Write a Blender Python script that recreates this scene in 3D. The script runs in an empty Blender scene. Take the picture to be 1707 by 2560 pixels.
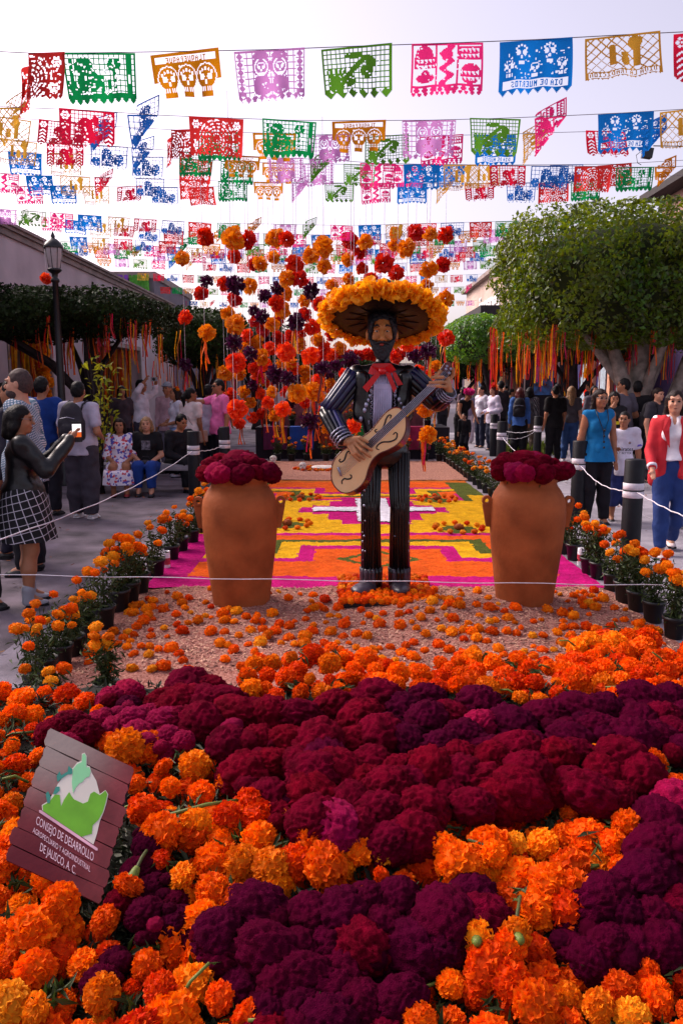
import bpy, bmesh, math, random
import numpy as np
from mathutils import Vector, Matrix, Euler

random.seed(7); rng = np.random.default_rng(7)
scene = bpy.context.scene
COL = scene.collection

# ------------------------------------------------------------------ camera
PXW, PXH, FPX, HORIZ, CAMH = 1707.0, 2560.0, 1952.0, 968.0, 1.62
PITCH = math.atan((PXH/2-HORIZ)/FPX)
cam_data = bpy.data.cameras.new('camera')
cam = bpy.data.objects.new('camera', cam_data); COL.objects.link(cam)
cam.location = (0, 0, CAMH)
cam.rotation_euler = (math.pi/2-PITCH, 0, 0)
cam_data.sensor_fit = 'VERTICAL'; cam_data.sensor_height = 36.0
cam_data.lens = FPX/PXH*36.0
cam_data.clip_start = 0.05; cam_data.clip_end = 2000
scene.camera = cam
scene.render.resolution_x, scene.render.resolution_y = 682, 1024

# ------------------------------------------------------------------ sky and light
SUN_EL, SUN_AZ = math.radians(40), math.radians(-58)     # azimuth measured from +Y towards +X
world = bpy.data.worlds.new('World'); scene.world = world; world.use_nodes = True
wn = world.node_tree; wn.nodes.clear()
w_out = wn.nodes.new('ShaderNodeOutputWorld'); w_bg = wn.nodes.new('ShaderNodeBackground')
w_sky = wn.nodes.new('ShaderNodeTexSky'); w_sky.sky_type = 'NISHITA'; w_sky.sun_disc = False
w_sky.sun_elevation = SUN_EL; w_sky.sun_rotation = SUN_AZ
w_sky.air_density = 1.0; w_sky.dust_density = 3.5; w_sky.ozone_density = 1.0
w_hsv = wn.nodes.new('ShaderNodeHueSaturation'); w_hsv.inputs['Saturation'].default_value = 0.55
w_mul = wn.nodes.new('ShaderNodeMixRGB'); w_mul.blend_type = 'MULTIPLY'; w_mul.inputs[0].default_value = 1.0
w_mul.inputs[2].default_value = (1.0, 0.85, 0.90, 1)
wn.links.new(w_sky.outputs[0], w_hsv.inputs['Color']); wn.links.new(w_hsv.outputs[0], w_mul.inputs[1])
wn.links.new(w_mul.outputs[0], w_bg.inputs[0]); wn.links.new(w_bg.outputs[0], w_out.inputs[0])
w_bg.inputs[1].default_value = 0.15
sun_d = bpy.data.lights.new('sun', 'SUN'); sun_d.energy = 2.2; sun_d.angle = math.radians(40); sun_d.color = (1.0, 0.9, 0.8)
sun = bpy.data.objects.new('sun', sun_d); COL.objects.link(sun)
sdir = Vector((math.sin(SUN_AZ)*math.cos(SUN_EL), math.cos(SUN_AZ)*math.cos(SUN_EL), math.sin(SUN_EL)))
sun.rotation_euler = sdir.to_track_quat('Z', 'Y').to_euler()
scene.view_settings.view_transform = 'Standard'; scene.view_settings.look = 'None'
scene.view_settings.exposure = 0.85; scene.view_settings.gamma = 1.0
scene.view_settings.use_curve_mapping = False
scene.render.engine = 'CYCLES'

# ------------------------------------------------------------------ pixel helpers (photo pixel -> a point in the place)
_fwd = np.array([0, math.cos(PITCH), -math.sin(PITCH)]); _up = np.array([0, math.sin(PITCH), math.cos(PITCH)]); _rt = np.array([1., 0, 0])
def ray(px, py): return _fwd + _rt*((px-PXW/2)/FPX) + _up*((PXH/2-py)/FPX)
def G(px, py, z=0.0):
    d = ray(px, py); t = (z-CAMH)/d[2]; return Vector((d[0]*t, d[1]*t, z))
def P(px, py, Y):
    d = ray(px, py); t = Y/d[1]; return Vector((d[0]*t, Y, CAMH+d[2]*t))
def mpp(py, Y): return Y/ray(853, py)[1]/FPX        # metres for one photo pixel at that depth
def project(p):
    q = np.array(p)-np.array([0, 0, CAMH]); w = q@_fwd
    return (q@_rt)/w*FPX+PXW/2, PXH/2-(q@_up)/w*FPX

# ------------------------------------------------------------------ object helpers
def hexc(h):
    h = h.lstrip('#'); r = [int(h[i:i+2], 16)/255 for i in (0, 2, 4)]
    return tuple(((c/12.92) if c <= .04045 else ((c+.055)/1.055)**2.4) for c in r)
def tag(o, label=None, cat=None, group=None, kind=None):
    if label: o['label'] = label
    if cat: o['category'] = cat
    if group: o['group'] = group
    if kind: o['kind'] = kind
    return o
def empty(name, loc=(0, 0, 0), rz=0.0, scale=1.0):
    o = bpy.data.objects.new(name, None); COL.objects.link(o)
    o.location = loc; o.rotation_euler = (0, 0, rz); o.scale = (scale,)*3
    o.empty_display_size = .05
    return o
def put(name, me, parent=None, mat=None, loc=None, rot=None, scale=None):
    o = bpy.data.objects.new(name, me); COL.objects.link(o)
    if parent is not None: o.parent = parent
    if mat is not None and len(me.materials) == 0: me.materials.append(mat)
    if loc is not None: o.location = loc
    if rot is not None: o.rotation_euler = rot
    if scale is not None: o.scale = (scale,)*3 if not hasattr(scale, '__len__') else scale
    return o
def put_mat(name, me, parent, mat, loc=None, rot=None, scale=None):
    """shared mesh data, own material on the object slot"""
    if len(me.materials) == 0: me.materials.append(None)
    o = put(name, me, parent, None, loc, rot, scale)
    o.material_slots[0].link = 'OBJECT'; o.material_slots[0].material = mat
    return o
def mesh(name, v, f, mat=None, smooth=False):
    me = bpy.data.meshes.new(name)
    v = np.asarray(v, dtype=np.float32)
    if isinstance(f, np.ndarray):
        n, k = f.shape
        me.vertices.add(len(v)); me.vertices.foreach_set('co', v.ravel())
        me.loops.add(n*k); me.loops.foreach_set('vertex_index', f.astype(np.int32).ravel())
        me.polygons.add(n); me.polygons.foreach_set('loop_start', np.arange(n, dtype=np.int32)*k)
        me.polygons.foreach_set('loop_total', np.full(n, k, dtype=np.int32))
        me.update(calc_edges=True); me.validate()
    else:
        me.from_pydata([tuple(map(float, p)) for p in v], [], [tuple(map(int, q)) for q in f]); me.update()
    if smooth: me.polygons.foreach_set('use_smooth', np.ones(len(me.polygons), dtype=bool))
    if mat: me.materials.append(mat)
    return me
class MB:
    """collects simple solids into one mesh"""
    def __init__(s): s.v = []; s.f = []
    def add(s, v, f):
        b = len(s.v); s.v += [tuple(p) for p in v]; s.f += [tuple(i+b for i in q) for q in f]; return s
    def box(s, c, d, rot=None):
        hx, hy, hz = d[0]/2, d[1]/2, d[2]/2
        vs = [Vector((x*hx, y*hy, z*hz)) for z in (-1, 1) for y in (-1, 1) for x in (-1, 1)]
        if rot is not None: vs = [rot @ p for p in vs]
        vs = [p+Vector(c) for p in vs]
        return s.add(vs, [(0, 2, 3, 1), (4, 5, 7, 6), (0, 1, 5, 4), (2, 6, 7, 3), (0, 4, 6, 2), (1, 3, 7, 5)])
    def tube(s, pts, r, n=8, caps=True):
        pts = [Vector(p) for p in pts]; k = len(pts)
        rs = r if hasattr(r, '__len__') else [r]*k
        rings = []; ref = Vector((0.31, 0.2, 0.93))
        for i, p in enumerate(pts):
            t = (pts[min(i+1, k-1)]-pts[max(i-1, 0)]).normalized()
            a = t.cross(ref)
            if a.length < 1e-3: a = t.cross(Vector((1, 0, 0)))
            a.normalize(); b = t.cross(a)
            rings.append([p+(a*math.cos(2*math.pi*j/n)+b*math.sin(2*math.pi*j/n))*rs[i] for j in range(n)])
        v = [q for rg in rings for q in rg]
        f = [(i*n+j, i*n+(j+1) % n, (i+1)*n+(j+1) % n, (i+1)*n+j) for i in range(k-1) for j in range(n)]
        if caps: f += [tuple(range(n-1, -1, -1)), tuple((k-1)*n+j for j in range(n))]
        return s.add(v, f)
    def lathe(s, prof, n=32, c=(0, 0, 0), sx=1, sy=1):
        v = [(c[0]+r*math.cos(2*math.pi*j/n)*sx, c[1]+r*math.sin(2*math.pi*j/n)*sy, c[2]+z) for r, z in prof for j in range(n)]
        f = [(i*n+j, i*n+(j+1) % n, (i+1)*n+(j+1) % n, (i+1)*n+j) for i in range(len(prof)-1) for j in range(n)]
        return s.add(v, f)
    def ball(s, c, r, n=10, m=6, sc=(1, 1, 1)):
        prof = [(max(math.sin(math.pi*i/m), 1e-3)*r, -math.cos(math.pi*i/m)*r) for i in range(m+1)]
        v = [(c[0]+p*math.cos(2*math.pi*j/n)*sc[0], c[1]+p*math.sin(2*math.pi*j/n)*sc[1], c[2]+z*sc[2]) for p, z in prof for j in range(n)]
        f = [(i*n+j, i*n+(j+1) % n, (i+1)*n+(j+1) % n, (i+1)*n+j) for i in range(m) for j in range(n)]
        return s.add(v, f)
    def strip(s, a, b, w):
        """flat ribbon through points a[i] with side vectors"""
        return s.add([p for q in zip(a, b) for p in q], [(2*i, 2*i+1, 2*i+3, 2*i+2) for i in range(len(a)-1)])
    def prism(s, poly, z0, z1):
        n = len(poly)
        v = [(x, y, z0) for x, y in poly]+[(x, y, z1) for x, y in poly]
        f = [tuple(range(n-1, -1, -1)), tuple(range(n, 2*n))]+[(i, (i+1) % n, n+(i+1) % n, n+i) for i in range(n)]
        return s.add(v, f)
    def me(s, name, mat=None, smooth=False): return mesh(name, s.v, s.f, mat, smooth)
    def build(s, name, mat, parent=None, smooth=False, **k): return put(name, s.me(name, mat, smooth), parent, **k)
def ordinal(n): return ['first', 'second', 'third', 'fourth', 'fifth', 'sixth', 'seventh', 'eighth', 'ninth', 'tenth', 'eleventh', 'twelfth', 'thirteenth', 'fourteenth', 'fifteenth', 'sixteenth', 'seventeenth', 'eighteenth', 'nineteenth', 'twentieth'][n] if n < 20 else '%dth' % (n+1)

# ------------------------------------------------------------------ materials
_mats = {}
def M(name, color=None, rough=.6, var=.18, scale=9., bump=0., bscale=60., metal=0., spec=.4, transl=0., sheen=0., isl=0., objv=0., second=None, coat=0., tcol=None, sheencol=None):
    if name in _mats: return _mats[name]
    c = hexc(color) if isinstance(color, str) else color
    m = bpy.data.materials.new(name); m.use_nodes = True; nt = m.node_tree; nd, lk = nt.nodes, nt.links
    bsdf = nd['Principled BSDF']; out = nd['Material Output']
    tc = nd.new('ShaderNodeTexCoord'); nz = nd.new('ShaderNodeTexNoise'); nz.inputs['Scale'].default_value = scale; nz.inputs['Detail'].default_value = 5
    lk.new(tc.outputs['Object'], nz.inputs['Vector'])
    mix = nd.new('ShaderNodeMixRGB'); c2 = hexc(second) if isinstance(second, str) else second
    if c2 is None: c2 = tuple(min(1, x*(1+var*1.5)+.0*var) for x in c); c1 = tuple(x*(1-var*1.4) for x in c)
    else: c1 = c
    mix.inputs[1].default_value = (*c1, 1); mix.inputs[2].default_value = (*c2, 1)
    rmp = nd.new('ShaderNodeMapRange'); rmp.inputs[1].default_value = .32; rmp.inputs[2].default_value = .68
    lk.new(nz.outputs['Fac'], rmp.inputs[0]); lk.new(rmp.outputs[0], mix.inputs[0])
    col = mix.outputs[0]
    def bright(src, amt, col):
        mr = nd.new('ShaderNodeMapRange'); mr.inputs[3].default_value = 1-amt; mr.inputs[4].default_value = 1+amt*.7
        lk.new(src, mr.inputs[0]); hs = nd.new('ShaderNodeHueSaturation'); lk.new(mr.outputs[0], hs.inputs['Value']); lk.new(col, hs.inputs['Color'])
        hm = nd.new('ShaderNodeMapRange'); hm.inputs[3].default_value = .5-amt*.035; hm.inputs[4].default_value = .5+amt*.035
        lk.new(src, hm.inputs[0]); lk.new(hm.outputs[0], hs.inputs['Hue']); return hs.outputs[0]
    if isl:
        ge = nd.new('ShaderNodeNewGeometry'); col = bright(ge.outputs['Random Per Island'], isl, col)
    if objv:
        oi = nd.new('ShaderNodeObjectInfo'); col = bright(oi.outputs['Random'], objv, col)
    lk.new(col, bsdf.inputs['Base Color'])
    bsdf.inputs['Roughness'].default_value = rough; bsdf.inputs['Metallic'].default_value = metal
    bsdf.inputs['Specular IOR Level'].default_value = spec
    if coat: bsdf.inputs['Coat Weight'].default_value = coat; bsdf.inputs['Coat Roughness'].default_value = .15
    if sheen:
        bsdf.inputs['Sheen Weight'].default_value = sheen; bsdf.inputs['Sheen Roughness'].default_value = .4
        bsdf.inputs['Sheen Tint'].default_value = (*(hexc(sheencol) if sheencol else c), 1)
    if bump:
        n2 = nd.new('ShaderNodeTexNoise'); n2.inputs['Scale'].default_value = bscale; n2.inputs['Detail'].default_value = 4
        lk.new(tc.outputs['Object'], n2.inputs['Vector'])
        bp = nd.new('ShaderNodeBump'); bp.inputs['Strength'].default_value = bump; bp.inputs['Distance'].default_value = .01
        lk.new(n2.outputs['Fac'], bp.inputs['Height']); lk.new(bp.outputs[0], bsdf.inputs['Normal'])
    if transl:
        tr = nd.new('ShaderNodeBsdfTranslucent'); ms = nd.new('ShaderNodeMixShader'); ms.inputs[0].default_value = transl
        if tcol: tr.inputs[0].default_value = (*(hexc(tcol) if isinstance(tcol, str) else tcol), 1)
        else: lk.new(col, tr.inputs[0])
        lk.new(bsdf.outputs[0], ms.inputs[1]); lk.new(tr.outputs[0], ms.inputs[2]); lk.new(ms.outputs[0], out.inputs[0])
    m.diffuse_color = (*c, 1)
    _mats[name] = m; return m

# ------------------------------------------------------------------ numpy noise + signed-distance bodies
_perm = rng.permutation(512); _gr = rng.normal(size=(512, 3)); _gr /= np.linalg.norm(_gr, axis=1)[:, None]
def noise3(p):
    """gradient noise on an (N,3) array, about -1..1"""
    p = np.asarray(p, float); i = np.floor(p).astype(int); f = p-i; u = f*f*f*(f*(f*6-15)+10); r = 0
    for dx in (0, 1):
        for dy in (0, 1):
            for dz in (0, 1):
                h = _perm[(_perm[(_perm[(i[:, 0]+dx) & 511]+i[:, 1]+dy) & 511]+i[:, 2]+dz) & 511]
                g = (_gr[h]*(f-np.array([dx, dy, dz]))).sum(1)
                w = (u[:, 0] if dx else 1-u[:, 0])*(u[:, 1] if dy else 1-u[:, 1])*(u[:, 2] if dz else 1-u[:, 2])
                r = r+g*w
    return r*1.5
class SDF:
    """list of primitives blended smoothly; mesh() pulls one continuous surface out"""
    def __init__(s): s.p = []
    def cone(s, a, b, ra, rb, k=.02): s.p.append(('c', np.array(a, float), np.array(b, float), ra, rb, k)); return s
    def ell(s, c, r, k=.02, rot=None): s.p.append(('e', np.array(c, float), np.array(r, float), rot, 0, k)); return s
    def box(s, c, h, rd, k=.01, rot=None): s.p.append(('b', np.array(c, float), np.array(h, float), rot, rd, k)); return s
    def cut(s, n, d, k=.004, grid=1):    # keep the side n.p <= d
        s.p.append(('h', np.array(n, float), d, grid, 0, k)); return s
    def sub(s, c, r, k=.01): s.p.append(('s', np.array(c, float), np.array(r, float), 0, 0, k)); return s
    def bounds(s):
        lo, hi = np.full(3, 1e9), np.full(3, -1e9)
        for q in s.p:
            if q[0] == 'c':
                for a, r in ((q[1], q[3]), (q[2], q[4])): lo = np.minimum(lo, a-r); hi = np.maximum(hi, a+r)
            elif q[0] == 'e': lo = np.minimum(lo, q[1]-q[2].max()); hi = np.maximum(hi, q[1]+q[2].max())
            elif q[0] == 'b': r = np.linalg.norm(q[2])+q[4]; lo = np.minimum(lo, q[1]-r); hi = np.maximum(hi, q[1]+r)
        return lo, hi
    def mesh(s, name, mat, vox=.015, noise=0., nscale=8., smooth=True):
        lo, hi = s.bounds(); lo = lo-2.5*vox-noise; hi = hi+2.5*vox+noise
        for q in s.p:           # plane cuts along an axis shrink the grid
            if q[0] == 'h' and q[3]:
                a = np.argmax(abs(q[1]))
                if abs(q[1][a]) > .999:
                    if q[1][a] > 0: hi[a] = min(hi[a], q[2]+2.5*vox)
                    else: lo[a] = max(lo[a], -q[2]-2.5*vox)
        ax = [np.arange(lo[i], hi[i]+vox, vox) for i in range(3)]
        F = np.full([len(a) for a in ax], .3)
        for q in s.p:
            k = q[5]
            if q[0] in 'ceb':
                if q[0] == 'c': r = max(q[3], q[4]); bl = np.minimum(q[1]-q[3], q[2]-q[4]); bh = np.maximum(q[1]+q[3], q[2]+q[4])
                elif q[0] == 'e': bl, bh = q[1]-q[2].max(), q[1]+q[2].max()
                else: r = np.linalg.norm(q[2])+q[4]; bl, bh = q[1]-r, q[1]+r
                mg = k+2.5*vox+noise
                sl = tuple(slice(int(max(0, (bl[i]-mg-lo[i])//vox)), int(max(0, (bh[i]+mg-lo[i])//vox+2))) for i in range(3))
                X = np.stack(np.meshgrid(*[ax[i][sl[i]] for i in range(3)], indexing='ij'), -1)
                if X.size == 0: continue
                if q[0] == 'c':
                    ab = q[2]-q[1]; t = np.clip(((X-q[1])@ab)/max(ab@ab, 1e-9), 0, 1)
                    d = np.linalg.norm(X-q[1]-t[..., None]*ab, axis=-1)-(q[3]+(q[4]-q[3])*t)
                elif q[0] == 'e':
                    Y = X-q[1]
                    if q[3] is not None: Y = Y@np.array(q[3])
                    k0 = np.linalg.norm(Y/q[2], axis=-1); k1 = np.linalg.norm(Y/q[2]**2, axis=-1)+1e-9
                    d = k0*(k0-1)/k1
                else:
                    Y = X-q[1]
                    if q[3] is not None: Y = Y@np.array(q[3])
                    e = np.abs(Y)-q[2]; d = np.linalg.norm(np.maximum(e, 0), axis=-1)+np.minimum(e.max(-1), 0)-q[4]
                A = F[sl]; h = np.clip(.5+.5*(A-d)/k, 0, 1)
                F[sl] = A+(d-A)*h-k*h*(1-h)
            elif q[0] == 'h':
                X = np.stack(np.meshgrid(*ax, indexing='ij'), -1); d = X@q[1]-q[2]; F = np.maximum(F, d)
            elif q[0] == 's':
                X = np.stack(np.meshgrid(*ax, indexing='ij'), -1); Y = X-q[1]
                k0 = np.linalg.norm(Y/q[2], axis=-1); k1 = np.linalg.norm(Y/q[2]**2, axis=-1)+1e-9
                F = np.maximum(F, -(k0*(k0-1)/k1))
        if noise:
            band = np.abs(F) < noise*2+vox*2
            idx = np.argwhere(band); pts = np.stack([ax[i][idx[:, i]] for i in range(3)], -1)
            F[band] += noise*noise3(pts*nscale)
        v, f = surface_nets(F, ax)
        return mesh(name, v, f, mat, smooth)
def surface_nets(F, ax):
    ins = F < 0; n = np.array(F.shape)-1
    cnt = np.zeros(n, np.int8); S = np.zeros((*n, 3)); C = np.zeros(n)
    offs = [(i, j, k) for i in (0, 1) for j in (0, 1) for k in (0, 1)]
    sub = lambda A, o: A[o[0]:o[0]+n[0], o[1]:o[1]+n[1], o[2]:o[2]+n[2]]
    for o in offs: cnt += sub(ins, o)
    act = (cnt > 0) & (cnt < 8); idx = np.argwhere(act)
    if len(idx) == 0: return np.zeros((3, 3)), np.array([[0, 1, 2, 2]])
    vid = np.full(n, -1, np.int64); vid[act] = np.arange(len(idx))
    acc = np.zeros((len(idx), 3)); c = np.zeros(len(idx))
    f = {o: F[idx[:, 0]+o[0], idx[:, 1]+o[1], idx[:, 2]+o[2]] for o in offs}
    for o in offs:
        for a in range(3):
            if o[a]: continue
            p = list(o); p[a] = 1; p = tuple(p); A, B = f[o], f[p]; m = (A < 0) != (B < 0)
            t = np.where(m, A/np.where(m, A-B, 1), 0)
            q = np.tile(np.array(o, float), (len(idx), 1)); q[:, a] += t
            acc += np.where(m[:, None], q, 0); c += m
    loc = acc/c[:, None]+idx
    step = np.array([ax[i][1]-ax[i][0] for i in range(3)]); org = np.array([ax[i][0] for i in range(3)])
    v = org+loc*step; faces = []
    for a in range(3):
        b, d = (a+1) % 3, (a+2) % 3
        sl0 = [slice(None)]*3; sl1 = [slice(None)]*3; sl0[a] = slice(0, -1); sl1[a] = slice(1, None)
        e = ins[tuple(sl0)] != ins[tuple(sl1)]
        ii = np.argwhere(e); ok = (ii[:, b] > 0) & (ii[:, d] > 0) & (ii[:, b] < n[b]) & (ii[:, d] < n[d]); ii = ii[ok]
        if len(ii) == 0: continue
        fl = ins[ii[:, 0], ii[:, 1], ii[:, 2]]
        def g(db, dd):
            k = ii.copy(); k[:, b] += db; k[:, d] += dd; return vid[k[:, 0], k[:, 1], k[:, 2]]
        q = np.stack([g(-1, -1), g(0, -1), g(0, 0), g(-1, 0)], 1)
        q[~fl] = q[~fl][:, ::-1]; faces.append(q)
    return v, np.concatenate(faces)
# ================================================================== GROUND
CX, CHALF = 0.27, 1.86          # centre line and half width of the decorated strip
m_asph = M('asphalt', '#6a5f68', rough=.85, var=.42, scale=2.2, bump=.5, bscale=90)
m_slab = M('concrete_slab', '#8f8a94', rough=.85, var=.14, scale=5, bump=.4, bscale=70, objv=.22)
m_joint = M('joint_grout', '#4d4955', rough=.9)
g = put('ground', mesh('ground', [(-300, -60, 0), (300, -60, 0), (300, 600, 0), (-300, 600, 0)], [(0, 1, 2, 3)], m_asph)); tag(g, kind='structure')
pv = put('pavement', mesh('pavement', [(2.5, 1, .004), (12, 1, .004), (12, 60, .004), (2.5, 60, .004)], [(0, 1, 2, 3)], m_joint)); tag(pv, kind='structure')
sl = MB(); sl.box((0, 0, 0), (1.26, 1.46, .02)); slab_me = sl.me('slab', m_slab)
bv = bmesh.new(); bv.from_mesh(slab_me); bmesh.ops.bevel(bv, geom=bv.edges[:], offset=.006, segments=1, affect='EDGES'); bv.to_mesh(slab_me); bv.free()
for i in range(5):
    for j in range(17):
        put('slab', slab_me, pv, loc=(3.16+i*1.28, 3.6+j*1.48, .010+random.uniform(-.002, .003)), rot=(random.uniform(-.002, .002), random.uniform(-.002, .002), 0))
m_strip = M('edge_concrete', '#7d7580', rough=.9, var=.2, scale=4, bump=.3)
es = MB(); es.box((CX-CHALF-.28, 11, .003), (.42, 22, .01)); es.box((CX+CHALF+.2, 11, .003), (.5, 22, .01))
tag(es.build('edge_strip', m_strip), kind='structure')

# ---- sawdust carpet: every colour is a layer of its own with a frayed edge
CY0, CY1, CMID, PCX = 6.12, 13.45, 10.2, 0.36
def carpet_colour(x, y):
    """0 magenta 1 orange 2 green 3 yellow 4 white 5 far edge orange"""
    X = x-PCX; yy = np.where(y > CMID, 2*CMID-y, y)
    yy = np.where(y > CMID, 6.12+(yy-6.95)*1.0, yy)      # the far motif is cut shorter
    t1 = np.maximum(np.abs(X)-.62, yy-7.66); t2 = yy-7.08
    d = np.minimum(t1, t2)
    c = np.full(x.shape, 3)
    far = y > CMID
    c = np.where(d < .86, 0, c); c = np.where(d < .72, 1, c); c = np.where(d < .50, 2, c)
    c = np.where(d < .36, 3, c); c = np.where(d < .16, 0, c); c = np.where(d < 0.0, 1, c)
    # front magenta frame
    fr = (np.abs(x-CX) > CHALF-.27) & (y < 8.5)
    c = np.where(fr, 0, c); c = np.where(y < 6.5, 0, c)
    c = np.where((np.abs(x-CX) > CHALF-.38) & far & (d < .9), 2, c)
    c = np.where(y > 13.2, 5, c)
    # cross
    A, B = np.abs(x-.42), np.abs(y-CMID)
    mag = ((A < .97) & (B < .36)) | ((A < .42) & (B < 1.12)) | ((A < .58) & (B < .78)); mag &= ~((A > .80) & (B > .22))
    wh = ((A < .80) & (B < .17)) | ((A < .22) & (B < .98))
    c = np.where(mag, 0, c); c = np.where(wh, 4, c)
    for (rx, ry) in RINGS: c = np.where(np.hypot(x-rx, (y-ry)/1.15) < .21, 2, c)
    dm = np.abs(x-.36)/.42+np.abs(y-7.2)/.36; c = np.where((dm < 1) & (dm > .72), 2, c); c = np.where(dm < .5, 5, c)
    return c
RINGS = [(G(1146, 1328).x, G(1146, 1328).y), (G(718, 1318).x, G(718, 1318).y), (G(1092, 1254).x, G(1092, 1254).y), (G(752, 1250).x, G(752, 1250).y)]
def sawdust(name, c, hi=None):
    m = M(name, c, rough=.95, var=.3, scale=45, second=hi, spec=.1, bump=.8, bscale=160)
    # fine scattered grains of neighbouring colours
    nt = m.node_tree; nd, lk = nt.nodes, nt.links; bs = nd['Principled BSDF']; src = bs.inputs['Base Color'].links[0].from_socket
    n = nd.new('ShaderNodeTexNoise'); n.inputs['Scale'].default_value = 5; n.inputs['Detail'].default_value = 8; n.inputs['Roughness'].default_value = .75
    tc = [q for q in nd if q.type == 'TEX_COORD'][0]; lk.new(tc.outputs['Object'], n.inputs['Vector'])
    mr = nd.new('ShaderNodeMapRange'); mr.inputs[1].default_value = .35; mr.inputs[2].default_value = .7; mr.inputs[3].default_value = .66; mr.inputs[4].default_value = 1.12
    h = nd.new('ShaderNodeHueSaturation'); lk.new(n.outputs['Fac'], mr.inputs[0]); lk.new(mr.outputs[0], h.inputs['Value']); lk.new(src, h.inputs['Color']); lk.new(h.outputs[0], bs.inputs['Base Color'])
    return m
cm = [sawdust('sawdust_magenta', '#b00062', '#cf1580'), sawdust('sawdust_orange', '#d8480a', '#ee6a1a'), sawdust('sawdust_green', '#46481a', '#5f6a26'), sawdust('sawdust_yellow', '#d89a06', '#eeb81c'), sawdust('sawdust_white', '#e6e0ea', '#f4f0f6'), sawdust('sawdust_rust', '#b4500f', '#d0742a')]
cnames = ['magenta_sawdust', 'orange_sawdust', 'green_sawdust', 'yellow_sawdust', 'white_sawdust', 'rust_sawdust']
cell = .021
nx, ny = int(2*CHALF/cell), int((CY1-CY0)/cell)
gx, gy = np.meshgrid(CX-CHALF+cell*np.arange(nx+1), CY0+cell*np.arange(ny+1), indexing='ij')
pts = np.stack([gx.ravel(), gy.ravel(), np.zeros(gx.size)], 1)
wx = noise3(pts*[7, 7, 1]+[3, 0, 0])*.020+noise3(pts*[26, 26, 1])*.014; wy = noise3(pts*[7, 7, 1]+[0, 31, 5])*.020+noise3(pts*[26, 26, 1]+[9, 9, 3])*.014
hgt = (.022+.010*noise3(pts*[3, 3, 1])+.008*noise3(pts*[11, 11, 1])+.006*noise3(pts*[33, 33, 1])).reshape(gx.shape)
cxm, cym = (gx[:-1, :-1]+cell/2), (gy[:-1, :-1]+cell/2)
cc = carpet_colour(cxm+wx.reshape(gx.shape)[:-1, :-1], cym+wy.reshape(gx.shape)[:-1, :-1])
carpet = empty('sawdust_carpet', (0, 0, 0)); tag(carpet, 'long sawdust carpet with yellow field, white cross and magenta stepped borders behind the statue', 'carpet')
vid = np.arange((nx+1)*(ny+1)).reshape(nx+1, ny+1)
def patches(mask):
    """connected areas of one colour; crumbs join the largest"""
    todo = set(map(tuple, np.argwhere(mask))); out = []
    while todo:
        st = [todo.pop()]; comp = []
        while st:
            c = st.pop(); comp.append(c)
            for d in ((1, 0), (-1, 0), (0, 1), (0, -1), (1, 1), (1, -1), (-1, 1), (-1, -1)):
                n_ = (c[0]+d[0], c[1]+d[1])
                if n_ in todo: todo.remove(n_); st.append(n_)
        out.append(comp)
    out.sort(key=len, reverse=True)
    return [np.array(c) for c in out if len(c) > 60]
for k in range(6):
  for ii in patches(cc == k):
    q = np.stack([vid[ii[:, 0], ii[:, 1]], vid[ii[:, 0]+1, ii[:, 1]], vid[ii[:, 0]+1, ii[:, 1]+1], vid[ii[:, 0], ii[:, 1]+1]], 1)
    u, inv = np.unique(q, return_inverse=True)
    vv = np.stack([gx.ravel()[u], gy.ravel()[u], hgt.ravel()[u]+(.012 if k == 4 else 0)], 1)
    put(cnames[k], mesh(cnames[k], vv, inv.reshape(q.shape), cm[k], True), carpet)
cs = MB(); cs.box((CX, (CY0+CY1)/2, .004), (2*CHALF, CY1-CY0, .012)); cs.build('backing_layer', M('backing', '#7a4a30', rough=.9), carpet)

# ---- wood-chip beds
m_chip = M('wood_chips', '#7c463c', rough=.95, var=.3, scale=70, second='#c08a7c', spec=.1, bump=1., bscale=130)
URN_L, URN_R, STAT = G(592, 1524, .045)+Vector((.01, .2, -.035)), Vector((P(1313, 1400, G(1303, 1520, .045).y+.2).x, G(1303, 1520, .045).y+.2, .01)), Vector((.335, 5.88, 0))
def bed_h(x, y):
    p = np.stack([x.ravel(), y.ravel(), np.zeros(x.size)], 1)
    h = .035+.028*noise3(p*[1.7, 1.7, 1])+.016*noise3(p*[5, 5, 1])+.010*noise3(p*[17, 17, 1])+.006*noise3(p*[45, 45, 1])
    h = h.reshape(x.shape)
    for (ux, uy, a) in ((URN_L.x, URN_L.y+.3, .03), (URN_R.x, URN_R.y+.3, .03), (.55, 5.45, .055), (1.0, 5.25, .03)):
        h = h+a*np.exp(-((x-ux)**2+(y-uy+.15)**2)/.13)
    ex = np.clip((CHALF+.05-np.abs(x-CX))/.22, 0, 1)*np.clip((6.16-y)/.1, 0, 1)
    return np.maximum(h*ex+.004, .004)
def bed(name, x0, x1, y0, y1, cl, fn, mat):
    a, b = np.meshgrid(np.arange(x0, x1+cl, cl), np.arange(y0, y1+cl, cl), indexing='ij'); h = fn(a, b); n, m = a.shape
    v = np.stack([a.ravel(), b.ravel(), h.ravel()], 1); idx = np.arange(n*m).reshape(n, m)
    f = np.stack([idx[:-1, :-1].ravel(), idx[1:, :-1].ravel(), idx[1:, 1:].ravel(), idx[:-1, 1:].ravel()], 1)
    return put(name, mesh(name, v, f, mat, True))
b1 = bed('wood_chip_bed', CX-CHALF-.06, CX+CHALF+.06, 3.3, 6.17, .022, bed_h, m_chip); tag(b1, kind='structure')
m_chip2 = M('wood_chips_far', '#85564c', rough=.95, var=.3, scale=40, second='#c4917c', spec=.1, bump=1., bscale=90)
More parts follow.
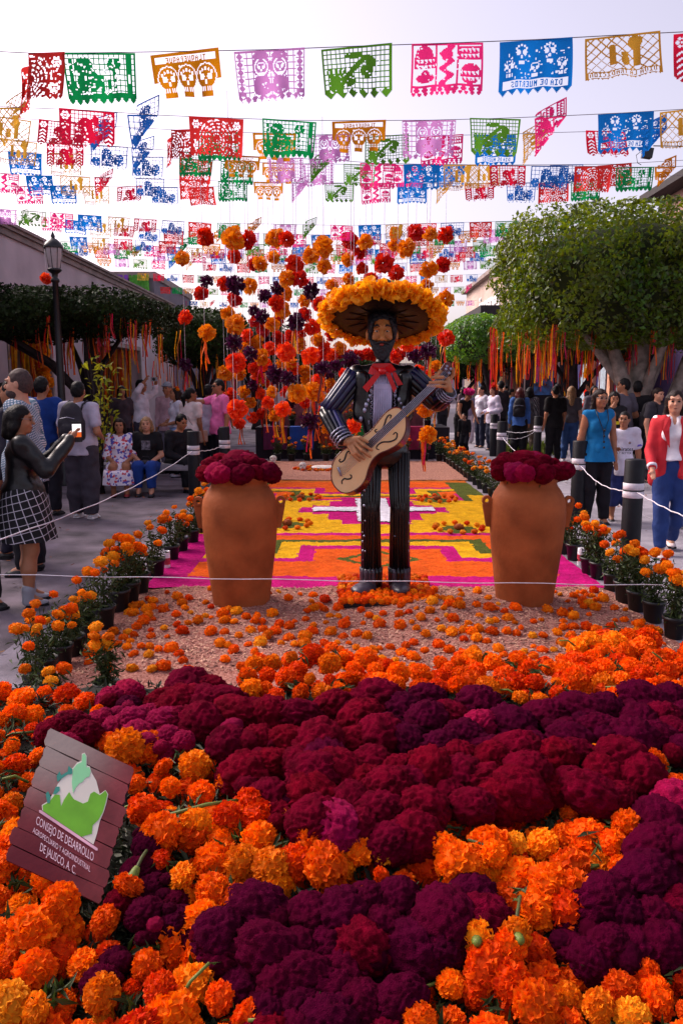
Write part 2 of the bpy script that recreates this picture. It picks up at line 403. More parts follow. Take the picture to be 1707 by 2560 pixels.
b2 = bed('wood_chip_bed', CX-CHALF-.05, CX+CHALF+.05, 13.46, 17.0, .05, lambda x, y: .03+.015*noise3(np.stack([x.ravel()*3, y.ravel()*3, x.ravel()*0], 1)).reshape(x.shape), m_chip2); tag(b2, kind='structure')
# loose flakes lying on the front bed
nf = 16000
fx = rng.uniform(CX-CHALF+.03, CX+CHALF-.03, nf); fy = rng.uniform(4.2, 6.12, nf); fz = bed_h(fx.reshape(-1, 1), fy.reshape(-1, 1)).ravel()+.004
an = rng.uniform(0, 6.28, nf); ln = rng.uniform(.005, .014, nf); wd = rng.uniform(.002, .005, nf); ti = rng.uniform(-.7, .7, nf)
dx, dy = np.cos(an), np.sin(an)
A = np.stack([dx*ln, dy*ln, ti*ln*.6], 1); B = np.stack([-dy*wd, dx*wd, rng.uniform(-.5, .5, nf)*wd], 1); Cn = np.stack([fx, fy, fz], 1)
v = np.stack([Cn-A-B, Cn+A-B, Cn+A+B, Cn-A+B], 1).reshape(-1, 3)
fl = put('wood_flakes', mesh('wood_flakes', v, np.arange(nf*4).reshape(nf, 4), M('flake', '#b88a78', rough=.9, isl=.5, spec=.2)))
tag(fl, 'pale wood flakes strewn over the reddish wood chip bed', 'wood chips', kind='stuff')

# fallen petals and bits of leaf on the roadway
nf = 700; fx = np.concatenate([rng.uniform(-5.5, -1.7, nf), rng.uniform(2.5, 6, nf//2)]); fy = rng.uniform(4.5, 20, len(fx)); an = rng.uniform(0, 6.28, len(fx)); ln = rng.uniform(.008, .024, len(fx))
A = np.stack([np.cos(an)*ln, np.sin(an)*ln, rng.uniform(-.2, .5, len(fx))*ln], 1); B = np.stack([-np.sin(an)*ln*.5, np.cos(an)*ln*.5, 0*ln], 1); Cn = np.stack([fx, fy, .026+0*fx], 1)
tag(put('fallen_petals', mesh('fallen_petals', np.stack([Cn-A-B, Cn+A-B, Cn+A+B, Cn-A+B], 1).reshape(-1, 3), np.arange(len(fx)*4).reshape(-1, 4), M('fallen_petal', '#a04a10', rough=.8, isl=.6, second='#4a4030', scale=3))), 'fallen orange petals and leaf scraps scattered on the paving', 'petals', kind='stuff')

# ================================================================== LEAVES AND TREES
def leaf_mesh(name, c, nrm, size, mat, droop=.0, asp=.55, fold=.25):
    n = len(c); up = np.tile(np.array([0, 0, 1.]), (n, 1))
    t = rng.normal(size=(n, 3)); t[:, 2] -= droop; t -= nrm*(t*nrm).sum(1)[:, None]*.75; t /= np.linalg.norm(t, axis=1)[:, None]+1e-9
    b = np.cross(nrm, t); b /= np.linalg.norm(b, axis=1)[:, None]+1e-9
    s = size*rng.uniform(.55, 1.35, n)[:, None]
    nn = np.cross(t, b)
    tip = c+t*s*.62; bas = c-t*s*.38; l = c+b*s*asp*.5+nn*s*fold*.5; r = c-b*s*asp*.5+nn*s*fold*.5
    v = np.stack([bas, r, tip, l], 1).reshape(-1, 3)
    base = np.arange(n)*4; f = np.concatenate([np.stack([base, base+1, base+2], 1), np.stack([base, base+2, base+3], 1)])
    return mesh(name, v, f, mat)
def box_crown(lo, hi, n, rnd=3.2, bump=.14, inner=.25):
    """points and normals in the shell of a rounded, uneven box crown"""
    lo, hi = np.array(lo), np.array(hi); c, h = (lo+hi)/2, (hi-lo)/2
    d = rng.normal(size=(n*2, 3)); d /= np.linalg.norm(d, axis=1)[:, None]
    # area weighting: more on the large faces
    r = (np.abs(d)**rnd).sum(1)**(-1/rnd); p = d*r[:, None]
    lump = 1+bump*noise3(p*h*1.3+7)+bump*.7*noise3(p*h*3.1)
    depth = 1-inner*rng.random(len(p))**2.2
    q = c+p*h*(lump*depth)[:, None]
    nm = np.sign(d)*np.abs(p)**(rnd-1)/h; nm /= np.linalg.norm(nm, axis=1)[:, None]
    keep = rng.random(len(q)) < np.clip(.62+.75*noise3(q*1.9)+.5*noise3(q*4.7), .12, 1)
    return q[keep][:n], nm[keep][:n]
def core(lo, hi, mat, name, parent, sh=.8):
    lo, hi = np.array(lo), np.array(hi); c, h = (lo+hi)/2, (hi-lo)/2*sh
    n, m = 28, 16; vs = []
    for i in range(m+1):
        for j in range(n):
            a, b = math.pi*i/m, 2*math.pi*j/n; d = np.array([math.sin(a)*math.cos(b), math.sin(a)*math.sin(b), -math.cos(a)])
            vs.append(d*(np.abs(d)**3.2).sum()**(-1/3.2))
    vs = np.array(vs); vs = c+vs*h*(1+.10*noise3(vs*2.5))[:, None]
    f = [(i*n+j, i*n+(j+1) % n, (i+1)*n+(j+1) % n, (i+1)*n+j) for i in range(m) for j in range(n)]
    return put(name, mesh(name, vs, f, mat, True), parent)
m_bark_pale = M('bark_pale', '#8f877f', rough=.85, var=.3, scale=7, bump=.6, bscale=30)
m_bark_dark = M('bark_dark', '#2b2224', rough=.9, var=.3, scale=8, bump=.5)
m_inner = M('light_block_core', '#1c2408', rough=.9, var=.3, scale=5, second='#2d3810')  # dark colour of the solid core added to block light
m_leafA = M('ficus_leaf', '#335408', rough=.36, var=.25, scale=1.1, isl=.9, transl=.3, second='#4e5a08', tcol='#8c9c0a', spec=.4)
m_leafB = M('ficus_leaf_far', '#3a7212', rough=.35, var=.2, scale=2, isl=.55, transl=.3, tcol='#86b420', spec=.6)
m_leafC = M('dark_leaf', '#1d2a14', spec=.12, rough=.6, var=.3, scale=2, isl=.6, transl=.15, second='#2c3a18')
m_leafD = M('mid_dark_leaf', '#2a3c14', spec=.12, rough=.6, var=.3, scale=2, isl=.6, transl=.15)
def tree(name, label, lo, hi, n, leaf, mleaf, mbark, trunk_xy, tr, cat='tree', rnd=3.2, bump=.14, droop=.5, sh=.82, limbs=5, inner=.25, group=None, trunkpts=None, lean=0.):
    t = empty(name, (trunk_xy[0], trunk_xy[1], 0)); tag(t, label, cat, group)
    off = np.array([trunk_xy[0], trunk_xy[1], 0.])
    c, nm = box_crown(np.array(lo)-off, np.array(hi)-off, n, rnd, bump, inner)
    nm = nm+rng.normal(size=nm.shape)*.55; nm /= np.linalg.norm(nm, axis=1)[:, None]
    cr = put('crown', leaf_mesh('crown', c, nm, leaf, mleaf, droop), t)
    core(np.array(lo)-off, np.array(hi)-off, m_inner, 'crown_core', cr, sh)  # solid core added inside the crown so light does not pass through
    zc = lo[2]+.35*(hi[2]-lo[2])
    b = MB(); b.tube([(0, 0, -.05), (0.02, 0, .25), (.05+lean*.3, .02, lo[2]*.45), (lean*.6, 0, lo[2]*.72), (lean, .05, zc)], [tr*1.5, tr*1.12, tr, tr*.95, tr*.6], 12)
    for i in range(limbs):
        a = i*2*math.pi/limbs+.4; rx, ry = (hi[0]-lo[0])*.34, (hi[1]-lo[1])*.34
        mx, my = ((lo[0]+hi[0])/2-trunk_xy[0]), ((lo[1]+hi[1])/2-trunk_xy[1])
        b.tube([(lean*.4, 0, lo[2]*.5), (lean*.6+rx*.35*math.cos(a)+mx*.4, ry*.35*math.sin(a)+my*.4, lo[2]*.82), (mx+rx*math.cos(a), my+ry*math.sin(a), zc)], [tr*.62, tr*.45, tr*.2], 8)
    b.build('trunk', mbark, t, True)
    return t
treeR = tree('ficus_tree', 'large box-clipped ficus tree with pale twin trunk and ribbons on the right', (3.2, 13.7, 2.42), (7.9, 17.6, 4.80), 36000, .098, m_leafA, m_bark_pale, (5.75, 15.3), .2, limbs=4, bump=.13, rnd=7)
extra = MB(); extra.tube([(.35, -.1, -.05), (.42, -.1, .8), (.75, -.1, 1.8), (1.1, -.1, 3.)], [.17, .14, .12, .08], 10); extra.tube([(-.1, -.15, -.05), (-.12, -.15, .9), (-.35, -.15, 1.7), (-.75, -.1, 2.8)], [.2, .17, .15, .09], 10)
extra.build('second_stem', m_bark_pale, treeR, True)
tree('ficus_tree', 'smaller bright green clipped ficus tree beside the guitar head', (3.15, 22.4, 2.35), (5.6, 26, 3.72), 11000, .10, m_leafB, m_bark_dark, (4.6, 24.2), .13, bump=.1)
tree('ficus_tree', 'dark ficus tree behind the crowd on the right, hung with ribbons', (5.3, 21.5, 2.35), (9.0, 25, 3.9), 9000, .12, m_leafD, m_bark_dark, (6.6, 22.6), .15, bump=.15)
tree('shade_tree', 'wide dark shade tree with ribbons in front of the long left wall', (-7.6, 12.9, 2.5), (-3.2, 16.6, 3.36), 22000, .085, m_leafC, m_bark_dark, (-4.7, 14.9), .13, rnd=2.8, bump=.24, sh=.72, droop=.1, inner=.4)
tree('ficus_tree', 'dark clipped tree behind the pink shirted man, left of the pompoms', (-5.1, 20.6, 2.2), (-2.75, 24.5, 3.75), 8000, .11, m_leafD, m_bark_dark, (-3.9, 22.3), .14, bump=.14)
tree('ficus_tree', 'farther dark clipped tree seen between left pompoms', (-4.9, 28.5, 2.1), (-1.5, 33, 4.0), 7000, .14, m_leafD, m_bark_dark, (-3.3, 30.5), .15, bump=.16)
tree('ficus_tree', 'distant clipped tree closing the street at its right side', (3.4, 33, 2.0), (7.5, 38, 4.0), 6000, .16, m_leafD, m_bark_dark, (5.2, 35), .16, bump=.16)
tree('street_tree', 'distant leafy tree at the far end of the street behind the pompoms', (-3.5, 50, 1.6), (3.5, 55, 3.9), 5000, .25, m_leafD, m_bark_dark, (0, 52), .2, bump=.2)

# young yellow-green sapling behind the bench
sp = empty('sapling', (G(300, 1215).x, 11.9, 0)); tag(sp, 'thin young sapling with yellow green leaves behind the stone bench', 'sapling')
stems = MB(); lc = []
for i in range(9):
    a = random.uniform(0, 6.28); r = random.uniform(.15, .5); h = random.uniform(1.3, 2.15)
    p = [(random.uniform(-.06, .06), random.uniform(-.06, .06), 0), (r*.3*math.cos(a), r*.3*math.sin(a), h*.5), (r*math.cos(a), r*math.sin(a), h)]
    stems.tube(p, [.012, .008, .003], 5)
    for k in range(26):
        t = random.uniform(.4, 1.02); q = Vector(p[1]).lerp(Vector(p[2]), (t-.5)*2) if t > .5 else Vector(p[0]).lerp(Vector(p[1]), t*2)
        lc.append(q+Vector((random.uniform(-.13, .13), random.uniform(-.13, .13), random.uniform(-.08, .08))))
lc = np.array([tuple(q) for q in lc]); ln_ = rng.normal(size=lc.shape); ln_[:, 2] += .8; ln_ /= np.linalg.norm(ln_, axis=1)[:, None]
stems.build('stem', m_bark_dark, sp, True)
put('foliage', leaf_mesh('foliage', lc, ln_, .12, M('sapling_leaf', '#8a9a1c', rough=.5, isl=.4, transl=.4, second='#b4a820', scale=3), .3, .4), sp)

# ================================================================== BUILDINGS
m_plaster = M('plaster_mauve', '#b9a9ae', rough=.9, var=.12, scale=.9, bump=.2, bscale=14)
m_cornice = M('cornice', '#8d7d78', rough=.85, var=.2, scale=3)
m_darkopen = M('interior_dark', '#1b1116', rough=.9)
bl = empty('long_wall_building', (-7, 20, 0)); tag(bl, 'long low mauve plaster building with cornice along the left side of the street', 'building')
def part(name, mat, parent, boxes):
    b = MB(); o = Vector(parent.location)+(Vector(parent.parent.location) if parent.parent else Vector())
    for c, d in boxes: b.box(Vector(c)-o, d)
    return b.build(name, mat, parent)
for (ya, yb) in ((7, 16.7), (19.3, 22.4), (27.8, 33)):
    part('wall', m_plaster, bl, [((-8.5, (ya+yb)/2, 1.5), (3, yb-ya, 3.0))])
part('upper_wall', m_plaster, bl, [((-8.5, 20, 3.87), (3, 26, 1.735))])
part('cornice', m_cornice, bl, [((-8.47, 20, 4.80), (3.06, 26.1, .13)), ((-8.46, 20, 4.90), (3.16, 26.2, .07)), ((-8.46, 20, 4.965), (3.28, 26.3, .06))])
for (ya, yb) in ((16.7, 19.3), (22.4, 27.8)):
    dw = part('doorway', m_darkopen, bl, [((-8.9, (ya+yb)/2, 1.499), (2, yb-ya-.004, 2.99))])
    f = MB(); 
    for yy_ in (ya+.06, yb-.06): f.box((-7.03-(-7), yy_-20, 1.49), (.1, .11, 2.98))
    f.box((-.03, (ya+yb)/2-20, 2.93), (.1, yb-ya-.24, .12)); f.build('door_frame', m_cornice, dw)
bt = empty('grey_block_building', (-11, 40, 0)); tag(bt, 'grey flat-roofed block rising behind the far end of the left wall', 'building')
m_gblock = M('grey_render', '#6e6672', rough=.9, var=.12, scale=.6)
part('wall', m_gblock, bt, [((-11.2, 42, 3.3), (5, 9, 6.6))]); part('parapet', m_cornice, bt, [((-11.2, 42, 6.75), (5.2, 9.2, .3))])
for wy_ in (39, 42, 45): part('window', m_darkopen, bt, [((-8.69, wy_, 4.6), (.05, 1.2, 1.4))])
for i, (c, lab, x) in enumerate((('#8a4cc0', 'violet', -10.3), ('#58a83a', 'lime green', -9.35))):
    cl = MB(); n = 8
    a = [Vector((x-.45+.9*k/n, 37.36+.05*math.sin(k*1.3), 6.75)) for k in range(n+1)]; b = [Vector((p.x+.05*math.sin(k), p.y-.05+.04*math.cos(k*2), 5.7)) for k, p in enumerate(a)]
    cl.strip(a, b, 0); tag(cl.build('cloth_banner', M('cloth_'+lab, c, rough=.8, transl=.4)), lab+' cloth banner hanging on the grey block above the left wall', 'banner')
bf = empty('low_house', (-8.6, 48, 0)); tag(bf, 'dim low house past the end of the left wall', 'building')
part('wall', m_gblock, bf, [((-8.6, 50, 1.9), (4, 24, 3.8))]); part('roof', m_cornice, bf, [((-8.5, 50, 3.95), (4.4, 24.4, .3))])
for wy_ in range(41, 61, 4): part('window', m_darkopen, bf, [((-6.58, wy_, 2.0), (.05, 1.2, 1.5))])
# right
m_pinkw = M('pink_plaster', '#b58f86', rough=.9, var=.15, scale=.8); m_purple = M('purple_paint', '#2a1440', rough=.8, var=.15, scale=2); m_eave = M('dark_eave', '#2f2a2c', rough=.8)
br = empty('pink_house', (9.3, 17, 0)); tag(br, 'pinkish two-storey house with dark eave and purple ground floor behind the big ficus', 'building')
part('lower_wall', m_purple, br, [((11.3, 16.5, 1.6), (5, 12, 3.2))]); part('upper_wall', m_pinkw, br, [((11.31, 16.5, 4.95), (5, 12, 3.5))])
part('eave', m_eave, br, [((11.2, 16.5, 6.79), (5.8, 12.8, .18))])
for wy_ in (13, 16.5, 20): 
    w_ = part('window', m_darkopen, br, [((8.80, wy_, 5.0), (.05, 1.1, 1.5))])
part('mural_panel', M('mural', '#a9a4a6', rough=.8, var=.9, scale=5, second='#2a2830'), br, [((8.79, 13.2, 1.35), (.04, 3.2, 1.5))])
bs_ = empty('striped_shop', (8.5, 26, 0)); tag(bs_, 'shop front with peach pillars and blue doors beyond the ficus trunk', 'shop')
part('wall', M('shop_indigo', '#241f55', rough=.8, var=.15, scale=2), bs_, [((10.4, 26, 1.75), (4, 6.4, 3.5))])
m_peach = M('peach_paint', '#e8a888', rough=.7, var=.08)
for yy_ in (22.9, 24.6, 26.3, 28.6): part('pillar', m_peach, bs_, [((8.34, yy_, 1.5), (.12, .26, 3.0))])
part('lintel', m_peach, bs_, [((8.34, 26, 3.1), (.14, 6.3, .2))])
for yy_ in (23.75, 25.45, 27.4): 
    d_ = part('door', M('shop_door_grey', '#9aa8b4', rough=.5), bs_, [((8.375, yy_, 1.2), (.05, .7, 2.4))]); hb = MB(); hb.box((8.33-8.5, yy_+.25-26, 1.1), (.05, .03, .16)); hb.build('door_handle', m_eave, d_)
bd = empty('sign_building', (7.6, 40, 0)); tag(bd, 'beige building with white raised letters above a dark canopy on the right', 'building')
part('wall', M('beige_wall', '#c0a89c', rough=.85, var=.12, scale=.7), bd, [((11, 41, 3.6), (6.8, 16, 7.2))])
for yy_ in (34.2, 37, 39.8, 42.6, 45.4):  # dark panels with coloured pieces, added to darken the pale street wall
    w_ = part('dark_wall_panel', m_darkopen, bd, [((7.585, yy_, 1.5), (.05, 2.3, 2.9))])
    part('hanging_goods', M('goods_%d' % int(yy_), random.choice(('#b8600c', '#a81c2c', '#c09018', '#2c5a88')), rough=.7, var=.6, scale=4, second='#2a1410'), w_, [((7.55, yy_+.3, 1.9), (.02, 1.2, 1.3))])
for xx_ in (8.3, 9.7, 11.1, 12.5, 13.8):  # same dark panels, added to darken the pale end wall
    w_ = part('dark_wall_panel', m_darkopen, bd, [((xx_, 32.98, 1.6), (1.3, .05, 3.1))])
    part('hanging_goods', M('side_goods_%d' % int(xx_), ('#c8780c', '#b02030', '#d0a820', '#3c6aa0', '#c05010')[int(xx_) % 5], rough=.7, var=.6, scale=4, second='#3a1810'), w_, [((xx_+.1, 32.94, 2.0), (.8, .02, 1.4))])
part('roof_edge', m_cornice, bd, [((10.9, 41, 7.3), (7.2, 16.4, .2))])
cp = part('canopy', m_eave, bd, [((6.7, 42.5, 4.75), (1.8, 18, .5)), ((6.5, 42.5, 4.3), (2.2, 18.4, .12)), ((6.4, 42.5, 4.0), (2.4, 18.8, .10))])
_fc = bpy.data.curves.new('fc', 'FONT')
def text_mesh(s, size=1.0, extrude=0.0, align='LEFT', bold=0.0):
    cu = bpy.data.curves.new('t', 'FONT'); cu.body = s; cu.size = size; cu.extrude = extrude; cu.align_x = align; cu.offset = bold; cu.resolution_u = 3
    ob = bpy.data.objects.new('t', cu); COL.objects.link(ob)
    bpy.context.view_layer.update()
    me = bpy.data.meshes.new_from_object(ob.evaluated_get(bpy.context.evaluated_depsgraph_get()))
    bpy.data.objects.remove(ob); bpy.data.curves.remove(cu); return me
m_whitep = M('white_paint', '#f2f2f4', rough=.5, var=.03)
tm = text_mesh('inospes', 1.5, .04, 'CENTER', .02); tm.materials.clear(); tm.materials.append(m_whitep)
put('letters', tm, bd, loc=(7.55-7.6, 1.2, 5.35), rot=(math.pi/2, 0, -math.pi/2), scale=(1.25, 1.1, 1))
be = empty('far_house', (0, 80, 0)); tag(be, 'pale house closing the far end of the street', 'building')
part('wall', M('far_wall', '#9c8c90', rough=.9, var=.12, scale=.4), be, [((2, 84, 1.9), (40, 6, 3.8))]); part('roof', m_cornice, be, [((2, 84, 3.9), (41, 6.6, .25))])
for x in range(-14, 20, 4): part('window', m_darkopen, be, [((x, 80.98, 2.0), (1.3, .06, 1.7))])
# ================================================================== FLOWER MESHES
def rot_to(d):
    return Vector(d).to_track_quat('Z', 'Y')
def marigold_mesh(name, n, seed, cols=4, flat=.8, frill=.12, wk=1.0):
    r = np.random.default_rng(seed); V = []; F = []; g = math.pi*(3-math.sqrt(5))
    for i in range(n):
        z = 1-1.84*(i+.5)/n; a = i*g+r.uniform(-.25, .25); s = math.sqrt(max(0, 1-z*z)); d = np.array([s*math.cos(a), s*math.sin(a), z])+r.normal(size=3)*.06
        d /= np.linalg.norm(d); t = np.cross(d, r.normal(size=3)); t /= np.linalg.norm(t); b = np.cross(d, t)
        w = r.uniform(.17, .27)*wk; R = r.uniform(.86, 1.04); curl = r.uniform(.02, .2)*wk; ph = r.uniform(0, 6.28); base = len(V)
        for row, (rad, cw, cu) in enumerate(((.5, .5, 0), (.8, .9, .03), (1.0, 1.1, 1.))):
            for c in range(cols+1):
                u = c/cols*2-1
                p = d*R*(rad-.06*u*u*row)+t*u*w*cw+b*(math.sin(u*3.3+ph)*frill*(row*.5)+cu*curl)
                if row == 2: p += d*r.uniform(-.035, .035)
                V.append(p*np.array([1, 1, flat]))
        for row in range(2):
            for c in range(cols): k = base+row*(cols+1)+c; F.append((k, k+1, k+cols+2, k+cols+1))
    m = MB(); m.ball((0, 0, 0), .80, 14, 9, (1, 1, flat)); b = len(V); V += [np.array(p) for p in m.v]; F += [tuple(i+b for i in f) for f in m.f]
    # green calyx below
    m = MB(); m.lathe([(.02, -.98*flat), (.2, -.95*flat), (.26, -.7*flat), (.34, -.45*flat)], 8); b = len(V)
    V += [np.array(p) for p in m.v]; nf = len(F); F += [tuple(i+b for i in f) for f in m.f]
    me = mesh(name, np.array(V), F); return me
MAR_HI = [marigold_mesh('marigold', 230, s, 3, .8, .07, .72) for s in range(4)]
MAR_MID = [marigold_mesh('marigold_mid', 70, 20+s, 3) for s in range(3)]
MAR_LO = [marigold_mesh('marigold_low', 22, 40+s, 2, .75) for s in range(3)]
mar_cols = [M('marigold_orange_a', '#ff6a00', rough=.75, var=.12, scale=2.5, objv=.22, isl=.2, transl=.3, spec=.15), M('marigold_orange_b', '#ff860a', rough=.75, var=.12, scale=2.5, objv=.22, isl=.2, transl=.3, spec=.15),
            M('marigold_deep', '#f45400', rough=.75, var=.12, scale=2.5, objv=.22, isl=.2, transl=.3, spec=.15), M('marigold_gold', '#ffa01c', rough=.75, var=.12, scale=2.5, objv=.12, isl=.16, transl=.3, spec=.15)]
def bloom(parent, loc, r, meshes=MAR_MID, d=(0, 0, 1), name='bloom', mat=None):
    q = rot_to(d) @ Euler((0, 0, random.uniform(0, 6.28))).to_quaternion()
    o = put_mat(name, random.choice(meshes), parent, mat or random.choices(mar_cols, (4, 4, 2, 1))[0], loc=loc, scale=(r*random.uniform(.92, 1.08), r*random.uniform(.92, 1.08), r*random.uniform(.85, 1.1)))
    o.rotation_euler = q.to_euler(); return o
def cockscomb_mesh(name, sub, seed):
    """velvety brain-like crest: lumps of two sizes with fine worm-like ridges"""
    r = np.random.default_rng(seed); bm = bmesh.new(); bmesh.ops.create_icosphere(bm, subdivisions=sub, radius=1)
    v = np.array([q.co[:] for q in bm.verts]); f = np.array([[q.index for q in fc.verts] for fc in bm.faces]); bm.free()
    s1 = r.normal(size=(40, 3)); s1 /= np.linalg.norm(s1, axis=1)[:, None]; s1[:, 2] *= .9
    s2 = r.normal(size=(240, 3)); s2 /= np.linalg.norm(s2, axis=1)[:, None]
    def cells(s, k):
        d = np.sqrt(((v[:, None, :]-s[None])**2).sum(-1)); d.sort(1); return np.clip((d[:, 1]-d[:, 0])/k, 0, 1)
    c1 = cells(s1, .25); c2 = cells(s2, .10)
    wv = v*3.2+.35*np.stack([noise3(v*3+9), noise3(v*3+31), noise3(v*3+57)], 1); ridge = np.clip(1-2.2*np.abs(noise3(wv+seed)), 0, 1)
    rad = .72+.10*np.sqrt(c1)+.10*ridge+.06*np.sqrt(c2)+.05*noise3(v*2.2+seed)+.03*np.abs(noise3(v*16+seed*3))+.024*noise3(v*34)
    w = v*rad[:, None]; w[:, 2] *= .86; w[:, 0] *= r.uniform(1.0, 1.25)
    return mesh(name, w, f, None, True)
CK_HI = [cockscomb_mesh('cockscomb', 5, 60+s) for s in range(4)]
CK_LO = [cockscomb_mesh('cockscomb_low', 4, 70+s) for s in range(3)]
ck_cols = [M('cockscomb_crimson', '#6e0022', rough=.9, var=.35, scale=2.2, second='#480012', sheen=.05, sheencol='#ff2c6c', objv=.2, bump=.9, bscale=26, spec=.03),
           M('cockscomb_wine', '#4e0026', rough=.9, var=.35, scale=2.2, second='#40001c', sheen=.0, sheencol='#e8247c', objv=.2, bump=.9, bscale=26, spec=.03),
           M('cockscomb_magenta', '#96033f', rough=.85, var=.3, scale=3, second='#7c002c', sheen=.14, sheencol='#ff4898', objv=.15, bump=.9, bscale=26, spec=.06)]
def crest(parent, loc, r, meshes=CK_HI, mat=None, name='cockscomb_head'):
    return put_mat(name, random.choice(meshes), parent, mat or random.choices(ck_cols, (5, 4, 2))[0], loc=loc, rot=(random.uniform(-.5, .5), random.uniform(-.5, .5), random.uniform(0, 6.28)), scale=r)
m_stem = M('stem_green', '#5d6a22', rough=.6, var=.25, scale=10); m_stem_d = M('stem_dark', '#3a4018', rough=.6, var=.3, scale=10)
m_fern = M('marigold_foliage', '#2c3d14', rough=.6, var=.3, scale=6, isl=.5, transl=.2, second='#3f4f1c')
m_fern_d = M('cut_foliage', '#222a14', rough=.6, var=.35, scale=9, isl=.6, second='#3c4428')

# ================================================================== FOREGROUND HEAP
_py = [1560, 1640, 1700, 1850, 2100, 2300, 2560, 2800]; _Y = [3.55, 3.2, 2.95, 2.42, 1.92, 1.66, 1.42, 1.2]
def heap_Y(py): return float(np.interp(py, _py, _Y))
def inpoly(x, y, poly):
    c = False; n = len(poly)
    for i in range(n):
        x1, y1 = poly[i]; x2, y2 = poly[(i+1) % n]
        if (y1 > y) != (y2 > y) and x < (x2-x1)*(y-y1)/(y2-y1)+x1: c = not c
    return c
def fill(poly, spf, tries=900):
    xs = [p[0] for p in poly]; ys = [p[1] for p in poly]; out = []
    for _ in range(tries):
        x, y = random.uniform(min(xs), max(xs)), random.uniform(min(ys), max(ys))
        if not inpoly(x, y, poly): continue
        s = spf(y)
        if all((x-a)**2+((y-b)*1.1)**2 > s*s for a, b in out): out.append((x, y))
    return out
# the leafy bed under the heads
hb_v = []; hx = np.linspace(-40, 1750, 70); hy = np.linspace(1700, 2790, 70)
for b in hy:
    for a in hx: p = P(a, b, heap_Y(b)); d = ray(a, b); hb_v.append((p.x+d[0]*.075, p.y+d[1]*.075, max(p.z-.06, .02)))
hb_v = np.array(hb_v); hb_v[:, 2] += .02*noise3(hb_v*9)
idx = np.arange(4900).reshape(70, 70); hb_f = np.stack([idx[:-1, :-1].ravel(), idx[1:, :-1].ravel(), idx[1:, 1:].ravel(), idx[:-1, 1:].ravel()], 1)
hb = put('flower_bed_mound', mesh('flower_bed_mound', hb_v, hb_f[:, ::-1], M('mound_dark', '#15140c', rough=.95, var=.3, scale=20), True)); tag(hb, kind='structure')
mw = MB(); mw.box((.3, 2.15, .15), (4.2, 1.5, .28)); tag(mw.build('flower_bed_base', M('mound_dark')), kind='structure')
nl = 15000; lx = rng.uniform(-30, 1740, nl); ly = rng.uniform(1715, 2620, nl); lc = []
for a, b in zip(lx, ly):
    d = ray(a, b); p = P(a, b, heap_Y(b)); k = random.uniform(.035, .075); lc.append((p.x+d[0]*k, p.y+d[1]*k, p.z+d[2]*k+.01))
lc = np.array(lc); ln_ = rng.normal(size=lc.shape)*.8; ln_[:, 2] += .6; ln_[:, 1] -= .4; ln_ /= np.linalg.norm(ln_, axis=1)[:, None]
tag(put('cut_foliage', leaf_mesh('cut_foliage', lc, ln_, .045, m_fern_d, 0, .22)), 'dark green cut leaves and stems packed between the flower heads', 'foliage', kind='stuff')

ORANGE = [
 ('heap of orange marigolds at the left edge above the wooden sign', [(-20, 1725), (90, 1722), (255, 1750), (262, 1800), (150, 1830), (105, 1870), (80, 1960), (40, 2010), (-20, 2030)], 48, 27),
 ('strip of orange marigolds at the middle of the back edge of the heap', [(600, 1690), (640, 1655), (780, 1632), (960, 1650), (1010, 1690), (960, 1745), (780, 1745), (640, 1745)], 40, 27),
 ('strip of orange marigolds behind the cockscombs, right of centre', [(1040, 1670), (1160, 1640), (1300, 1650), (1420, 1660), (1420, 1740), (1330, 1755), (1180, 1720), (1040, 1720)], 38, 26),
 ('raised bunch of orange marigolds at the right of the back edge', [(1430, 1610), (1560, 1585), (1640, 1600), (1640, 1720), (1530, 1760), (1420, 1700)], 40, 32),
 ('orange marigolds at the far right edge of the heap', [(1650, 1630), (1730, 1620), (1730, 1740), (1650, 1730)], 40, 30),
 ('heap of orange marigolds against the right side of the wooden sign', [(255, 1860), (340, 1865), (440, 1875), (560, 1935), (650, 2000), (640, 2060), (480, 2062), (370, 2050), (330, 1960)], 66, 44),
 ('largest orange marigold heap at the centre left, below the broken stem', [(400, 2060), (560, 2040), (680, 2030), (790, 2080), (820, 2170), (700, 2230), (660, 2290), (520, 2340), (450, 2250), (390, 2140)], 70, 46),
 ('strip of orange marigolds under the tall central cockscomb', [(800, 2150), (950, 2110), (1080, 2070), (1150, 2140), (1130, 2220), (1000, 2230), (880, 2250), (820, 2220)], 66, 44),
 ('wide heap of orange marigolds at right with upturned stems', [(1080, 2050), (1250, 2030), (1330, 2010), (1440, 1985), (1560, 2050), (1610, 2100), (1580, 2180), (1480, 2220), (1450, 2260), (1330, 2330), (1240, 2270), (1200, 2150), (1100, 2110)], 68, 46),
 ('few orange marigolds at the right edge beside the cockscomb row', [(1590, 1900), (1660, 1900), (1720, 1980), (1640, 2020), (1570, 1990)], 62, 40),
 ('heap of orange marigolds in the lower left corner', [(-20, 2150), (130, 2150), (160, 2260), (270, 2300), (285, 2400), (200, 2440), (150, 2600), (-20, 2620)], 76, 50),
 ('heap of orange marigolds at the bottom, left of the dark cockscombs', [(350, 2370), (480, 2350), (520, 2400), (560, 2480), (650, 2560), (640, 2620), (200, 2620), (230, 2500), (300, 2440)], 80, 52),
 ('heap of orange marigolds in the lower right corner', [(1080, 2390), (1140, 2350), (1330, 2370), (1440, 2430), (1470, 2500), (1560, 2400), (1720, 2430), (1720, 2620), (1010, 2620), (1020, 2480)], 78, 50),
 ('few orange marigolds at the left edge beside the sign', [(-20, 2030), (40, 2050), (50, 2140), (-20, 2150)], 62, 42),
 ('pair of orange marigolds at the bottom edge near the middle', [(690, 2530), (780, 2520), (790, 2600), (690, 2600)], 62, 40),
]
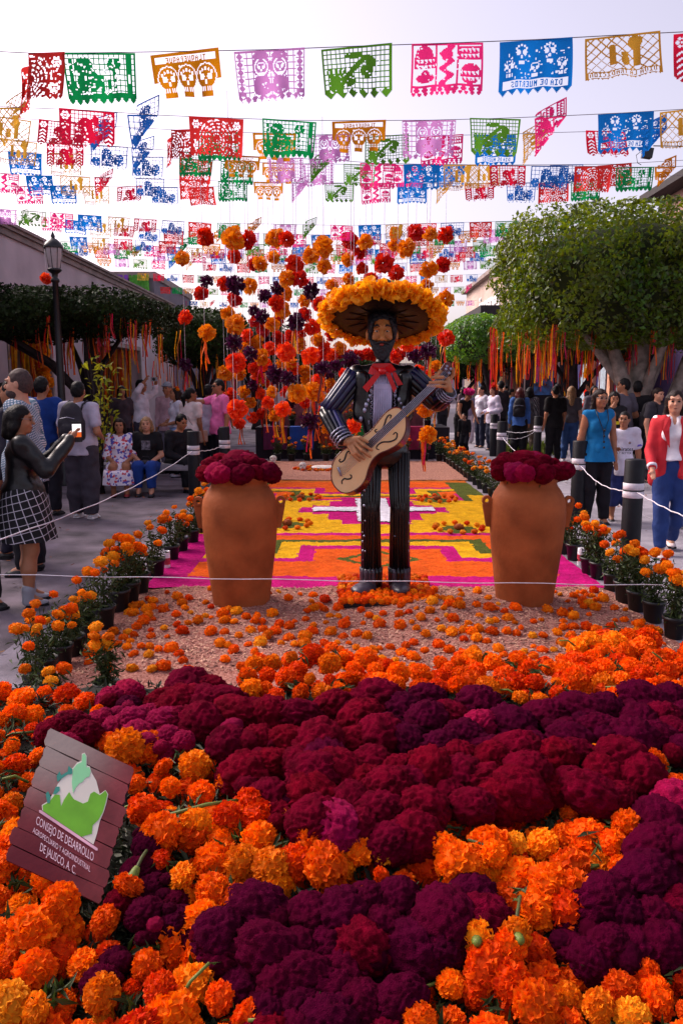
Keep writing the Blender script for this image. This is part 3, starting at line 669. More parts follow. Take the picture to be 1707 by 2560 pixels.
def heap_point(x, y, lift=0.):
    d = ray(x, y); p = P(x, y, heap_Y(y)); return Vector((p.x-d[0]*lift, p.y-d[1]*lift, p.z-d[2]*lift))
for lab, poly, sp, rp in ORANGE:
    cxp = sum(p[0] for p in poly)/len(poly); cyp = sum(p[1] for p in poly)/len(poly)
    e = empty('marigold_heap', heap_point(cxp, cyp)-Vector((0, 0, .1))); tag(e, lab, 'marigolds', 'cut marigolds heaped in the foreground')
    heads = fill(poly, lambda y: sp*.86, 1600)
    for (x, y) in heads:
        Yh = heap_Y(y); r = rp*mpp(y, Yh)*random.choice((.62, .82, .95, 1.05, 1.15, 1.28)); p = heap_point(x, y, random.uniform(-.03, .06))
        d = Vector((random.gauss(0, .55), -.55+random.gauss(0, .45), .8))
        bloom(e, p-e.location, r, MAR_HI, d.normalized(), mat=random.choices(mar_cols, (5, 2, 5, .35))[0])
    lv = []
    for k in range(max(3, len(heads)//3)):
        x, y = random.choice(heads); x += random.uniform(-sp, sp)*.6; y += random.uniform(-sp, sp)*.6
        for _ in range(14): q = heap_point(x+random.gauss(0, sp*.22), y+random.gauss(0, sp*.22), random.uniform(.0, .045)); lv.append(tuple(q-e.location))
    lv = np.array(lv); nn = rng.normal(size=lv.shape)*.7; nn[:, 2] += .6; nn[:, 1] -= .5; nn /= np.linalg.norm(nn, axis=1)[:, None]
    tag(put('leaves', leaf_mesh('leaves', lv, nn, .05, m_fern, 0, .2), e), kind='stuff')
    sm = MB()
    for k in range(max(2, len(heads)//5)):
        x, y = random.choice(heads); a = heap_point(x, y, .01)-e.location; u = Vector((random.uniform(-1, 1), random.uniform(-.2, .5), random.uniform(-.3, .2))).normalized()
        L = random.uniform(.07, .15); sm.tube([a, a+u*L*.5+Vector((0, 0, .015)), a+u*L], [.0045, .004, .0035], 6)
    tag(sm.build('stem', m_stem, e, True), kind='stuff')
    # second layer deeper, so no holes show through the heap
    for (x, y) in fill(poly, lambda y: sp*.95, 500):
        p = heap_point(x, y, -.055); bloom(e, p-e.location, rp*mpp(y, heap_Y(y))*.95, MAR_MID, (random.gauss(0, .4), -.5, .8), mat=mar_cols[2])
CREST = [
 ('big dark crimson cockscomb bunch at the back left of the heap', [(385, 1725), (460, 1715), (560, 1715), (575, 1780), (500, 1830), (400, 1790)], 58, 66, 0),
 ('magenta cockscomb bunch behind the wooden sign', [(245, 1760), (330, 1725), (400, 1790), (470, 1850), (440, 1890), (330, 1840), (240, 1840)], 52, 50, 2),
 ('wide crimson cockscomb bank at the centre back', [(600, 1770), (720, 1755), (960, 1752), (985, 1820), (900, 1900), (790, 2000), (690, 2060), (600, 1950), (540, 1840)], 84, 72, 0),
 ('tall ruffled cockscomb standing in the middle of the foreground', [(800, 1925), (900, 1905), (1040, 1925), (1065, 2020), (1040, 2100), (900, 2120), (780, 2060), (770, 1980)], 70, 70, 0),
 ('crimson cockscomb row at the back right', [(980, 1740), (1100, 1745), (1200, 1765), (1260, 1810), (1440, 1760), (1530, 1780), (1500, 1840), (1200, 1840), (1000, 1800)], 78, 66, 1),
 ('dark cockscomb row right of the tall central cockscomb', [(1060, 1900), (1300, 1880), (1560, 1880), (1600, 1930), (1570, 2010), (1400, 1990), (1200, 2020), (1090, 2010)], 74, 68, 0),
 ('shaded cockscomb bunch between the two right rows', [(960, 1830), (1200, 1850), (1560, 1840), (1600, 1870), (1300, 1880), (1050, 1890)], 74, 66, 1),
 ('cockscomb bunch at the right edge of the back row', [(1570, 1765), (1640, 1745), (1730, 1750), (1730, 1890), (1620, 1880), (1540, 1810)], 68, 64, 1),
 ('wine coloured cockscomb bunch low at the right edge', [(1650, 2000), (1730, 2020), (1730, 2400), (1560, 2400), (1490, 2270), (1620, 2170)], 86, 80, 1),
 ('wine cockscomb heads in the shade right of the wooden sign', [(350, 2080), (390, 2100), (410, 2170), (440, 2260), (500, 2340), (360, 2360), (300, 2270)], 70, 52, 1),
 ('large wine coloured cockscomb bank at the bottom centre', [(690, 2250), (820, 2250), (1000, 2250), (1200, 2260), (1230, 2330), (1060, 2400), (1000, 2480), (990, 2600), (650, 2600), (570, 2460), (540, 2350)], 92, 84, 1),
 ('shaded wine cockscomb below the right marigold heap', [(1360, 2330), (1500, 2240), (1580, 2380), (1460, 2420)], 84, 74, 1),
 ('dark crimson cockscomb tucked behind the top of the sign', [(110, 1840), (190, 1810), (250, 1850), (150, 1880)], 60, 48, 0),
 ('shaded cockscomb bunch in the lower left between marigolds', [(290, 2380), (330, 2400), (230, 2480), (280, 2430)], 70, 60, 1),
]
for lab, poly, sp, rp, mi in CREST:
    cxp = sum(p[0] for p in poly)/len(poly); cyp = sum(p[1] for p in poly)/len(poly)
    e = empty('cockscomb_bunch', heap_point(cxp, cyp)-Vector((0, 0, .1))); tag(e, lab, 'cockscomb', 'cut cockscombs heaped in the foreground')
    for (x, y) in fill(poly, lambda y: sp*.74, 1200):
        Yh = heap_Y(y); r = rp*mpp(y, Yh)*random.uniform(.7, 1.12)
        crest(e, heap_point(x, y, random.uniform(-.02, .04)+(.07 if 'tall' in lab else 0))-e.location, r, CK_HI, ck_cols[mi] if random.random() < .86 else None)
    for (x, y) in fill(poly, lambda y: sp*.5, 700):
        if random.random() < .6: crest(e, heap_point(x, y, random.uniform(.0, .05))-e.location, rp*mpp(y, heap_Y(y))*random.uniform(.35, .55), CK_LO, ck_cols[mi] if random.random() < .75 else None)
# single things lying on the heap
st = MB(); a, b = heap_point(415, 2040, .10), heap_point(612, 1998, .08); st.tube([a, (a+b)/2+Vector((0, 0, .008)), b], [.006, .0055, .005], 8)
tag(st.build('flower_stalk', m_stem, None, True), 'snapped pale green flower stem lying across the marigolds near the centre', 'stem')
def loose(lab, x, y, r, d, tip):
    e = empty('cut_marigold', heap_point(x, y, .06)); tag(e, lab, 'marigold'); rr_ = r*mpp(y, heap_Y(y)); o = bloom(e, (0, 0, 0), rr_, MAR_HI, d)
    c = MB(); c.lathe([(.003, -1.12), (.16, -1.1), (.25, -.9), (.30, -.62), (.36, -.5), (.30, -.45)], 10); put('calyx', c.me('calyx', m_stem, True), e, rot=o.rotation_euler, scale=rr_)
    q = heap_point(*tip, .05)-e.location; s = MB(); s.tube([(0, 0, 0), q*.5+Vector((0, 0, .01)), q], [.005, .0045, .004], 7); s.build('stem', m_stem_d, e, True)
loose('single marigold hanging head down on its stem right of the sign', 323, 2212, 40, (-.3, -.5, -.6), (385, 2100))
loose('upside down marigold with its green base showing, left of a pair', 1190, 2345, 46, (.1, .75, -.35), (1195, 2250))
loose('upside down marigold with its green base showing, right of a pair', 1285, 2340, 46, (-.1, .75, -.35), (1300, 2240))
loose('marigold with pale stem pointing up left at the right heap', 1235, 2135, 38, (.5, -.5, .5), (1170, 2100))
loose('lone small marigold resting on the cockscomb row at right', 1497, 1885, 27, (0, -.5, .8), (1470, 1900))
yl = MB(); a, b = heap_point(1545, 1790, .05), heap_point(1560, 1768, .06); yl.tube([a, b], [.012, .009], 6); tag(yl.build('flower_stalk', M('yellow_stalk', '#c8c03a', rough=.6), None, True), 'short yellow stalk end between the right cockscombs', 'stem')

# ================================================================== POTTED MARIGOLDS
m_pot = M('pot_plastic', '#17171b', rough=.45, var=.2, scale=6, spec=.5)
m_soil = M('potting_soil', '#231812', rough=1.)
pot = MB(); pot.lathe([(.002, 0), (.052, 0), (.056, .004), (.072, .135), (.080, .137), (.081, .160), (.074, .160), (.070, .125)], 20)
POT_ME = pot.me('pot', m_pot, True); so = MB(); so.lathe([(.0705, .13), (.04, .137), (.002, .134)], 14); SOIL_ME = so.me('soil', m_soil, True)
def plant_proto(seed):
    r = random.Random(seed); nh = r.choice((4, 5, 6, 6, 7)); heads = []; stm = MB(); lv = []
    for i in range(nh):
        a = i*2*math.pi/nh+r.uniform(-.4, .4); rr = r.uniform(.03, .12); h = r.uniform(.37, .47) if i else .49
        if r.random() < .2: h -= .1; rr += .03
        p = [(.01*math.cos(a), .01*math.sin(a), .13), (rr*.6*math.cos(a), rr*.6*math.sin(a), .13+(h-.13)*.5), (rr*math.cos(a), rr*math.sin(a), h-.02)]
        stm.tube(p, [.004, .0035, .003], 5); heads.append((Vector((rr*math.cos(a), rr*math.sin(a), h)), r.uniform(.032, .047)))
        for k in range(46):
            t = r.uniform(.02, .93); q = Vector(p[0]).lerp(Vector(p[1]), t*2) if t < .5 else Vector(p[1]).lerp(Vector(p[2]), t*2-1)
            lv.append(q+Vector((r.gauss(0, .032), r.gauss(0, .032), r.gauss(0, .02))))
    lv = np.array([tuple(q) for q in lv]); nn = rng.normal(size=lv.shape); nn[:, 2] += .3; nn /= np.linalg.norm(nn, axis=1)[:, None]
    return heads, stm.me('stems', m_stem_d, True), leaf_mesh('foliage', lv, nn, .062, m_fern, -.2, .22)
PLANTS = [plant_proto(s) for s in range(6)]
def potted(loc, lab, grp, hi=True, sc=1.0):
    e = empty('potted_marigold', loc, random.uniform(0, 6.28), sc); tag(e, lab, 'potted plant', grp)
    heads, sm, fm = random.choice(PLANTS)
    pt = put('pot', POT_ME, e); put('soil', SOIL_ME, pt); put('stems', sm, e); put('foliage', fm, e)
    for p, r in heads: bloom(e, p+Vector((random.gauss(0, .008), random.gauss(0, .008), random.gauss(0, .012))), r*random.uniform(.9, 1.12), MAR_MID if hi else MAR_LO, mat=random.choices(mar_cols, (2, 4, 1, 3))[0], d=(random.gauss(0, .25), -.15+random.gauss(0, .2), 1))
    return e
left_px = [(482, 1360), (455, 1380), (430, 1404), (391, 1445), (352, 1483), (326, 1508), (300, 1528), (262, 1572), (224, 1604), (189, 1640), (158, 1665), (118, 1700), (88, 1735)]
left_w = [G(*p) for p in left_px]+[Vector((-1.42, 3.55, 0)), Vector((-1.2, 3.8, 0))]
left_w += [Vector((-1.58-.01*i, 8.6+.55*i, 0)) for i in range(9)]
left_w.sort(key=lambda v: v.y)
for i, w in enumerate(left_w): potted(w, 'potted orange marigold in the left row, %s pot from the near end' % ordinal(i), 'potted marigolds along the left edge', w.y < 9, random.uniform(.95, 1.1) if w.y > 4.6 else .85)
right_px = [(1407, 1386), (1434, 1402), (1470, 1437), (1493, 1449), (1527, 1478), (1559, 1508), (1590, 1529), (1630, 1557), (1682, 1597)]
right_w = [G(*p) for p in right_px]+[Vector((2.18, 4.55, 0)), Vector((2.22, 4.25, 0))]+[Vector((2.2+.004*i, 7.95+.5*i, 0)) for i in range(19)]
right_w.sort(key=lambda v: v.y)
for i, w in enumerate(right_w): potted(w, 'potted orange marigold in the right row, %s pot from the near end' % ordinal(i), 'potted marigolds along the right edge', w.y < 9, random.uniform(.95, 1.1))
for i in range(11): potted(Vector((-1.45+i*.36+random.uniform(-.05, .05), 17.1+random.uniform(-.1, .1), 0)), 'potted marigold before the altar cloths, %s from the left' % ordinal(i), 'potted marigolds in front of the altar', False, 1.15)
# glass candles between the pots
m_wax = M('candle_glass', '#e6e2ea', rough=.25, var=.1, spec=.6); m_cap = M('candle_label', '#b03a4a', rough=.5)
for i, (px, py, w) in enumerate([(418, 1424, 'on the left row behind the third pot'), (463, 1378, 'on the left row close to the left urn'), (352, 1442, 'on the left row beside the crowded pots'), (1392, 1362, 'on the right row just behind the right urn'), (1450, 1415, 'on the right row between two pots'), (1238, 1232, 'far along the right row')]):
    g0 = G(px, py); e = empty('candle', g0); tag(e, 'white glass candle '+w, 'candle', 'glass candles between the pots')
    c = MB(); c.lathe([(.002, 0), (.03, 0), (.032, .005), (.032, .17), (.029, .172), (.027, .16), (.002, .155)], 14); c.build('glass', m_wax, e, True)
    c = MB(); c.lathe([(.0325, .05), (.0325, .11)], 14); c.build('label_band', m_cap, e, True); c = MB(); c.tube([(0, 0, .15), (0, 0, .168)], .0015, 5); c.build('wick', m_pot, e)

# ---- loose heads on the wood chips
k = 0
for (x, y) in fill([(300, 1490), (390, 1482), (1490, 1482), (1560, 1520), (1660, 1580), (1700, 1660), (240, 1690), (215, 1640)], lambda y: 11+ (y-1480)*.06, 5000):
    if noise3(np.array([[x/75, y/38, 4.]]))[0] < random.uniform(-.75, .1): continue
    w = G(x, y, .04)
    if abs(w.x-CX) > CHALF-.05 or w.y > 6.1: continue
    if any((w.x-u.x)**2+(w.y-u.y)**2 < .25**2 for u in (URN_L, URN_R)) or (abs(w.x-.335) < .37 and 5.6 < w.y < 6.5): continue
    h = float(bed_h(np.array([[w.x]]), np.array([[w.y]]))[0, 0])
    r = random.choice((.022, .03, .034, .04, .048))
    o = bloom(None, (w.x, w.y, h+r*.35), r, MAR_MID, (random.gauss(0, .4), random.gauss(0, .4), 1), 'loose_marigold')
    tag(o, 'loose orange marigold head lying on the wood chips', 'marigold', 'loose marigold heads on the wood chips'); k += 1
    if k >= 290: break
# ---- flower rings on the carpet
for (rx, ry), lab in zip(RINGS, ('near right', 'near left', 'far right', 'far left')):
    e = empty('flower_ring', (rx, ry, .03)); tag(e, 'ring of orange marigold heads at the %s of the yellow field' % lab, 'flower ring', 'marigold rings on the carpet')
    for i in range(12): a = i*math.pi/6; bloom(e, (.27*math.cos(a), .31*math.sin(a), .02), .042, MAR_LO)
    bloom(e, (0, 0, .02), .07, MAR_LO, mat=M('dried_bloom', '#a85a1c', rough=.9, isl=.3))

# ================================================================== CLAY URNS
m_clay = M('terracotta', '#80401f', rough=.7, var=.16, scale=4.5, second='#a85a30', bump=.35, bscale=38, spec=.2)
def urn(loc, lab, rz):
    e = empty('clay_urn', loc, rz); e.scale = (1, 1, 1.06); tag(e, lab, 'urn', 'tall clay urns flanking the statue')
    prof = [(.002, -.03), (.195, -.03), (.205, 0), (.217, .12), (.238, .28), (.260, .45), (.272, .58), (.275, .67), (.268, .745), (.248, .80), (.220, .838), (.206, .856), (.202, .872), (.206, .888), (.220, .905), (.222, .922), (.212, .935), (.188, .93), (.172, .9), (.17, .8), (.2, .6), (.002, .55)]
    # smooth the profile
    p = np.array(prof); t = np.arange(len(p)); b = MB()
    tt = np.concatenate([np.linspace(i, i+1, 4)[:-1] for i in range(len(p)-1)]+[[len(p)-1]])
    q = np.stack([np.interp(tt, t, p[:, 0]), np.interp(tt, t, p[:, 1])], 1); k = q.copy(); k[1:-1] = (q[:-2]+2*q[1:-1]+q[2:])/4; k[:, 0] *= 1+.0035*np.sin(k[:, 1]*115)
    b.lathe([tuple(r) for r in k], 56); b.build('body', m_clay, e, True)
    for s in (-1, 1):
        h = MB(); c = Vector((s*.298, 0, .745)); n = 14
        ring_o = [(c.x+.036*math.cos(2*math.pi*i/n), c.z+.036*math.sin(2*math.pi*i/n)) for i in range(n)]; ring_i = [(c.x+.015*math.cos(2*math.pi*i/n), c.z+.015*math.sin(2*math.pi*i/n)) for i in range(n)]
        for i in range(n):
            j = (i+1) % n
            vs = [(ring_o[i][0], y, ring_o[i][1]) for y in (-.02, .02)]+[(ring_o[j][0], y, ring_o[j][1]) for y in (-.02, .02)]+[(ring_i[i][0], y, ring_i[i][1]) for y in (-.02, .02)]+[(ring_i[j][0], y, ring_i[j][1]) for y in (-.02, .02)]
            h.add(vs, [(0, 2, 3, 1), (4, 5, 7, 6), (0, 4, 6, 2), (1, 3, 7, 5)])
        x0, x1 = (.245, .338)
        pl = [(s*.25, .56), (s*.30, .565), (s*.33, .72), (s*.31, .715), (s*.25, .735)]
        if s < 0: pl = pl[::-1]
        vs = [(x, -.02, z) for x, z in pl]+[(x, .02, z) for x, z in pl]; m_ = len(pl)
        h.add(vs, [tuple(range(m_)), tuple(range(2*m_-1, m_-1, -1))]+[(i, m_+i, m_+(i+1) % m_, (i+1) % m_) for i in range(m_)])
        h.build('handle', m_clay, e)
    return e
urn(URN_L, 'tall terracotta urn with ear handles left of the statue', .05); urn(URN_R, 'tall terracotta urn with ear handles right of the statue', -.04)
for u, lab in ((URN_L, 'left'), (URN_R, 'right')):
    e = empty('cockscomb_bouquet', u+Vector((0, 0, .965)), 0, 1.12); tag(e, 'crimson cockscomb bouquet filling the top of the %s urn' % lab, 'bouquet', 'bouquets on the urns')
    for i in range(30): a = i*2.4; rr = .23*math.sqrt((i+.5)/30); crest(e, (rr*math.cos(a), rr*math.sin(a), .10-.9*rr*rr/.23*.35+.02*math.sin(i*3)), .066+.016*math.cos(i*2.2), CK_LO, ck_cols[0] if i % 4 else ck_cols[2])
    crest(e, (0, 0, .03), .17, CK_LO, ck_cols[0])
    gl = leaf_mesh('leaves', np.array([(.17*math.cos(t), .17*math.sin(t), -.005+random.uniform(-.02, .01)) for t in np.linspace(0, 6.2, 40)]), np.tile([0, -.5, .8], (40, 1)).astype(float), .05, m_fern, .5, .3); put('leaves', gl, e)

# ================================================================== STATUE PLATFORM
e = empty('flower_platform', (STAT.x, 5.88, .02)); tag(e, 'black board covered with orange marigold heads under the statue', 'platform')
b = MB(); b.box((0, 0, .03), (.70, .80, .04)); b.build('board', M('board_black', '#15131a', rough=.4), e)
for i in range(13):
    for j in range(14):
        x, y = -.33+i*.055+random.uniform(-.012, .012), -.385+j*.058+random.uniform(-.012, .012)
        bloom(e, (x, y, .06+random.uniform(0, .010)), random.uniform(.031, .039), MAR_MID if j < 5 else MAR_LO, (random.gauss(0, .3), random.gauss(0, .3)-.2, 1), mat=random.choice(mar_cols[:3]))
# ================================================================== PAPER FLOWERS
def paper_flower_mesh(name, n, seed, w0=.42, cols=4, frill=.16):
    r = np.random.default_rng(seed); V = []; F = []; g = math.pi*(3-math.sqrt(5))
    for i in range(n):
        z = 1-2*(i+.5)/n; a = i*g; s = math.sqrt(1-z*z); d = np.array([s*math.cos(a), s*math.sin(a), z])+r.normal(size=3)*.1; d /= np.linalg.norm(d)
        t = np.cross(d, r.normal(size=3)); t /= np.linalg.norm(t); b = np.cross(d, t); w = w0*r.uniform(.75, 1.2); R = r.uniform(.82, 1.05); cu = r.uniform(-.25, .4); ph = r.uniform(0, 6.28); base = len(V)
        for row, (rad, cw) in enumerate(((.15, .35), (.7, .85), (1., 1.))):
            for c in range(cols+1):
                u = c/cols*2-1; p = d*R*(rad-.18*u*u*(row == 2))+t*u*w*cw+b*(math.sin(u*2.6+ph)*frill*row*.6+(row/2)**2*cu)
                if row == 2: p = p+r.normal(size=3)*.035
                V.append(p)
        for row in range(2):
            for c in range(cols): k = base+row*(cols+1)+c; F.append((k, k+1, k+cols+2, k+cols+1))
    return mesh(name, np.array(V), F)
PF = [paper_flower_mesh('paper_flower', 34, 100+s) for s in range(4)]
PFS = [paper_flower_mesh('paper_flower_spiky', 60, 110+s, .2, 3, .1) for s in range(3)]
m_gold_paper = M('gold_paper', '#ffac14', rough=.5, var=.12, scale=4, isl=.15, transl=.42, tcol='#ffb414', spec=.3)

# ================================================================== STATUE
YS = 5.88; STAT = Vector((P(960, 1480, YS).x, YS, 0))
def S(px, py, dy=0.0): return P(px, py, YS+dy)-STAT          # photo pixel -> statue space
MP = mpp(1200, YS)
statue = empty('musician_statue', STAT); tag(statue, 'larger than life bearded musician figure in black suit and flower rimmed sombrero holding a guitar', 'statue')
m_wood = M('carved_wood', '#a8642f', rough=.42, var=.2, scale=9, bump=.3, bscale=40, second='#c07c44', spec=.4)
m_hand = M('carved_hand', '#b07a52', rough=.45, var=.15, scale=14, spec=.4)
m_char = M('charcoal_hair', '#17161c', rough=.5, var=.3, scale=20, bump=.8, bscale=60)
m_suit = M('black_suit', '#08070c', rough=.28, var=.25, scale=12, spec=.45, coat=.2, bump=.25, bscale=50)
m_navy = M('navy_strip', '#12143a', rough=.34, var=.3, scale=20, spec=.45, coat=.15, objv=.3)
m_slate = M('slate_strip', '#2e3064', rough=.35, var=.25, scale=20, spec=.6, objv=.3)
m_shirt = M('pleated_shirt', '#a9a6c4', rough=.6, var=.15, scale=8)
m_silver = M('silver_trim', '#9a9ab0', rough=.35, metal=.6, var=.15)
m_red = M('red_ribbon', '#c40510', rough=.32, var=.12, scale=6, spec=.5, transl=.12)
# torso, as one solid under the clothes
to = SDF(); to.ell(S(957, 975), (.185, .12, .20), .05); to.ell(S(957, 1060), (.15, .11, .17), .06); to.ell(S(962, 1130), (.168, .12, .13), .06)
to.cone(S(900, 935), S(1010, 935), .062, .062, .05); to.cone(S(957, 930), S(957, 900), .06, .05, .03)
put('torso', to.mesh('torso', m_suit, .014), statue)
# jacket fronts: two panels of strips left open over the shirt
def strips(parent, a, b, ra, rb, n, mats, rad=.32, bulge=.0, name='strip', cap=.0):
    a, b = Vector(a), Vector(b); t = (b-a).normalized(); x = t.cross(Vector((.2, .9, .3))).normalized(); y = t.cross(x)
    for i in range(n):
        an = 2*math.pi*i/n+random.uniform(-.05, .05); d = x*math.cos(an)+y*math.sin(an); m = MB(); k = 5
        pts = [a.lerp(b, j/(k-1))+d*((ra+(rb-ra)*j/(k-1))+bulge*math.sin(math.pi*j/(k-1)))*.86 for j in range(k)]
        w = 2*math.pi*(ra+rb)/2/n
        m.tube(pts, [w*rad*random.uniform(.9, 1.2)]*k, 6); m.build(name, random.choices(mats, range(len(mats), 0, -1))[0], parent, True)
def limb(name, pts, rads, n, mats, parent=statue, core_mat=m_suit, k=.03):
    s = SDF()
    for i in range(len(pts)-1): s.cone(pts[i], pts[i+1], rads[i]*.9, rads[i+1]*.9, k)
    o = put(name, s.mesh(name, core_mat, .013), parent)
    if name != 'trouser_leg':
        for i in range(len(pts)-1): strips(o, pts[i], pts[i+1], rads[i], rads[i+1], n, mats, .5)
    else:
        for i in range(n):
            an = 2*math.pi*i/n+random.uniform(-.06, .06); d = Vector((math.cos(an), math.sin(an), 0)); m = MB()
            m.tube([Vector(p)+d*r_*.88 for p, r_ in zip(pts, rads)], [2*math.pi*r_/n*.42*random.uniform(.9, 1.15) for r_ in rads], 6); m.build('strip', mats[0], o, True)
    return o
sleeveA = limb('sleeve', [S(893, 938), S(823, 1031, -.03), S(856, 1096, -.20)], [.088, .078, .062], 13, [m_navy, m_suit, m_slate])
sleeveB = limb('sleeve', [S(1020, 938), S(1092, 1003, -.02), S(1116, 985, -.12)], [.088, .080, .062], 13, [m_suit, m_navy])
for p0, p1, r in ((S(846, 1083, -.18), S(862, 1104, -.22), .066), (S(1108, 990, -.10), S(1121, 977, -.14), .062)):
    c = MB(); v = (p1-p0).normalized(); x = v.cross(Vector((0, 1, .2))).normalized(); y = v.cross(x)
    for j in range(4):
        q = p0.lerp(p1, j/3); c.tube([q+(x*math.cos(a)+y*math.sin(a))*r*(1+.09*(i % 2)) for i, a in enumerate(np.linspace(0, 2*math.pi, 29))], .006, 5)
    c.build('cuff', m_silver, statue, True)
# trousers
legA = limb('trouser_leg', [S(927, 1130), S(926, 1270), S(928, 1425)], [.084, .073, .078], 20, [m_suit])
legB = limb('trouser_leg', [S(996, 1130), S(999, 1270), S(998, 1425)], [.086, .074, .079], 20, [m_suit])
for i, (x, pa) in enumerate(((905, legA), (1018, legB), (990, legB), (912, legA))):
    for k in range(11 if i in (0, 1) else 7):
        b = MB(); yy = 1170+k*23 if i in (0, 1) else 1150+k*38; b.ball(S(x+random.uniform(-3, 3)+(4 if i == 0 else 0), yy, -.055 if i in (2, 3) else -.03), random.uniform(.007, .013), 8, 5); b.build('stud', m_silver, pa, True)
m_boot = M('boot_grey', '#3a333f', rough=.4, var=.3, scale=10, coat=.2)
for cx, tx in ((928, 897), (998, 1001)):
    b = SDF(); b.cone(S(cx, 1425), S(cx, 1462), .078, .07, .03); b.ell(S(cx-(cx-tx)*.45, 1470, -.06), (.075, .11, .045), .04); b.ell(S(tx, 1474, -.14), (.062, .09, .035), .04); b.cut((0, 0, -1), -(S(cx, 1487, -.05).z))
    put('boot', b.mesh('boot', m_boot, .011, .004, 30), statue)
    strips(statue, S(cx, 1418), S(cx, 1462), .088, .082, 16, [m_boot, m_suit], .45, name='gaiter_strip')
# shirt front, bow, embroidery
for i in range(8):
    x = 937+i*5.6; b = MB(); b.tube([S(x+1, 930, -.105), S(x, 970, -.138), S(x-1, 1020, -.130), S(x-3, 1068, -.12)], [.010, .0115, .011, .010], 7); b.build('shirt_pleat', m_shirt, statue, True)
for y, w in ((966, 22), ):
    b = MB(); b.box(S(957, y, -.14), (w*2*MP, .02, .035)); b.build('shirt_yoke', m_shirt, statue)
for sgn, x0 in ((-1, 934), (1, 981)):
    b = MB(); pts = []
    for k in range(40): t = k/39; pts.append(S(x0+sgn*(2+4*math.sin(t*2.4))+2.6*math.sin(k*1.9), 952+112*t, -.142+.02*t))
    b.tube(pts, .0045, 5); b.build('embroidery', m_silver, statue, True)
    b = MB(); b.tube([S(x0+sgn*12+sgn*1.5*math.cos(k), (968 if sgn > 0 else 1060)-k*.4+2.5*math.sin(k*2.1)+k*(-.2), -.142) for k in range(0, 14)], .004, 5); b.build('embroidery', m_silver, statue, True)
for (zx, zy) in ((600, 1195), (615, 1155), (630, 1110), (580, 1240), (565, 1290), (530, 1370), (850, 1155), (885, 1190), (905, 1225), (930, 1270), (845, 1110)):
    b = MB(); b.ball(S(760+zx*.268, 680+zy*.268, -.125), .011 if zy % 2 else .015, 9, 6, (1, .7, 1.3)); b.build('concho', m_silver, statue, True)
lap = SDF(); lap.cone(S(905, 945, -.07), S(925, 1075, -.085), .055, .05, .02); lap.cone(S(1012, 945, -.07), S(995, 1060, -.085), .055, .05, .02); lap.cone(S(905, 945, -.05), S(897, 1040, -.05), .05, .05, .03); lap.cone(S(1012, 945, -.05), S(1012, 1040, -.05), .05, .05, .03)
put('jacket_front', lap.mesh('jacket_front', m_suit, .012, .006, 12), statue)
def plate(poly, dy, th, mat, name, parent=statue, wob=0.):
    """extruded plate from photo pixels with real thickness"""
    n = len(poly); v = [S(x, y, dy+wob*math.sin(i*2.1)) for i, (x, y) in enumerate(poly)]; v += [p+Vector((0, th, 0)) for p in v]
    return put(name, mesh(name, v, [tuple(range(n)), tuple(range(2*n-1, n-1, -1))]+[(i, n+i, n+(i+1) % n, (i+1) % n) for i in range(n)], mat), parent)
def zz(l): return [(760+x*.268, 680+y*.268) for x, y in l]
plate(zz([(598, 945), (625, 875), (720, 905), (735, 945), (690, 930), (640, 960)]), -.16, .03, m_red, 'bow_loop', wob=.012)
plate(zz([(735, 945), (750, 890), (815, 858), (858, 915), (800, 950), (770, 925)]), -.16, .03, m_red, 'bow_loop', wob=.012)
plate(zz([(628, 878), (640, 855), (800, 850), (815, 862), (750, 892), (720, 905)]), -.135, .02, m_red, 'bow_loop')
plate(zz([(680, 925), (725, 940), (590, 1122), (545, 1075)]), -.165, .008, m_red, 'bow_tail'); plate(zz([(755, 940), (800, 935), (862, 1085), (835, 1128), (800, 1040)]), -.165, .008, m_red, 'bow_tail'); plate(zz([(820, 940), (850, 930), (922, 1050), (870, 1060)]), -.15, .008, m_red, 'bow_tail')
b = SDF(); b.ell(S(956, 928, -.165), (.030, .022, .026), .01); put('bow_knot', b.mesh('bow_knot', m_red, .007), statue)
# head
hd = SDF(); hd.ell(S(955, 822), (.082, .10, .105), .03); hd.cone(S(955, 838, -.03), S(955, 874, -.02), .070, .045, .03)
hd.cone(S(957, 880, .02), S(957, 928, .02), .052, .056, .02)
hd.cone(S(955, 818, -.098), S(955.5, 846, -.135), .012, .020, .014); hd.ell(S(948, 849, -.112), (.012, .014, .010), .008); hd.ell(S(963, 849, -.112), (.012, .014, .010), .008)
hd.cone(S(936, 817, -.085), S(949, 813, -.100), .010, .011, .008); hd.cone(S(974, 817, -.085), S(961, 813, -.100), .010, .011, .008)       # brow ridge
hd.ell(S(937, 843, -.075), (.022, .02, .03), .02); hd.ell(S(973, 843, -.075), (.022, .02, .03), .02)
hd.sub(S(942, 826, -.108), (.021, .017, .013)); hd.sub(S(968, 826, -.108), (.021, .017, .013))
hd.ell(S(919, 838, .01), (.016, .028, .042), .012); hd.ell(S(990, 838, .01), (.016, .028, .042), .012)
head = put('head', hd.mesh('head', m_wood, .0075, .0025, 40), statue)
for x in (942, 968):
    b = MB(); b.ball(S(x, 827.5, -.088), .014, 12, 8, (1.2, .8, .8)); ey = b.build('eye', M('eye_white', '#c9b49a', rough=.3), head, True)
    b = MB(); b.ball(S(x, 828.5, -.098), .0065, 8, 6, (1, .6, 1)); b.build('pupil', m_char, head, True)
    b = MB(); b.tube([S(x-7, 824.5, -.094), S(x, 822, -.103), S(x+7, 825.5, -.094)], .0075, 6); b.build('eyelid', m_wood, head, True)
    b = MB(); b.tube([S(x-9, 817, -.098), S(x, 812.5, -.110), S(x+9, 816, -.098)], [.005, .008, .005], 6); b.build('eyebrow', m_char, head, True)
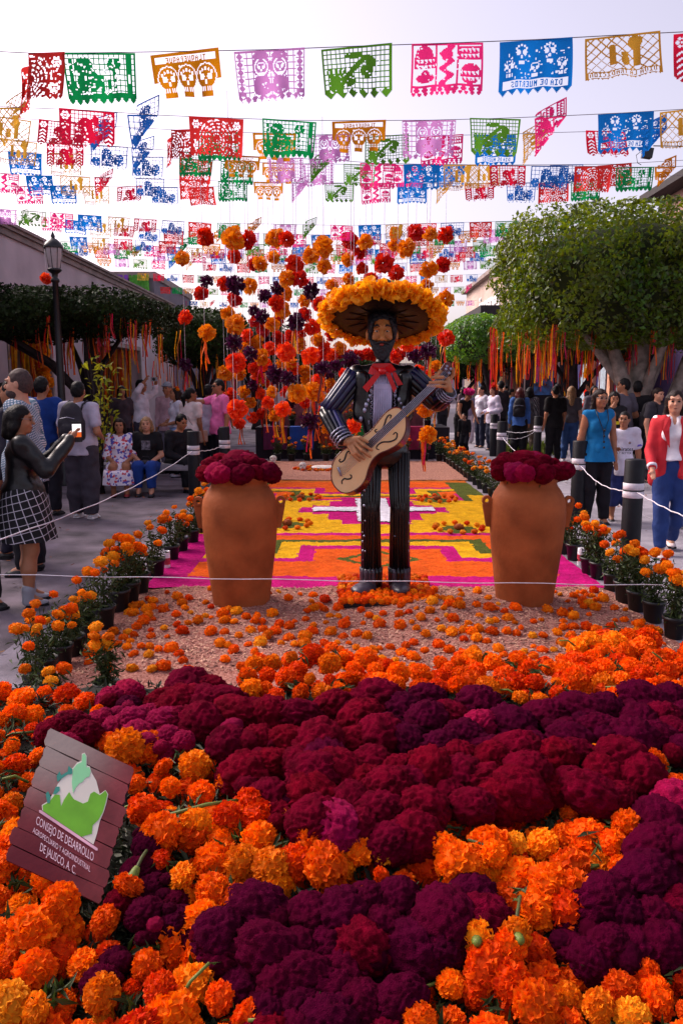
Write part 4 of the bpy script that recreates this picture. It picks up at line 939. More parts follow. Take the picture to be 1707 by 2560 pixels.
b = SDF(); b.ell(S(954, 861.5, -.118), (.017, .012, .009), .006); put('lips', b.mesh('lips', M('lip_red', '#8c2c22', rough=.4), .005), head)
hr = SDF(); hr.ell(S(955, 800, .03), (.105, .105, .085), .03); hr.ell(S(928, 823, .0), (.030, .075, .07), .02); hr.ell(S(983, 823, .0), (.030, .075, .07), .02)
for i in range(9): hr.cone(S(930+i*6.2, 800, -.07+.006*abs(i-4)), S(934+i*5.2, 790, -.03), .013, .016, .01)
hr.cone(S(931, 806, -.075), S(924, 846, -.03), .015, .013, .01); hr.cone(S(978, 804, -.075), S(985, 846, -.03), .015, .013, .01)
put('hair', hr.mesh('hair', m_char, .008, .005, 45), head)
be_ = SDF()
for i in range(11):
    u = (i-5)/5; x0 = 955+u*27; be_.cone(S(x0, 858-6*abs(u)+8*(1-abs(u)), -.065-.03*(1-u*u)), S(955+u*8, 900-6*abs(u), -.085), .017, .010, .008)
be_.cone(S(930, 848, -.05), S(936, 872, -.07), .016, .02, .012); be_.cone(S(980, 848, -.05), S(974, 872, -.07), .016, .02, .012); be_.ell(S(955, 882, -.05), (.06, .045, .055), .02)
put('beard', be_.mesh('beard', m_char, .007, .003, 60), head)
ms = SDF(); ms.cone(S(954, 854, -.122), S(938, 859, -.108), .011, .008, .006); ms.cone(S(956, 854, -.122), S(972, 859, -.108), .011, .008, .006); ms.cone(S(938, 859, -.108), S(930, 852, -.09), .008, .004, .004); ms.cone(S(972, 859, -.108), S(979, 853, -.09), .008, .004, .004)
put('moustache', ms.mesh('moustache', m_char, .006), head)
# sombrero
hat = empty('sombrero'); hat.parent = statue; hat.location = S(955, 803, .02); hat.rotation_euler = (math.radians(-20), math.radians(2.5), 0)
m_hatin = M('sombrero_felt', '#050304', rough=.5, var=.3, scale=7, spec=.2, bump=.2)
b = MB(); pr = [(.10, .03), (.2, .005), (.3, .0), (.36, .012), (.40, .035), (.41, .055), (.40, .06), (.35, .035), (.30, .024), (.2, .03), (.14, .04), (.125, .12), (.10, .24), (.06, .31), (.002, .33)]
b.lathe(pr, 48); b.build('brim', m_hatin, hat, True)
b = MB()
for k in range(14):
    a = k*2*math.pi/14; b.tube([(.13*math.cos(a), .13*math.sin(a), .008), (.25*math.cos(a), .25*math.sin(a), .001), (.37*math.cos(a), .37*math.sin(a), .018)], .005, 5)
b.build('brim_rib', m_hatin, hat, True)
b = MB(); b.tube([(.385*math.cos(a), .385*math.sin(a), .025) for a in np.linspace(0, 2*math.pi, 61)], .008, 6); b.build('brim_cord', m_hatin, hat, True)
for k in range(30):
    a = k*2*math.pi/30+random.uniform(-.05, .05); r = .412+random.uniform(-.012, .015)
    o = put_mat('rim_flower', random.choice(PF), hat, m_gold_paper, loc=(r*math.cos(a), r*math.sin(a), (.038+random.uniform(-.012, .012))), rot=(random.uniform(0, 6), random.uniform(0, 6), random.uniform(0, 6)), scale=random.uniform(.066, .084))
# hands
def hand_sdf(palm, fingers, thumb, r=.0125, pr=.026):
    h = SDF(); h.cone(palm[0], palm[1], .034, pr, .02); h.cone(palm[1], palm[2], pr, pr, .02)
    for f in fingers+[thumb]:
        for i in range(len(f)-1): h.cone(f[i], f[i+1], r*(1.12-.08*i), r*(1.04-.1*i), .004)
    return h
z8 = lambda x, y, d: S(760+x*.268, 1080+y*.268, d)
z7 = lambda x, y, d: S(760+x*.268, 680+y*.268, d)
h1 = hand_sdf([z8(370, 85, -.21), z8(420, 95, -.245), z8(470, 70, -.245)],
  [[z8(470, 55, -.25), z8(560, 125, -.285), z8(630, 168, -.265)], [z8(450, 80, -.25), z8(535, 170, -.29), z8(615, 228, -.265)], [z8(430, 100, -.25), z8(490, 195, -.29), z8(556, 248, -.265)], [z8(405, 110, -.25), z8(455, 205, -.285), z8(515, 264, -.265)]],
  [z8(430, 60, -.24), z8(520, 52, -.265), z8(590, 92, -.27)])
put('hand', h1.mesh('hand', m_hand, .0065), statue)
h2 = hand_sdf([z7(1345, 1110, -.14), z7(1335, 1060, -.17), z7(1320, 1000, -.17)],
  [[z7(1330, 955, -.17), z7(1270, 930, -.225), z7(1225, 965, -.24)], [z7(1340, 985, -.17), z7(1290, 980, -.235), z7(1190, 985, -.24)], [z7(1345, 1030, -.17), z7(1280, 1025, -.235), z7(1175, 1030, -.235)], [z7(1345, 1075, -.16), z7(1270, 1065, -.235), z7(1155, 1062, -.225)]],
  [z7(1335, 1030, -.15), z7(1390, 960, -.15), z7(1385, 900, -.17)])
put('hand', h2.mesh('hand', m_hand, .0065), statue)

# ================================================================== GUITAR
YG = -.235
gt = empty('guitar', STAT+S(870, 1190, YG)); tag(gt, 'pale topped wooden guitar with dark red sides held by the statue', 'guitar')
go = Vector(gt.location)-STAT
def SG(px, py, dy=YG): return S(px, py, dy)-go
out_px = [(828, 1187), (831, 1160), (843, 1139), (859, 1124), (880, 1112), (902, 1094), (925, 1078), (946, 1052), (964, 1031), (985, 1019), (1002, 1022), (1013, 1039), (1015, 1066), (1009, 1090), (993, 1111), (969, 1125), (948, 1134), (931, 1150), (921, 1171), (913, 1198), (899, 1217), (875, 1231), (854, 1231), (838, 1218), (830, 1203)]
def smooth_closed(p, k=3):
    p = np.array(p, float); n = len(p); o = []
    for i in range(n):
        a, b, c, d = p[i-1], p[i], p[(i+1) % n], p[(i+2) % n]
        for t in np.arange(k)/k: o.append(.5*((2*b)+(-a+c)*t+(2*a-5*b+4*c-d)*t*t+(-a+3*b-3*c+d)*t**3))
    return o
op = smooth_closed(out_px); n = len(op); cen = np.mean(op, 0); sh = Vector((.040, .115, -.034))
m_top = M('spruce_top', '#e6bc84', rough=.4, var=.1, scale=5, second='#eecb98', spec=.4, coat=.25); m_side = M('mahogany', '#5c150d', rough=.3, var=.25, scale=5, coat=.5)
front = [SG(*p) for p in op]; back = [p+sh for p in front]
put('soundboard', mesh('soundboard', front+[p+Vector((0, .006, 0)) for p in front], [tuple(range(n))]+[(i, n+i, n+(i+1) % n, (i+1) % n) for i in range(n)], m_top), gt)
fr2 = [p+Vector((0, .004, 0)) for p in front]
put('body_sides', mesh('body_sides', fr2+back, [(i, n+i, n+(i+1) % n, (i+1) % n) for i in range(n)]+[tuple(range(2*n-1, n-1, -1))], m_side), gt)
b = MB(); b.tube([p+Vector((0, -.001, 0)) for p in front+front[:1]], .0045, 6); b.build('binding', m_side, gt, True)
dd = Vector((.736, 0, .677)); pn = Vector((.677, 0, -.736))
b = MB(); nk0, nk1 = SG(985, 1055, YG+.012), SG(1116, 934, YG+.03)
w = .027
b.add([nk0-pn*w, nk0+pn*w, nk1+pn*w*.85, nk1-pn*w*.85]+[q+Vector((.01, .045, -.01)) for q in (nk0-pn*w, nk0+pn*w, nk1+pn*w*.85, nk1-pn*w*.85)], [(0, 1, 2, 3), (7, 6, 5, 4), (0, 4, 5, 1), (1, 5, 6, 2), (2, 6, 7, 3), (3, 7, 4, 0)]); b.build('neck', m_side, gt)
m_fret = M('fingerboard', '#180f18', rough=.4, var=.2)
f0, f1 = SG(912, 1122, YG-.006), SG(1116, 934, YG+.006); w = .026
b = MB(); b.add([f0-pn*w, f0+pn*w, f1+pn*w*.8, f1-pn*w*.8]+[q+Vector((0, .012, 0)) for q in (f0-pn*w, f0+pn*w, f1+pn*w*.8, f1-pn*w*.8)], [(0, 1, 2, 3), (7, 6, 5, 4), (0, 4, 5, 1), (1, 5, 6, 2), (2, 6, 7, 3), (3, 7, 4, 0)]); b.build('fingerboard', m_fret, gt)
hp = zz([(1255, 930), (1310, 850), (1345, 835), (1372, 850), (1365, 900), (1330, 960), (1300, 985)])
plate([(x, y) for x, y in hp], YG+.01, .03, m_side, 'headstock', gt); bpy.data.objects['headstock'].location = -go
for i in range(6):
    o_ = (i-2.5)*.0075; b = MB(); a, c = SG(852, 1180, YG-.016)+pn*o_*1.6, SG(1122, 926, YG-.004)+pn*o_*1.1; b.tube([a, c], .0016, 5); b.build('string', M('string_steel', '#c8c4d4', rough=.3, metal=.7), gt, True)
for (zx, zy) in ((1365, 905), (1350, 945), (1330, 880), (1320, 905)):
    b = MB(); b.ball(z7(zx, zy, YG-.01)-go, .011, 9, 6); b.build('tuning_peg', m_silver, gt, True)
b = MB(); br0, br1 = SG(845, 1168, YG-.008), SG(853, 1190, YG-.008); b.tube([br0, br1], .009, 7); b.build('bridge', m_silver, gt, True)
def fhole(pts):
    pts = np.array(pts, float); o = []
    for i in range(len(pts)-1):
        a, bb, c, d = pts[max(i-1, 0)], pts[i], pts[i+1], pts[min(i+2, len(pts)-1)]
        for t in np.arange(4)/4: o.append(.5*((2*bb)+(-a+c)*t+(2*a-5*bb+4*c-d)*t*t+(-a+3*bb-3*c+d)*t**3))
    o.append(pts[-1]); b = MB(); b.tube([SG(x, y, YG-.001) for x, y in o], [.0035+.0025*math.sin(math.pi*i/(len(o)-1)) for i in range(len(o))], 6); b.build('sound_hole', m_fret, gt, True)
fhole(zz([(800, 1365), (812, 1340), (790, 1335), (765, 1370), (750, 1420), (725, 1465), (680, 1495), (660, 1480), (680, 1465)]))
fhole([(760+x*.268, 1080+y*.268) for x, y in [(830, 25), (850, 5), (868, 20), (855, 65), (800, 90), (730, 95), (685, 125), (675, 155), (700, 165)]])
fhole([(760+x*.268, 1080+y*.268) for x, y in [(425, 205), (428, 185), (405, 185), (390, 215), (375, 260), (345, 280), (328, 268), (340, 250)]])
fhole([(760+x*.268, 1080+y*.268) for x, y in [(425, 400), (440, 405), (438, 430), (405, 440), (375, 435), (352, 460), (355, 485)]])
# ================================================================== CUT-PAPER BANNERS
FONT = {'A': '010101111101101', 'C': '011100100100011', 'D': '110101101101110', 'E': '111100110100111', 'I': '111010010010111', 'L': '100100100100111', 'M': '101111111101101', 'N': '110101101101101', 'O': '111101101101111', 'P': '110101110100100', 'Q': '111101101111001', 'R': '110101110101101', 'S': '011100010001110', 'T': '111010010010010', 'U': '101101101101111', 'V': '101101101101010', ' ': '0'*15}
BW, BH = 72, 46
def px_text(s, w, h, x0, y0, sc=1):
    g_ = np.zeros((h, w), bool); x = x0
    for ch in s:
        b = FONT[ch]
        for r in range(5):
            for c in range(3):
                if b[r*3+c] == '1': g_[y0+r*sc:y0+r*sc+sc, x+c:x+c+1] = True
        x += 4 if ch != ' ' else 2
    return g_[:, ::-1]            # the street sees the back of the paper
_v, _u = np.mgrid[0:BH, 0:BW]; UX, UY = _u+.5, _v+.5
def disc(x, y, r, ry=None): return ((UX-x)/r)**2+((UY-y)/(ry or r))**2 < 1
def rect(x0, y0, x1, y1): return (UX > x0) & (UX < x1) & (UY > y0) & (UY < y1)
def lattice(s, t=1.2, diag=False):
    a, b = (UX+UY, UX-UY) if diag else (UX, UY); s2 = s*1.41 if diag else s
    return ((a % s2) < t*(1.41 if diag else 1)) | ((b % s2) < t*(1.41 if diag else 1))
def frame(t=3): return ~rect(t, t, BW-t, BH-t)
def skull(x, y, r, K):
    K |= disc(x, y, r, r*1.1); K |= rect(x-r*.55, y+r*.6, x+r*.55, y+r*1.6)
    for s in (-1, 1): K &= ~disc(x+s*r*.42, y+r*.05, r*.27, r*.32)
    K &= ~disc(x, y+r*.55, r*.13, r*.22)
    for s in (-.36, -.12, .12, .36): K &= ~rect(x+s*r-.55, y+r*.95, x+s*r+.55, y+r*1.4)
    for a in range(-60, 61, 30): K &= ~disc(x+r*.75*math.sin(math.radians(a)), y-r*.72*math.cos(math.radians(a)), r*.11, r*.17)
    return K
def holes(K, n, seed, r0, r1, region=None):
    r = np.random.default_rng(seed)
    for _ in range(n):
        x, y, a = r.uniform(4, BW-4), r.uniform(4, BH-4), r.uniform(r0, r1); h = disc(x, y, a, a*r.uniform(.5, 1.3)); K = K & ~(h if region is None else h & region)
    return K
def flower(K, x, y, r, hole=True):
    for a in range(6): m_ = disc(x+r*.62*math.cos(a*1.047), y+r*.62*math.sin(a*1.047), r*.27); K = K & ~m_
    return K & ~disc(x, y, r*.16)
def fringe(K, n=9, depth=4):
    sc_ = (np.abs(((UX/BW*n) % 1)-.5)*2); return K & ~(UY > BH-depth*(sc_**1.5)-.3)
def patt(name):
    K = np.ones((BH, BW), bool)
    if name == 'skulls4':
        for x, y, r in ((22, 10, 8), (50, 10, 8), (10, 22, 6.5), (62, 22, 6.5), (36, 24, 5.5)): K = skull(x, y, r, K)
        K = holes(K, 70, 3, .5, 1.1, rect(0, 2, BW, 33)); K &= ~rect(4, 34, BW-4, 41) | px_text('DIA DE MUERTOS', BW, BH, 9, 35) ; K |= rect(0, 33, BW, 34.4) | rect(0, 40.5, BW, 42)
        return fringe(K, 8, 5)
    if name == 'catrina':
        K = lattice(6, 1.3) | frame(2.2) | rect(0, 40, BW, BH)
        for x in (27, 46): K |= disc(x, 14, 9, 11); K |= rect(x-8, 22, x+8, 38) & ~disc(x-11, 22, 5) & ~disc(x+11, 22, 5); K |= disc(x, 33, 9, 8)
        for x in (27, 46): K = skull(x, 15, 5.5, K & ~(disc(x, 15, 7, 8) & ~disc(x, 15, 5.8, 6.8))); K |= disc(x, 5, 8, 3.5)
        K = holes(K, 60, 5, .5, 1.0, rect(18, 4, 55, 39))
        for s in (0, 1):
            x = 5 if s == 0 else BW-5; K |= rect(x-4, 0, x+4, 40)
            for y in range(5, 40, 7): K &= ~((np.abs(UX-x)+np.abs(UY-y) > 3.3) & rect(x-3.6, y-3.2, x+3.6, y+3.2))
        for x in range(5, BW, 9): K &= ~((np.abs(UX-x) < np.abs(UY-42.5)*.8) & (np.abs(UY-42.5) < 2.3))
        return fringe(K, 10, 4)
    if name == 'zapata':
        K = lattice(4.6, 1.05) | frame(1.6); K |= disc(13, 34, 8, 7) | disc(50, 15, 5, 6) | disc(46, 22, 7, 6); K |= (np.abs((UX-30)-(UY-22)*-1.2) < 4) & rect(16, 8, 52, 40); K |= disc(33, 8, 9, 3); K |= disc(26, 30, 8, 6)
        for a in range(5): K |= (np.abs((UX-13)-(34-UY)*(a-2)*.35) < 1.5) & rect(4, 18, 24, 36)
        K |= UY > 40-2*np.sin(UX*.5); K = holes(K, 45, 9, .5, .9, rect(6, 6, 62, 40)); return fringe(K, 6, 5)
    if name == 'bell':
        K = frame(2) | rect(24, 0, 26, BH) | rect(46, 0, 48, BH) | rect(0, 36, BW, 38); K |= disc(13, 12, 9, 10) | rect(3, 12, 24, 22) | disc(60, 27, 10, 9) | disc(14, 30, 9, 4) | disc(14, 26, 4, 3)
        K |= rect(48, 3, 70, 15); K |= disc(36, 10, 6) | (np.abs(UX-36-np.sin(UY*.5)*4) < 4); K = holes(K, 80, 11, .5, 1.0, rect(4, 3, 68, 35))
        for y in (14, 19): K &= ~(rect(4, y, 23, y+3) & (((UX % 4)/4) > (UY-y)/3)); 
        for y in (5, 10, 25, 30): K &= ~(rect(50, y, 69, y+3) & (((UX % 4)/4) > (UY-y)/3))
        for x in range(6, BW, 8): K |= rect(x-4, 38, x+4, 42) & (np.abs(UX-x) < 3.6-np.abs(UY-40))
        return fringe(K | rect(0, 42, BW, BH), 12, 4.5)
    if name == 'couple':
        K = lattice(7, 1.0, True) | frame(1.8); K |= disc(26, 12, 3.2) | rect(23, 14, 29, 31) | disc(48, 8, 7, 6) | rect(46, 12, 53, 33) | disc(38, 27, 4, 6) | rect(34, 18, 41, 22); K |= rect(0, 37, BW, BH)
        K &= ~rect(3, 38.2, BW-3, 43.6) | px_text('VIVA LA TRADICION', BW, BH, 5, 38); return fringe(K, 16, 1.6)
    if name == 'skulls3':
        K = rect(0, 0, BW, 12); K &= ~rect(4, 3, BW-4, 9.4) | px_text('TLAQUEPAQUE', BW, BH, 14, 4); K |= rect(0, 10, BW, 26)
        for x in (15, 36, 57): K |= disc(x, 22, 10.5, 12); K = skull(x, 23, 9.2, K & ~(disc(x, 23, 10.6, 11.6) & ~disc(x, 23, 9.6, 10.6)))
        for x in (15, 36, 57): K |= rect(x-6, 36, x+6, 41); 
        K = holes(K, 16, 15, .6, 1.1, rect(3, 12, 69, 16)); K &= ~(rect(20.5, 33, 30, BH) | rect(41, 33, 51, BH) | rect(0, 34, 8, BH) | rect(64, 34, BW, BH) | (UY > 42)); return K
    if name == 'cactus':
        K = lattice(5, 1.1) | frame(2.2); K |= disc(20, 12, 9, 8) | disc(50, 11, 7, 6) | rect(48, 12, 52, 38) | disc(24, 26, 12, 10) | rect(62, 0, 68, 40) | (UY > 37); K |= rect(36, 20, 39, 40) | rect(42, 24, 45, 40) | rect(5, 5, 9, 40)
        for a in range(7): K |= (np.abs((UX-10)-(40-UY)*(a-3)*.28) < 1.2) & rect(2, 26, 26, 42)
        K = holes(K, 130, 21, .5, 1.3, rect(4, 3, 60, 38)); K &= ~rect(63.5, 20, 66.5, 28); return fringe(K, 9, 4)
    if name == 'dancer':
        K = lattice(5, 1.2) | frame(2.2) | rect(0, 0, 15, BH) | rect(BW-15, 0, BW, BH); K |= disc(34, 18, 9, 9) | disc(44, 33, 12, 8) | disc(28, 36, 9, 6) | rect(30, 20, 44, 34) | disc(46, 14, 5, 8)
        for x in (8, BW-8):
            K = flower(K, x, 8, 6.5)
            for y in range(17, 42, 6): K &= ~((np.abs(UX-x) < 5) & (np.abs(UY-y-np.abs(UX-x)*.6) < 1.1)); 
        K = holes(K, 75, 31, .5, 1.1, rect(15, 6, 57, 42)); return fringe(K, 5, 6)
    if name == 'paisley':
        K = flower(flower(K, 9, 9, 6), 63, 9, 6); K = flower(flower(K, 9, 34, 6), 62, 34, 6)
        for a in range(5): K &= ~((np.abs(np.hypot(UX-36, UY-26)-(6+a*4.2)) < .8) & (np.sin(np.arctan2(UY-26, UX-36)*14+a) > -.2))
        return fringe(holes(K, 110, 41, .5, 1.1), 14, 3)
    K = frame(2) | lattice(8, 1.4); K |= disc(30, 14, 10, 9) | rect(20, 18, 46, 40) | disc(56, 28, 10, 12) | disc(10, 32, 8, 9); return fringe(holes(K, 170, 51, .5, 1.2), 7, 5)
BSX, BSZ = .455, .29
def banner_mesh(name, K, mode, seed):
    r = random.Random(seed); ii = np.argwhere(K); vid_ = np.arange((BW+1)*(BH+1)).reshape(BH+1, BW+1)
    q = np.stack([vid_[ii[:, 0], ii[:, 1]], vid_[ii[:, 0], ii[:, 1]+1], vid_[ii[:, 0]+1, ii[:, 1]+1], vid_[ii[:, 0]+1, ii[:, 1]]], 1)
    gv, gu = np.mgrid[0:BH+1, 0:BW+1]; x = (gu.ravel()/BW-.5)*BSX; z = -gv.ravel()/BH*BSZ; t = -z/BSZ; ph = r.uniform(0, 6)
    y = t*(.030*np.sin(x*17+ph)+.014*np.sin(x*37+ph*2))+.09*t*t*math.sin(ph); x = x*(1-.06*t*(1 if mode != 'b' else -.3)); z = z+.012*t*np.sin(x*15+ph)
    if mode == 'fold':         # one lower corner blown over
        d = (x*.75-z*.66)-.03; k = d > 0; x = np.where(k, x-1.7*d*.75, x); z = np.where(k, z+1.7*d*.66, z); y = np.where(k, y+.02+.25*d, y)
    if mode == 'hang':         # one end has come loose and hangs down
        d = -x-.02; k = d > 0; x = np.where(k, x+.85*d, x); z = np.where(k, z-.75*d, z); y = np.where(k, y+.05*np.sin(d*30), y)
    u_, inv = np.unique(q, return_inverse=True); V_ = np.stack([x, y, z], 1)[u_]
    return mesh(name, V_, inv.reshape(q.shape))
def paper(n, c, t): return M('paper_'+n, c, rough=.7, var=.08, scale=4, transl=.5, tcol=t, spec=.2, objv=.12)
KINDS = {'bell': ('pink', 'a bell and pot', paper('pink', '#c81868', '#e0307c')), 'skulls4': ('blue', 'four skulls', paper('blue', '#0a58a8', '#0c70c8')), 'couple': ('gold', 'couple on lattice', paper('gold', '#b8801a', '#c89a3a')),
 'dancer': ('red', 'dancer and flower columns', paper('red', '#b80c30', '#d81840')), 'weave': ('dark blue', 'a dense scroll pattern', paper('dblue', '#12489a', '#2060b0')), 'paisley': ('brick red', 'daisies and scrolls', paper('brick', '#a01820', '#c83030')),
 'cactus': ('green', 'a palm and cactus', paper('green', '#04703c', '#0a8a48')), 'skulls3': ('orange', 'three skulls under letters', paper('orange', '#b06808', '#c8800c')), 'catrina': ('lilac', 'two skeleton figures', paper('lilac', '#b070b8', '#c888c8')), 'zapata': ('olive green', 'kneeling figure on lattice', paper('olive', '#38641a', '#4e8424'))}
CYC = ['bell', 'skulls4', 'couple', 'dancer', 'weave', 'paisley', 'cactus', 'skulls3', 'catrina', 'zapata']
BM = {}
for i, k in enumerate(CYC):
    K = patt(k)
    for m_ in ('a', 'b', 'fold'): BM[k, m_] = banner_mesh('banner_'+k, K, m_, i*7+len(m_))
BM['dancer', 'hang'] = banner_mesh('banner_hang', patt('dancer'), 'hang', 5); BM['paisley', 'hang'] = banner_mesh('banner_hang', patt('paisley'), 'hang', 5)
SC = 1707/1568
m_cord = M('cord', '#6c6470', rough=.7)
ROWS = [  # depth, [(view x, view y of the string, motif, state)]
 (5.35, [(72, 122, 'paisley', 'hang'), (227, 121, 'cactus', 'a'), (423, 118, 'skulls3', 'a'), (618, 114, 'catrina', 'a'), (818, 106, 'zapata', 'a'), (1027, 99, 'bell', 'b'), (1230, 91, 'skulls4', 'b'), (1428, 80, 'couple', 'b'), (1632, 70, 'dancer', 'a')]),
 (7.0, [(50, 247, 'couple', 'fold'), (200, 253, 'dancer', 'b'), (352, 264, 'weave', 'fold'), (497, 270, 'paisley', 'a'), (665, 276, 'cactus', 'a'), (824, 277, 'skulls3', 'a'), (985, 276, 'catrina', 'a'), (1137, 272, 'zapata', 'a'), (1290, 266, 'bell', 'fold'), (1436, 259, 'skulls4', 'a'), (1580, 250, 'couple', 'a')]),
 (8.7, [(20, 270, 'couple', 'a'), (142, 279, 'dancer', 'b'), (258, 290, 'weave', 'fold'), (397, 298, 'paisley', 'hang'), (505, 303, 'cactus', 'b'), (630, 306, 'skulls3', 'a'), (757, 309, 'catrina', 'a'), (888, 311, 'zapata', 'b'), (1013, 311, 'bell', 'a'), (1136, 309, 'skulls4', 'a'), (1250, 305, 'couple', 'fold'), (1390, 301, 'dancer', 'b'), (1523, 294, 'skulls4', 'fold')]),
 (10.3, [(42, 322, 'couple', 'a'), (150, 330, 'dancer', 'b'), (252, 335, 'weave', 'a'), (345, 342, 'weave', 'fold'), (452, 350, 'cactus', 'a'), (558, 358, 'skulls3', 'a'), (655, 363, 'catrina', 'a'), (755, 367, 'zapata', 'fold'), (868, 375, 'bell', 'a'), (968, 377, 'skulls4', 'a'), (1060, 378, 'couple', 'a'), (1165, 380, 'dancer', 'a'), (1262, 381, 'weave', 'b'), (1362, 382, 'paisley', 'a'), (1457, 384, 'cactus', 'a'), (1545, 383, 'skulls3', 'fold')]),
 (11.6, [(58, 350, 'skulls4', 'a'), (150, 352, 'couple', 'b'), (340, 360, 'weave', 'a'), (450, 366, 'paisley', 'a'), (545, 372, 'cactus', 'b'), (640, 374, 'skulls3', 'b'), (730, 376, 'catrina', 'a'), (826, 378, 'zapata', 'a'), (935, 379, 'bell', 'b'), (1030, 379, 'skulls4', 'a'), (1110, 379, 'couple', 'b'), (1300, 378, 'weave', 'b'), (1410, 377, 'paisley', 'b')]),
 (12.8, [(10, 398, 'bell', 'a'), (90, 403, 'skulls4', 'b'), (173, 405, 'couple', 'a'), (251, 408, 'dancer', 'fold'), (345, 410, 'weave', 'a'), (446, 413, 'paisley', 'a'), (534, 417, 'cactus', 'b'), (616, 418, 'skulls3', 'a'), (701, 420, 'catrina', 'fold'), (779, 420, 'zapata', 'a'), (862, 421, 'bell', 'b'), (946, 421, 'skulls4', 'b'), (1035, 421, 'couple', 'fold'), (1100, 421, 'dancer', 'a'), (1196, 420, 'weave', 'a'), (1270, 418, 'paisley', 'b'), (1345, 415, 'cactus', 'a')]),
 (14.2, [(67, 428, 'bell', 'a'), (146, 426, 'skulls4', 'a'), (220, 428, 'couple', 'a'), (298, 428, 'dancer', 'b'), (378, 430, 'weave', 'a'), (462, 430, 'paisley', 'b')]),
]
def procrow(Y, x0, x1, pts, off, seed):
    r = random.Random(seed); w = .45*FPX/Y/SC; xs = []; x = x0; i = off
    while x < x1:
        y = float(np.interp(x, [p[0] for p in pts], [p[1] for p in pts])); xs.append((x, y, CYC[i % 10], r.choices(('a', 'b', 'fold'), (5, 4, 1))[0])); x += w*r.uniform(1.22, 1.38); i += 1
    return (Y, xs)
ROWS += [procrow(16.2, 12, 1190, [(0, 480), (450, 511), (800, 518), (1200, 507)], 8, 1), procrow(18.5, 60, 1180, [(0, 488), (400, 530), (800, 541), (1200, 525)], 9, 2), procrow(20.5, 180, 1150, [(100, 540), (500, 560), (800, 562), (1200, 548)], 1, 3),
 procrow(21.8, 160, 1150, [(100, 552), (500, 572), (800, 575), (1200, 562)], 6, 9), procrow(23, 190, 1140, [(100, 562), (500, 582), (800, 585), (1200, 575)], 4, 4), procrow(26.5, 240, 1120, [(100, 585), (500, 604), (800, 608), (1200, 595)], 7, 5), procrow(31, 330, 1110, [(100, 618), (500, 634), (800, 637), (1200, 628)], 2, 6), procrow(37, 380, 1090, [(100, 650), (500, 663), (800, 665), (1200, 655)], 5, 7), procrow(45, 420, 1090, [(100, 680), (500, 694), (800, 696), (1200, 688)], 0, 8)]
for ri, (Y, items) in enumerate(ROWS):
    items = sorted(items); pts = [P(x*SC, y*SC, Y) for x, y, _, _ in items]
    a, b = pts[0], pts[-1]; full = [a+Vector((-2.2, 0, .10))]+pts+[b+Vector((2.2, 0, .12))]
    c = MB(); c.tube(full, .0028 if Y < 9 else .0035, 5); tag(c.build('banner_string', m_cord), 'thin string carrying the %s row of paper banners from the camera' % ordinal(ri), 'string', 'strings of paper banners')
    for i, (p, it) in enumerate(zip(pts, items)):
        cn, mot, mt = KINDS[it[2]]; q0, q1 = pts[max(i-1, 0)], pts[min(i+1, len(pts)-1)]; sl_ = math.atan2(q1.z-q0.z, max(q1.x-q0.x, .1))
        o = put_mat('paper_banner', BM[it[2], it[3]], None, mt, loc=p, rot=(random.uniform(-.18, .26), -sl_+random.uniform(-.03, .03), random.uniform(-.22, .22)))
        st_ = {'fold': ', folded', 'hang': ', torn loose'}.get(it[3], '')
        tag(o, '%s paper banner with %s%s, %s on %s string' % (cn, mot, st_, ordinal(i), ordinal(ri)), 'paper banner', 'cut-paper banners over the street')

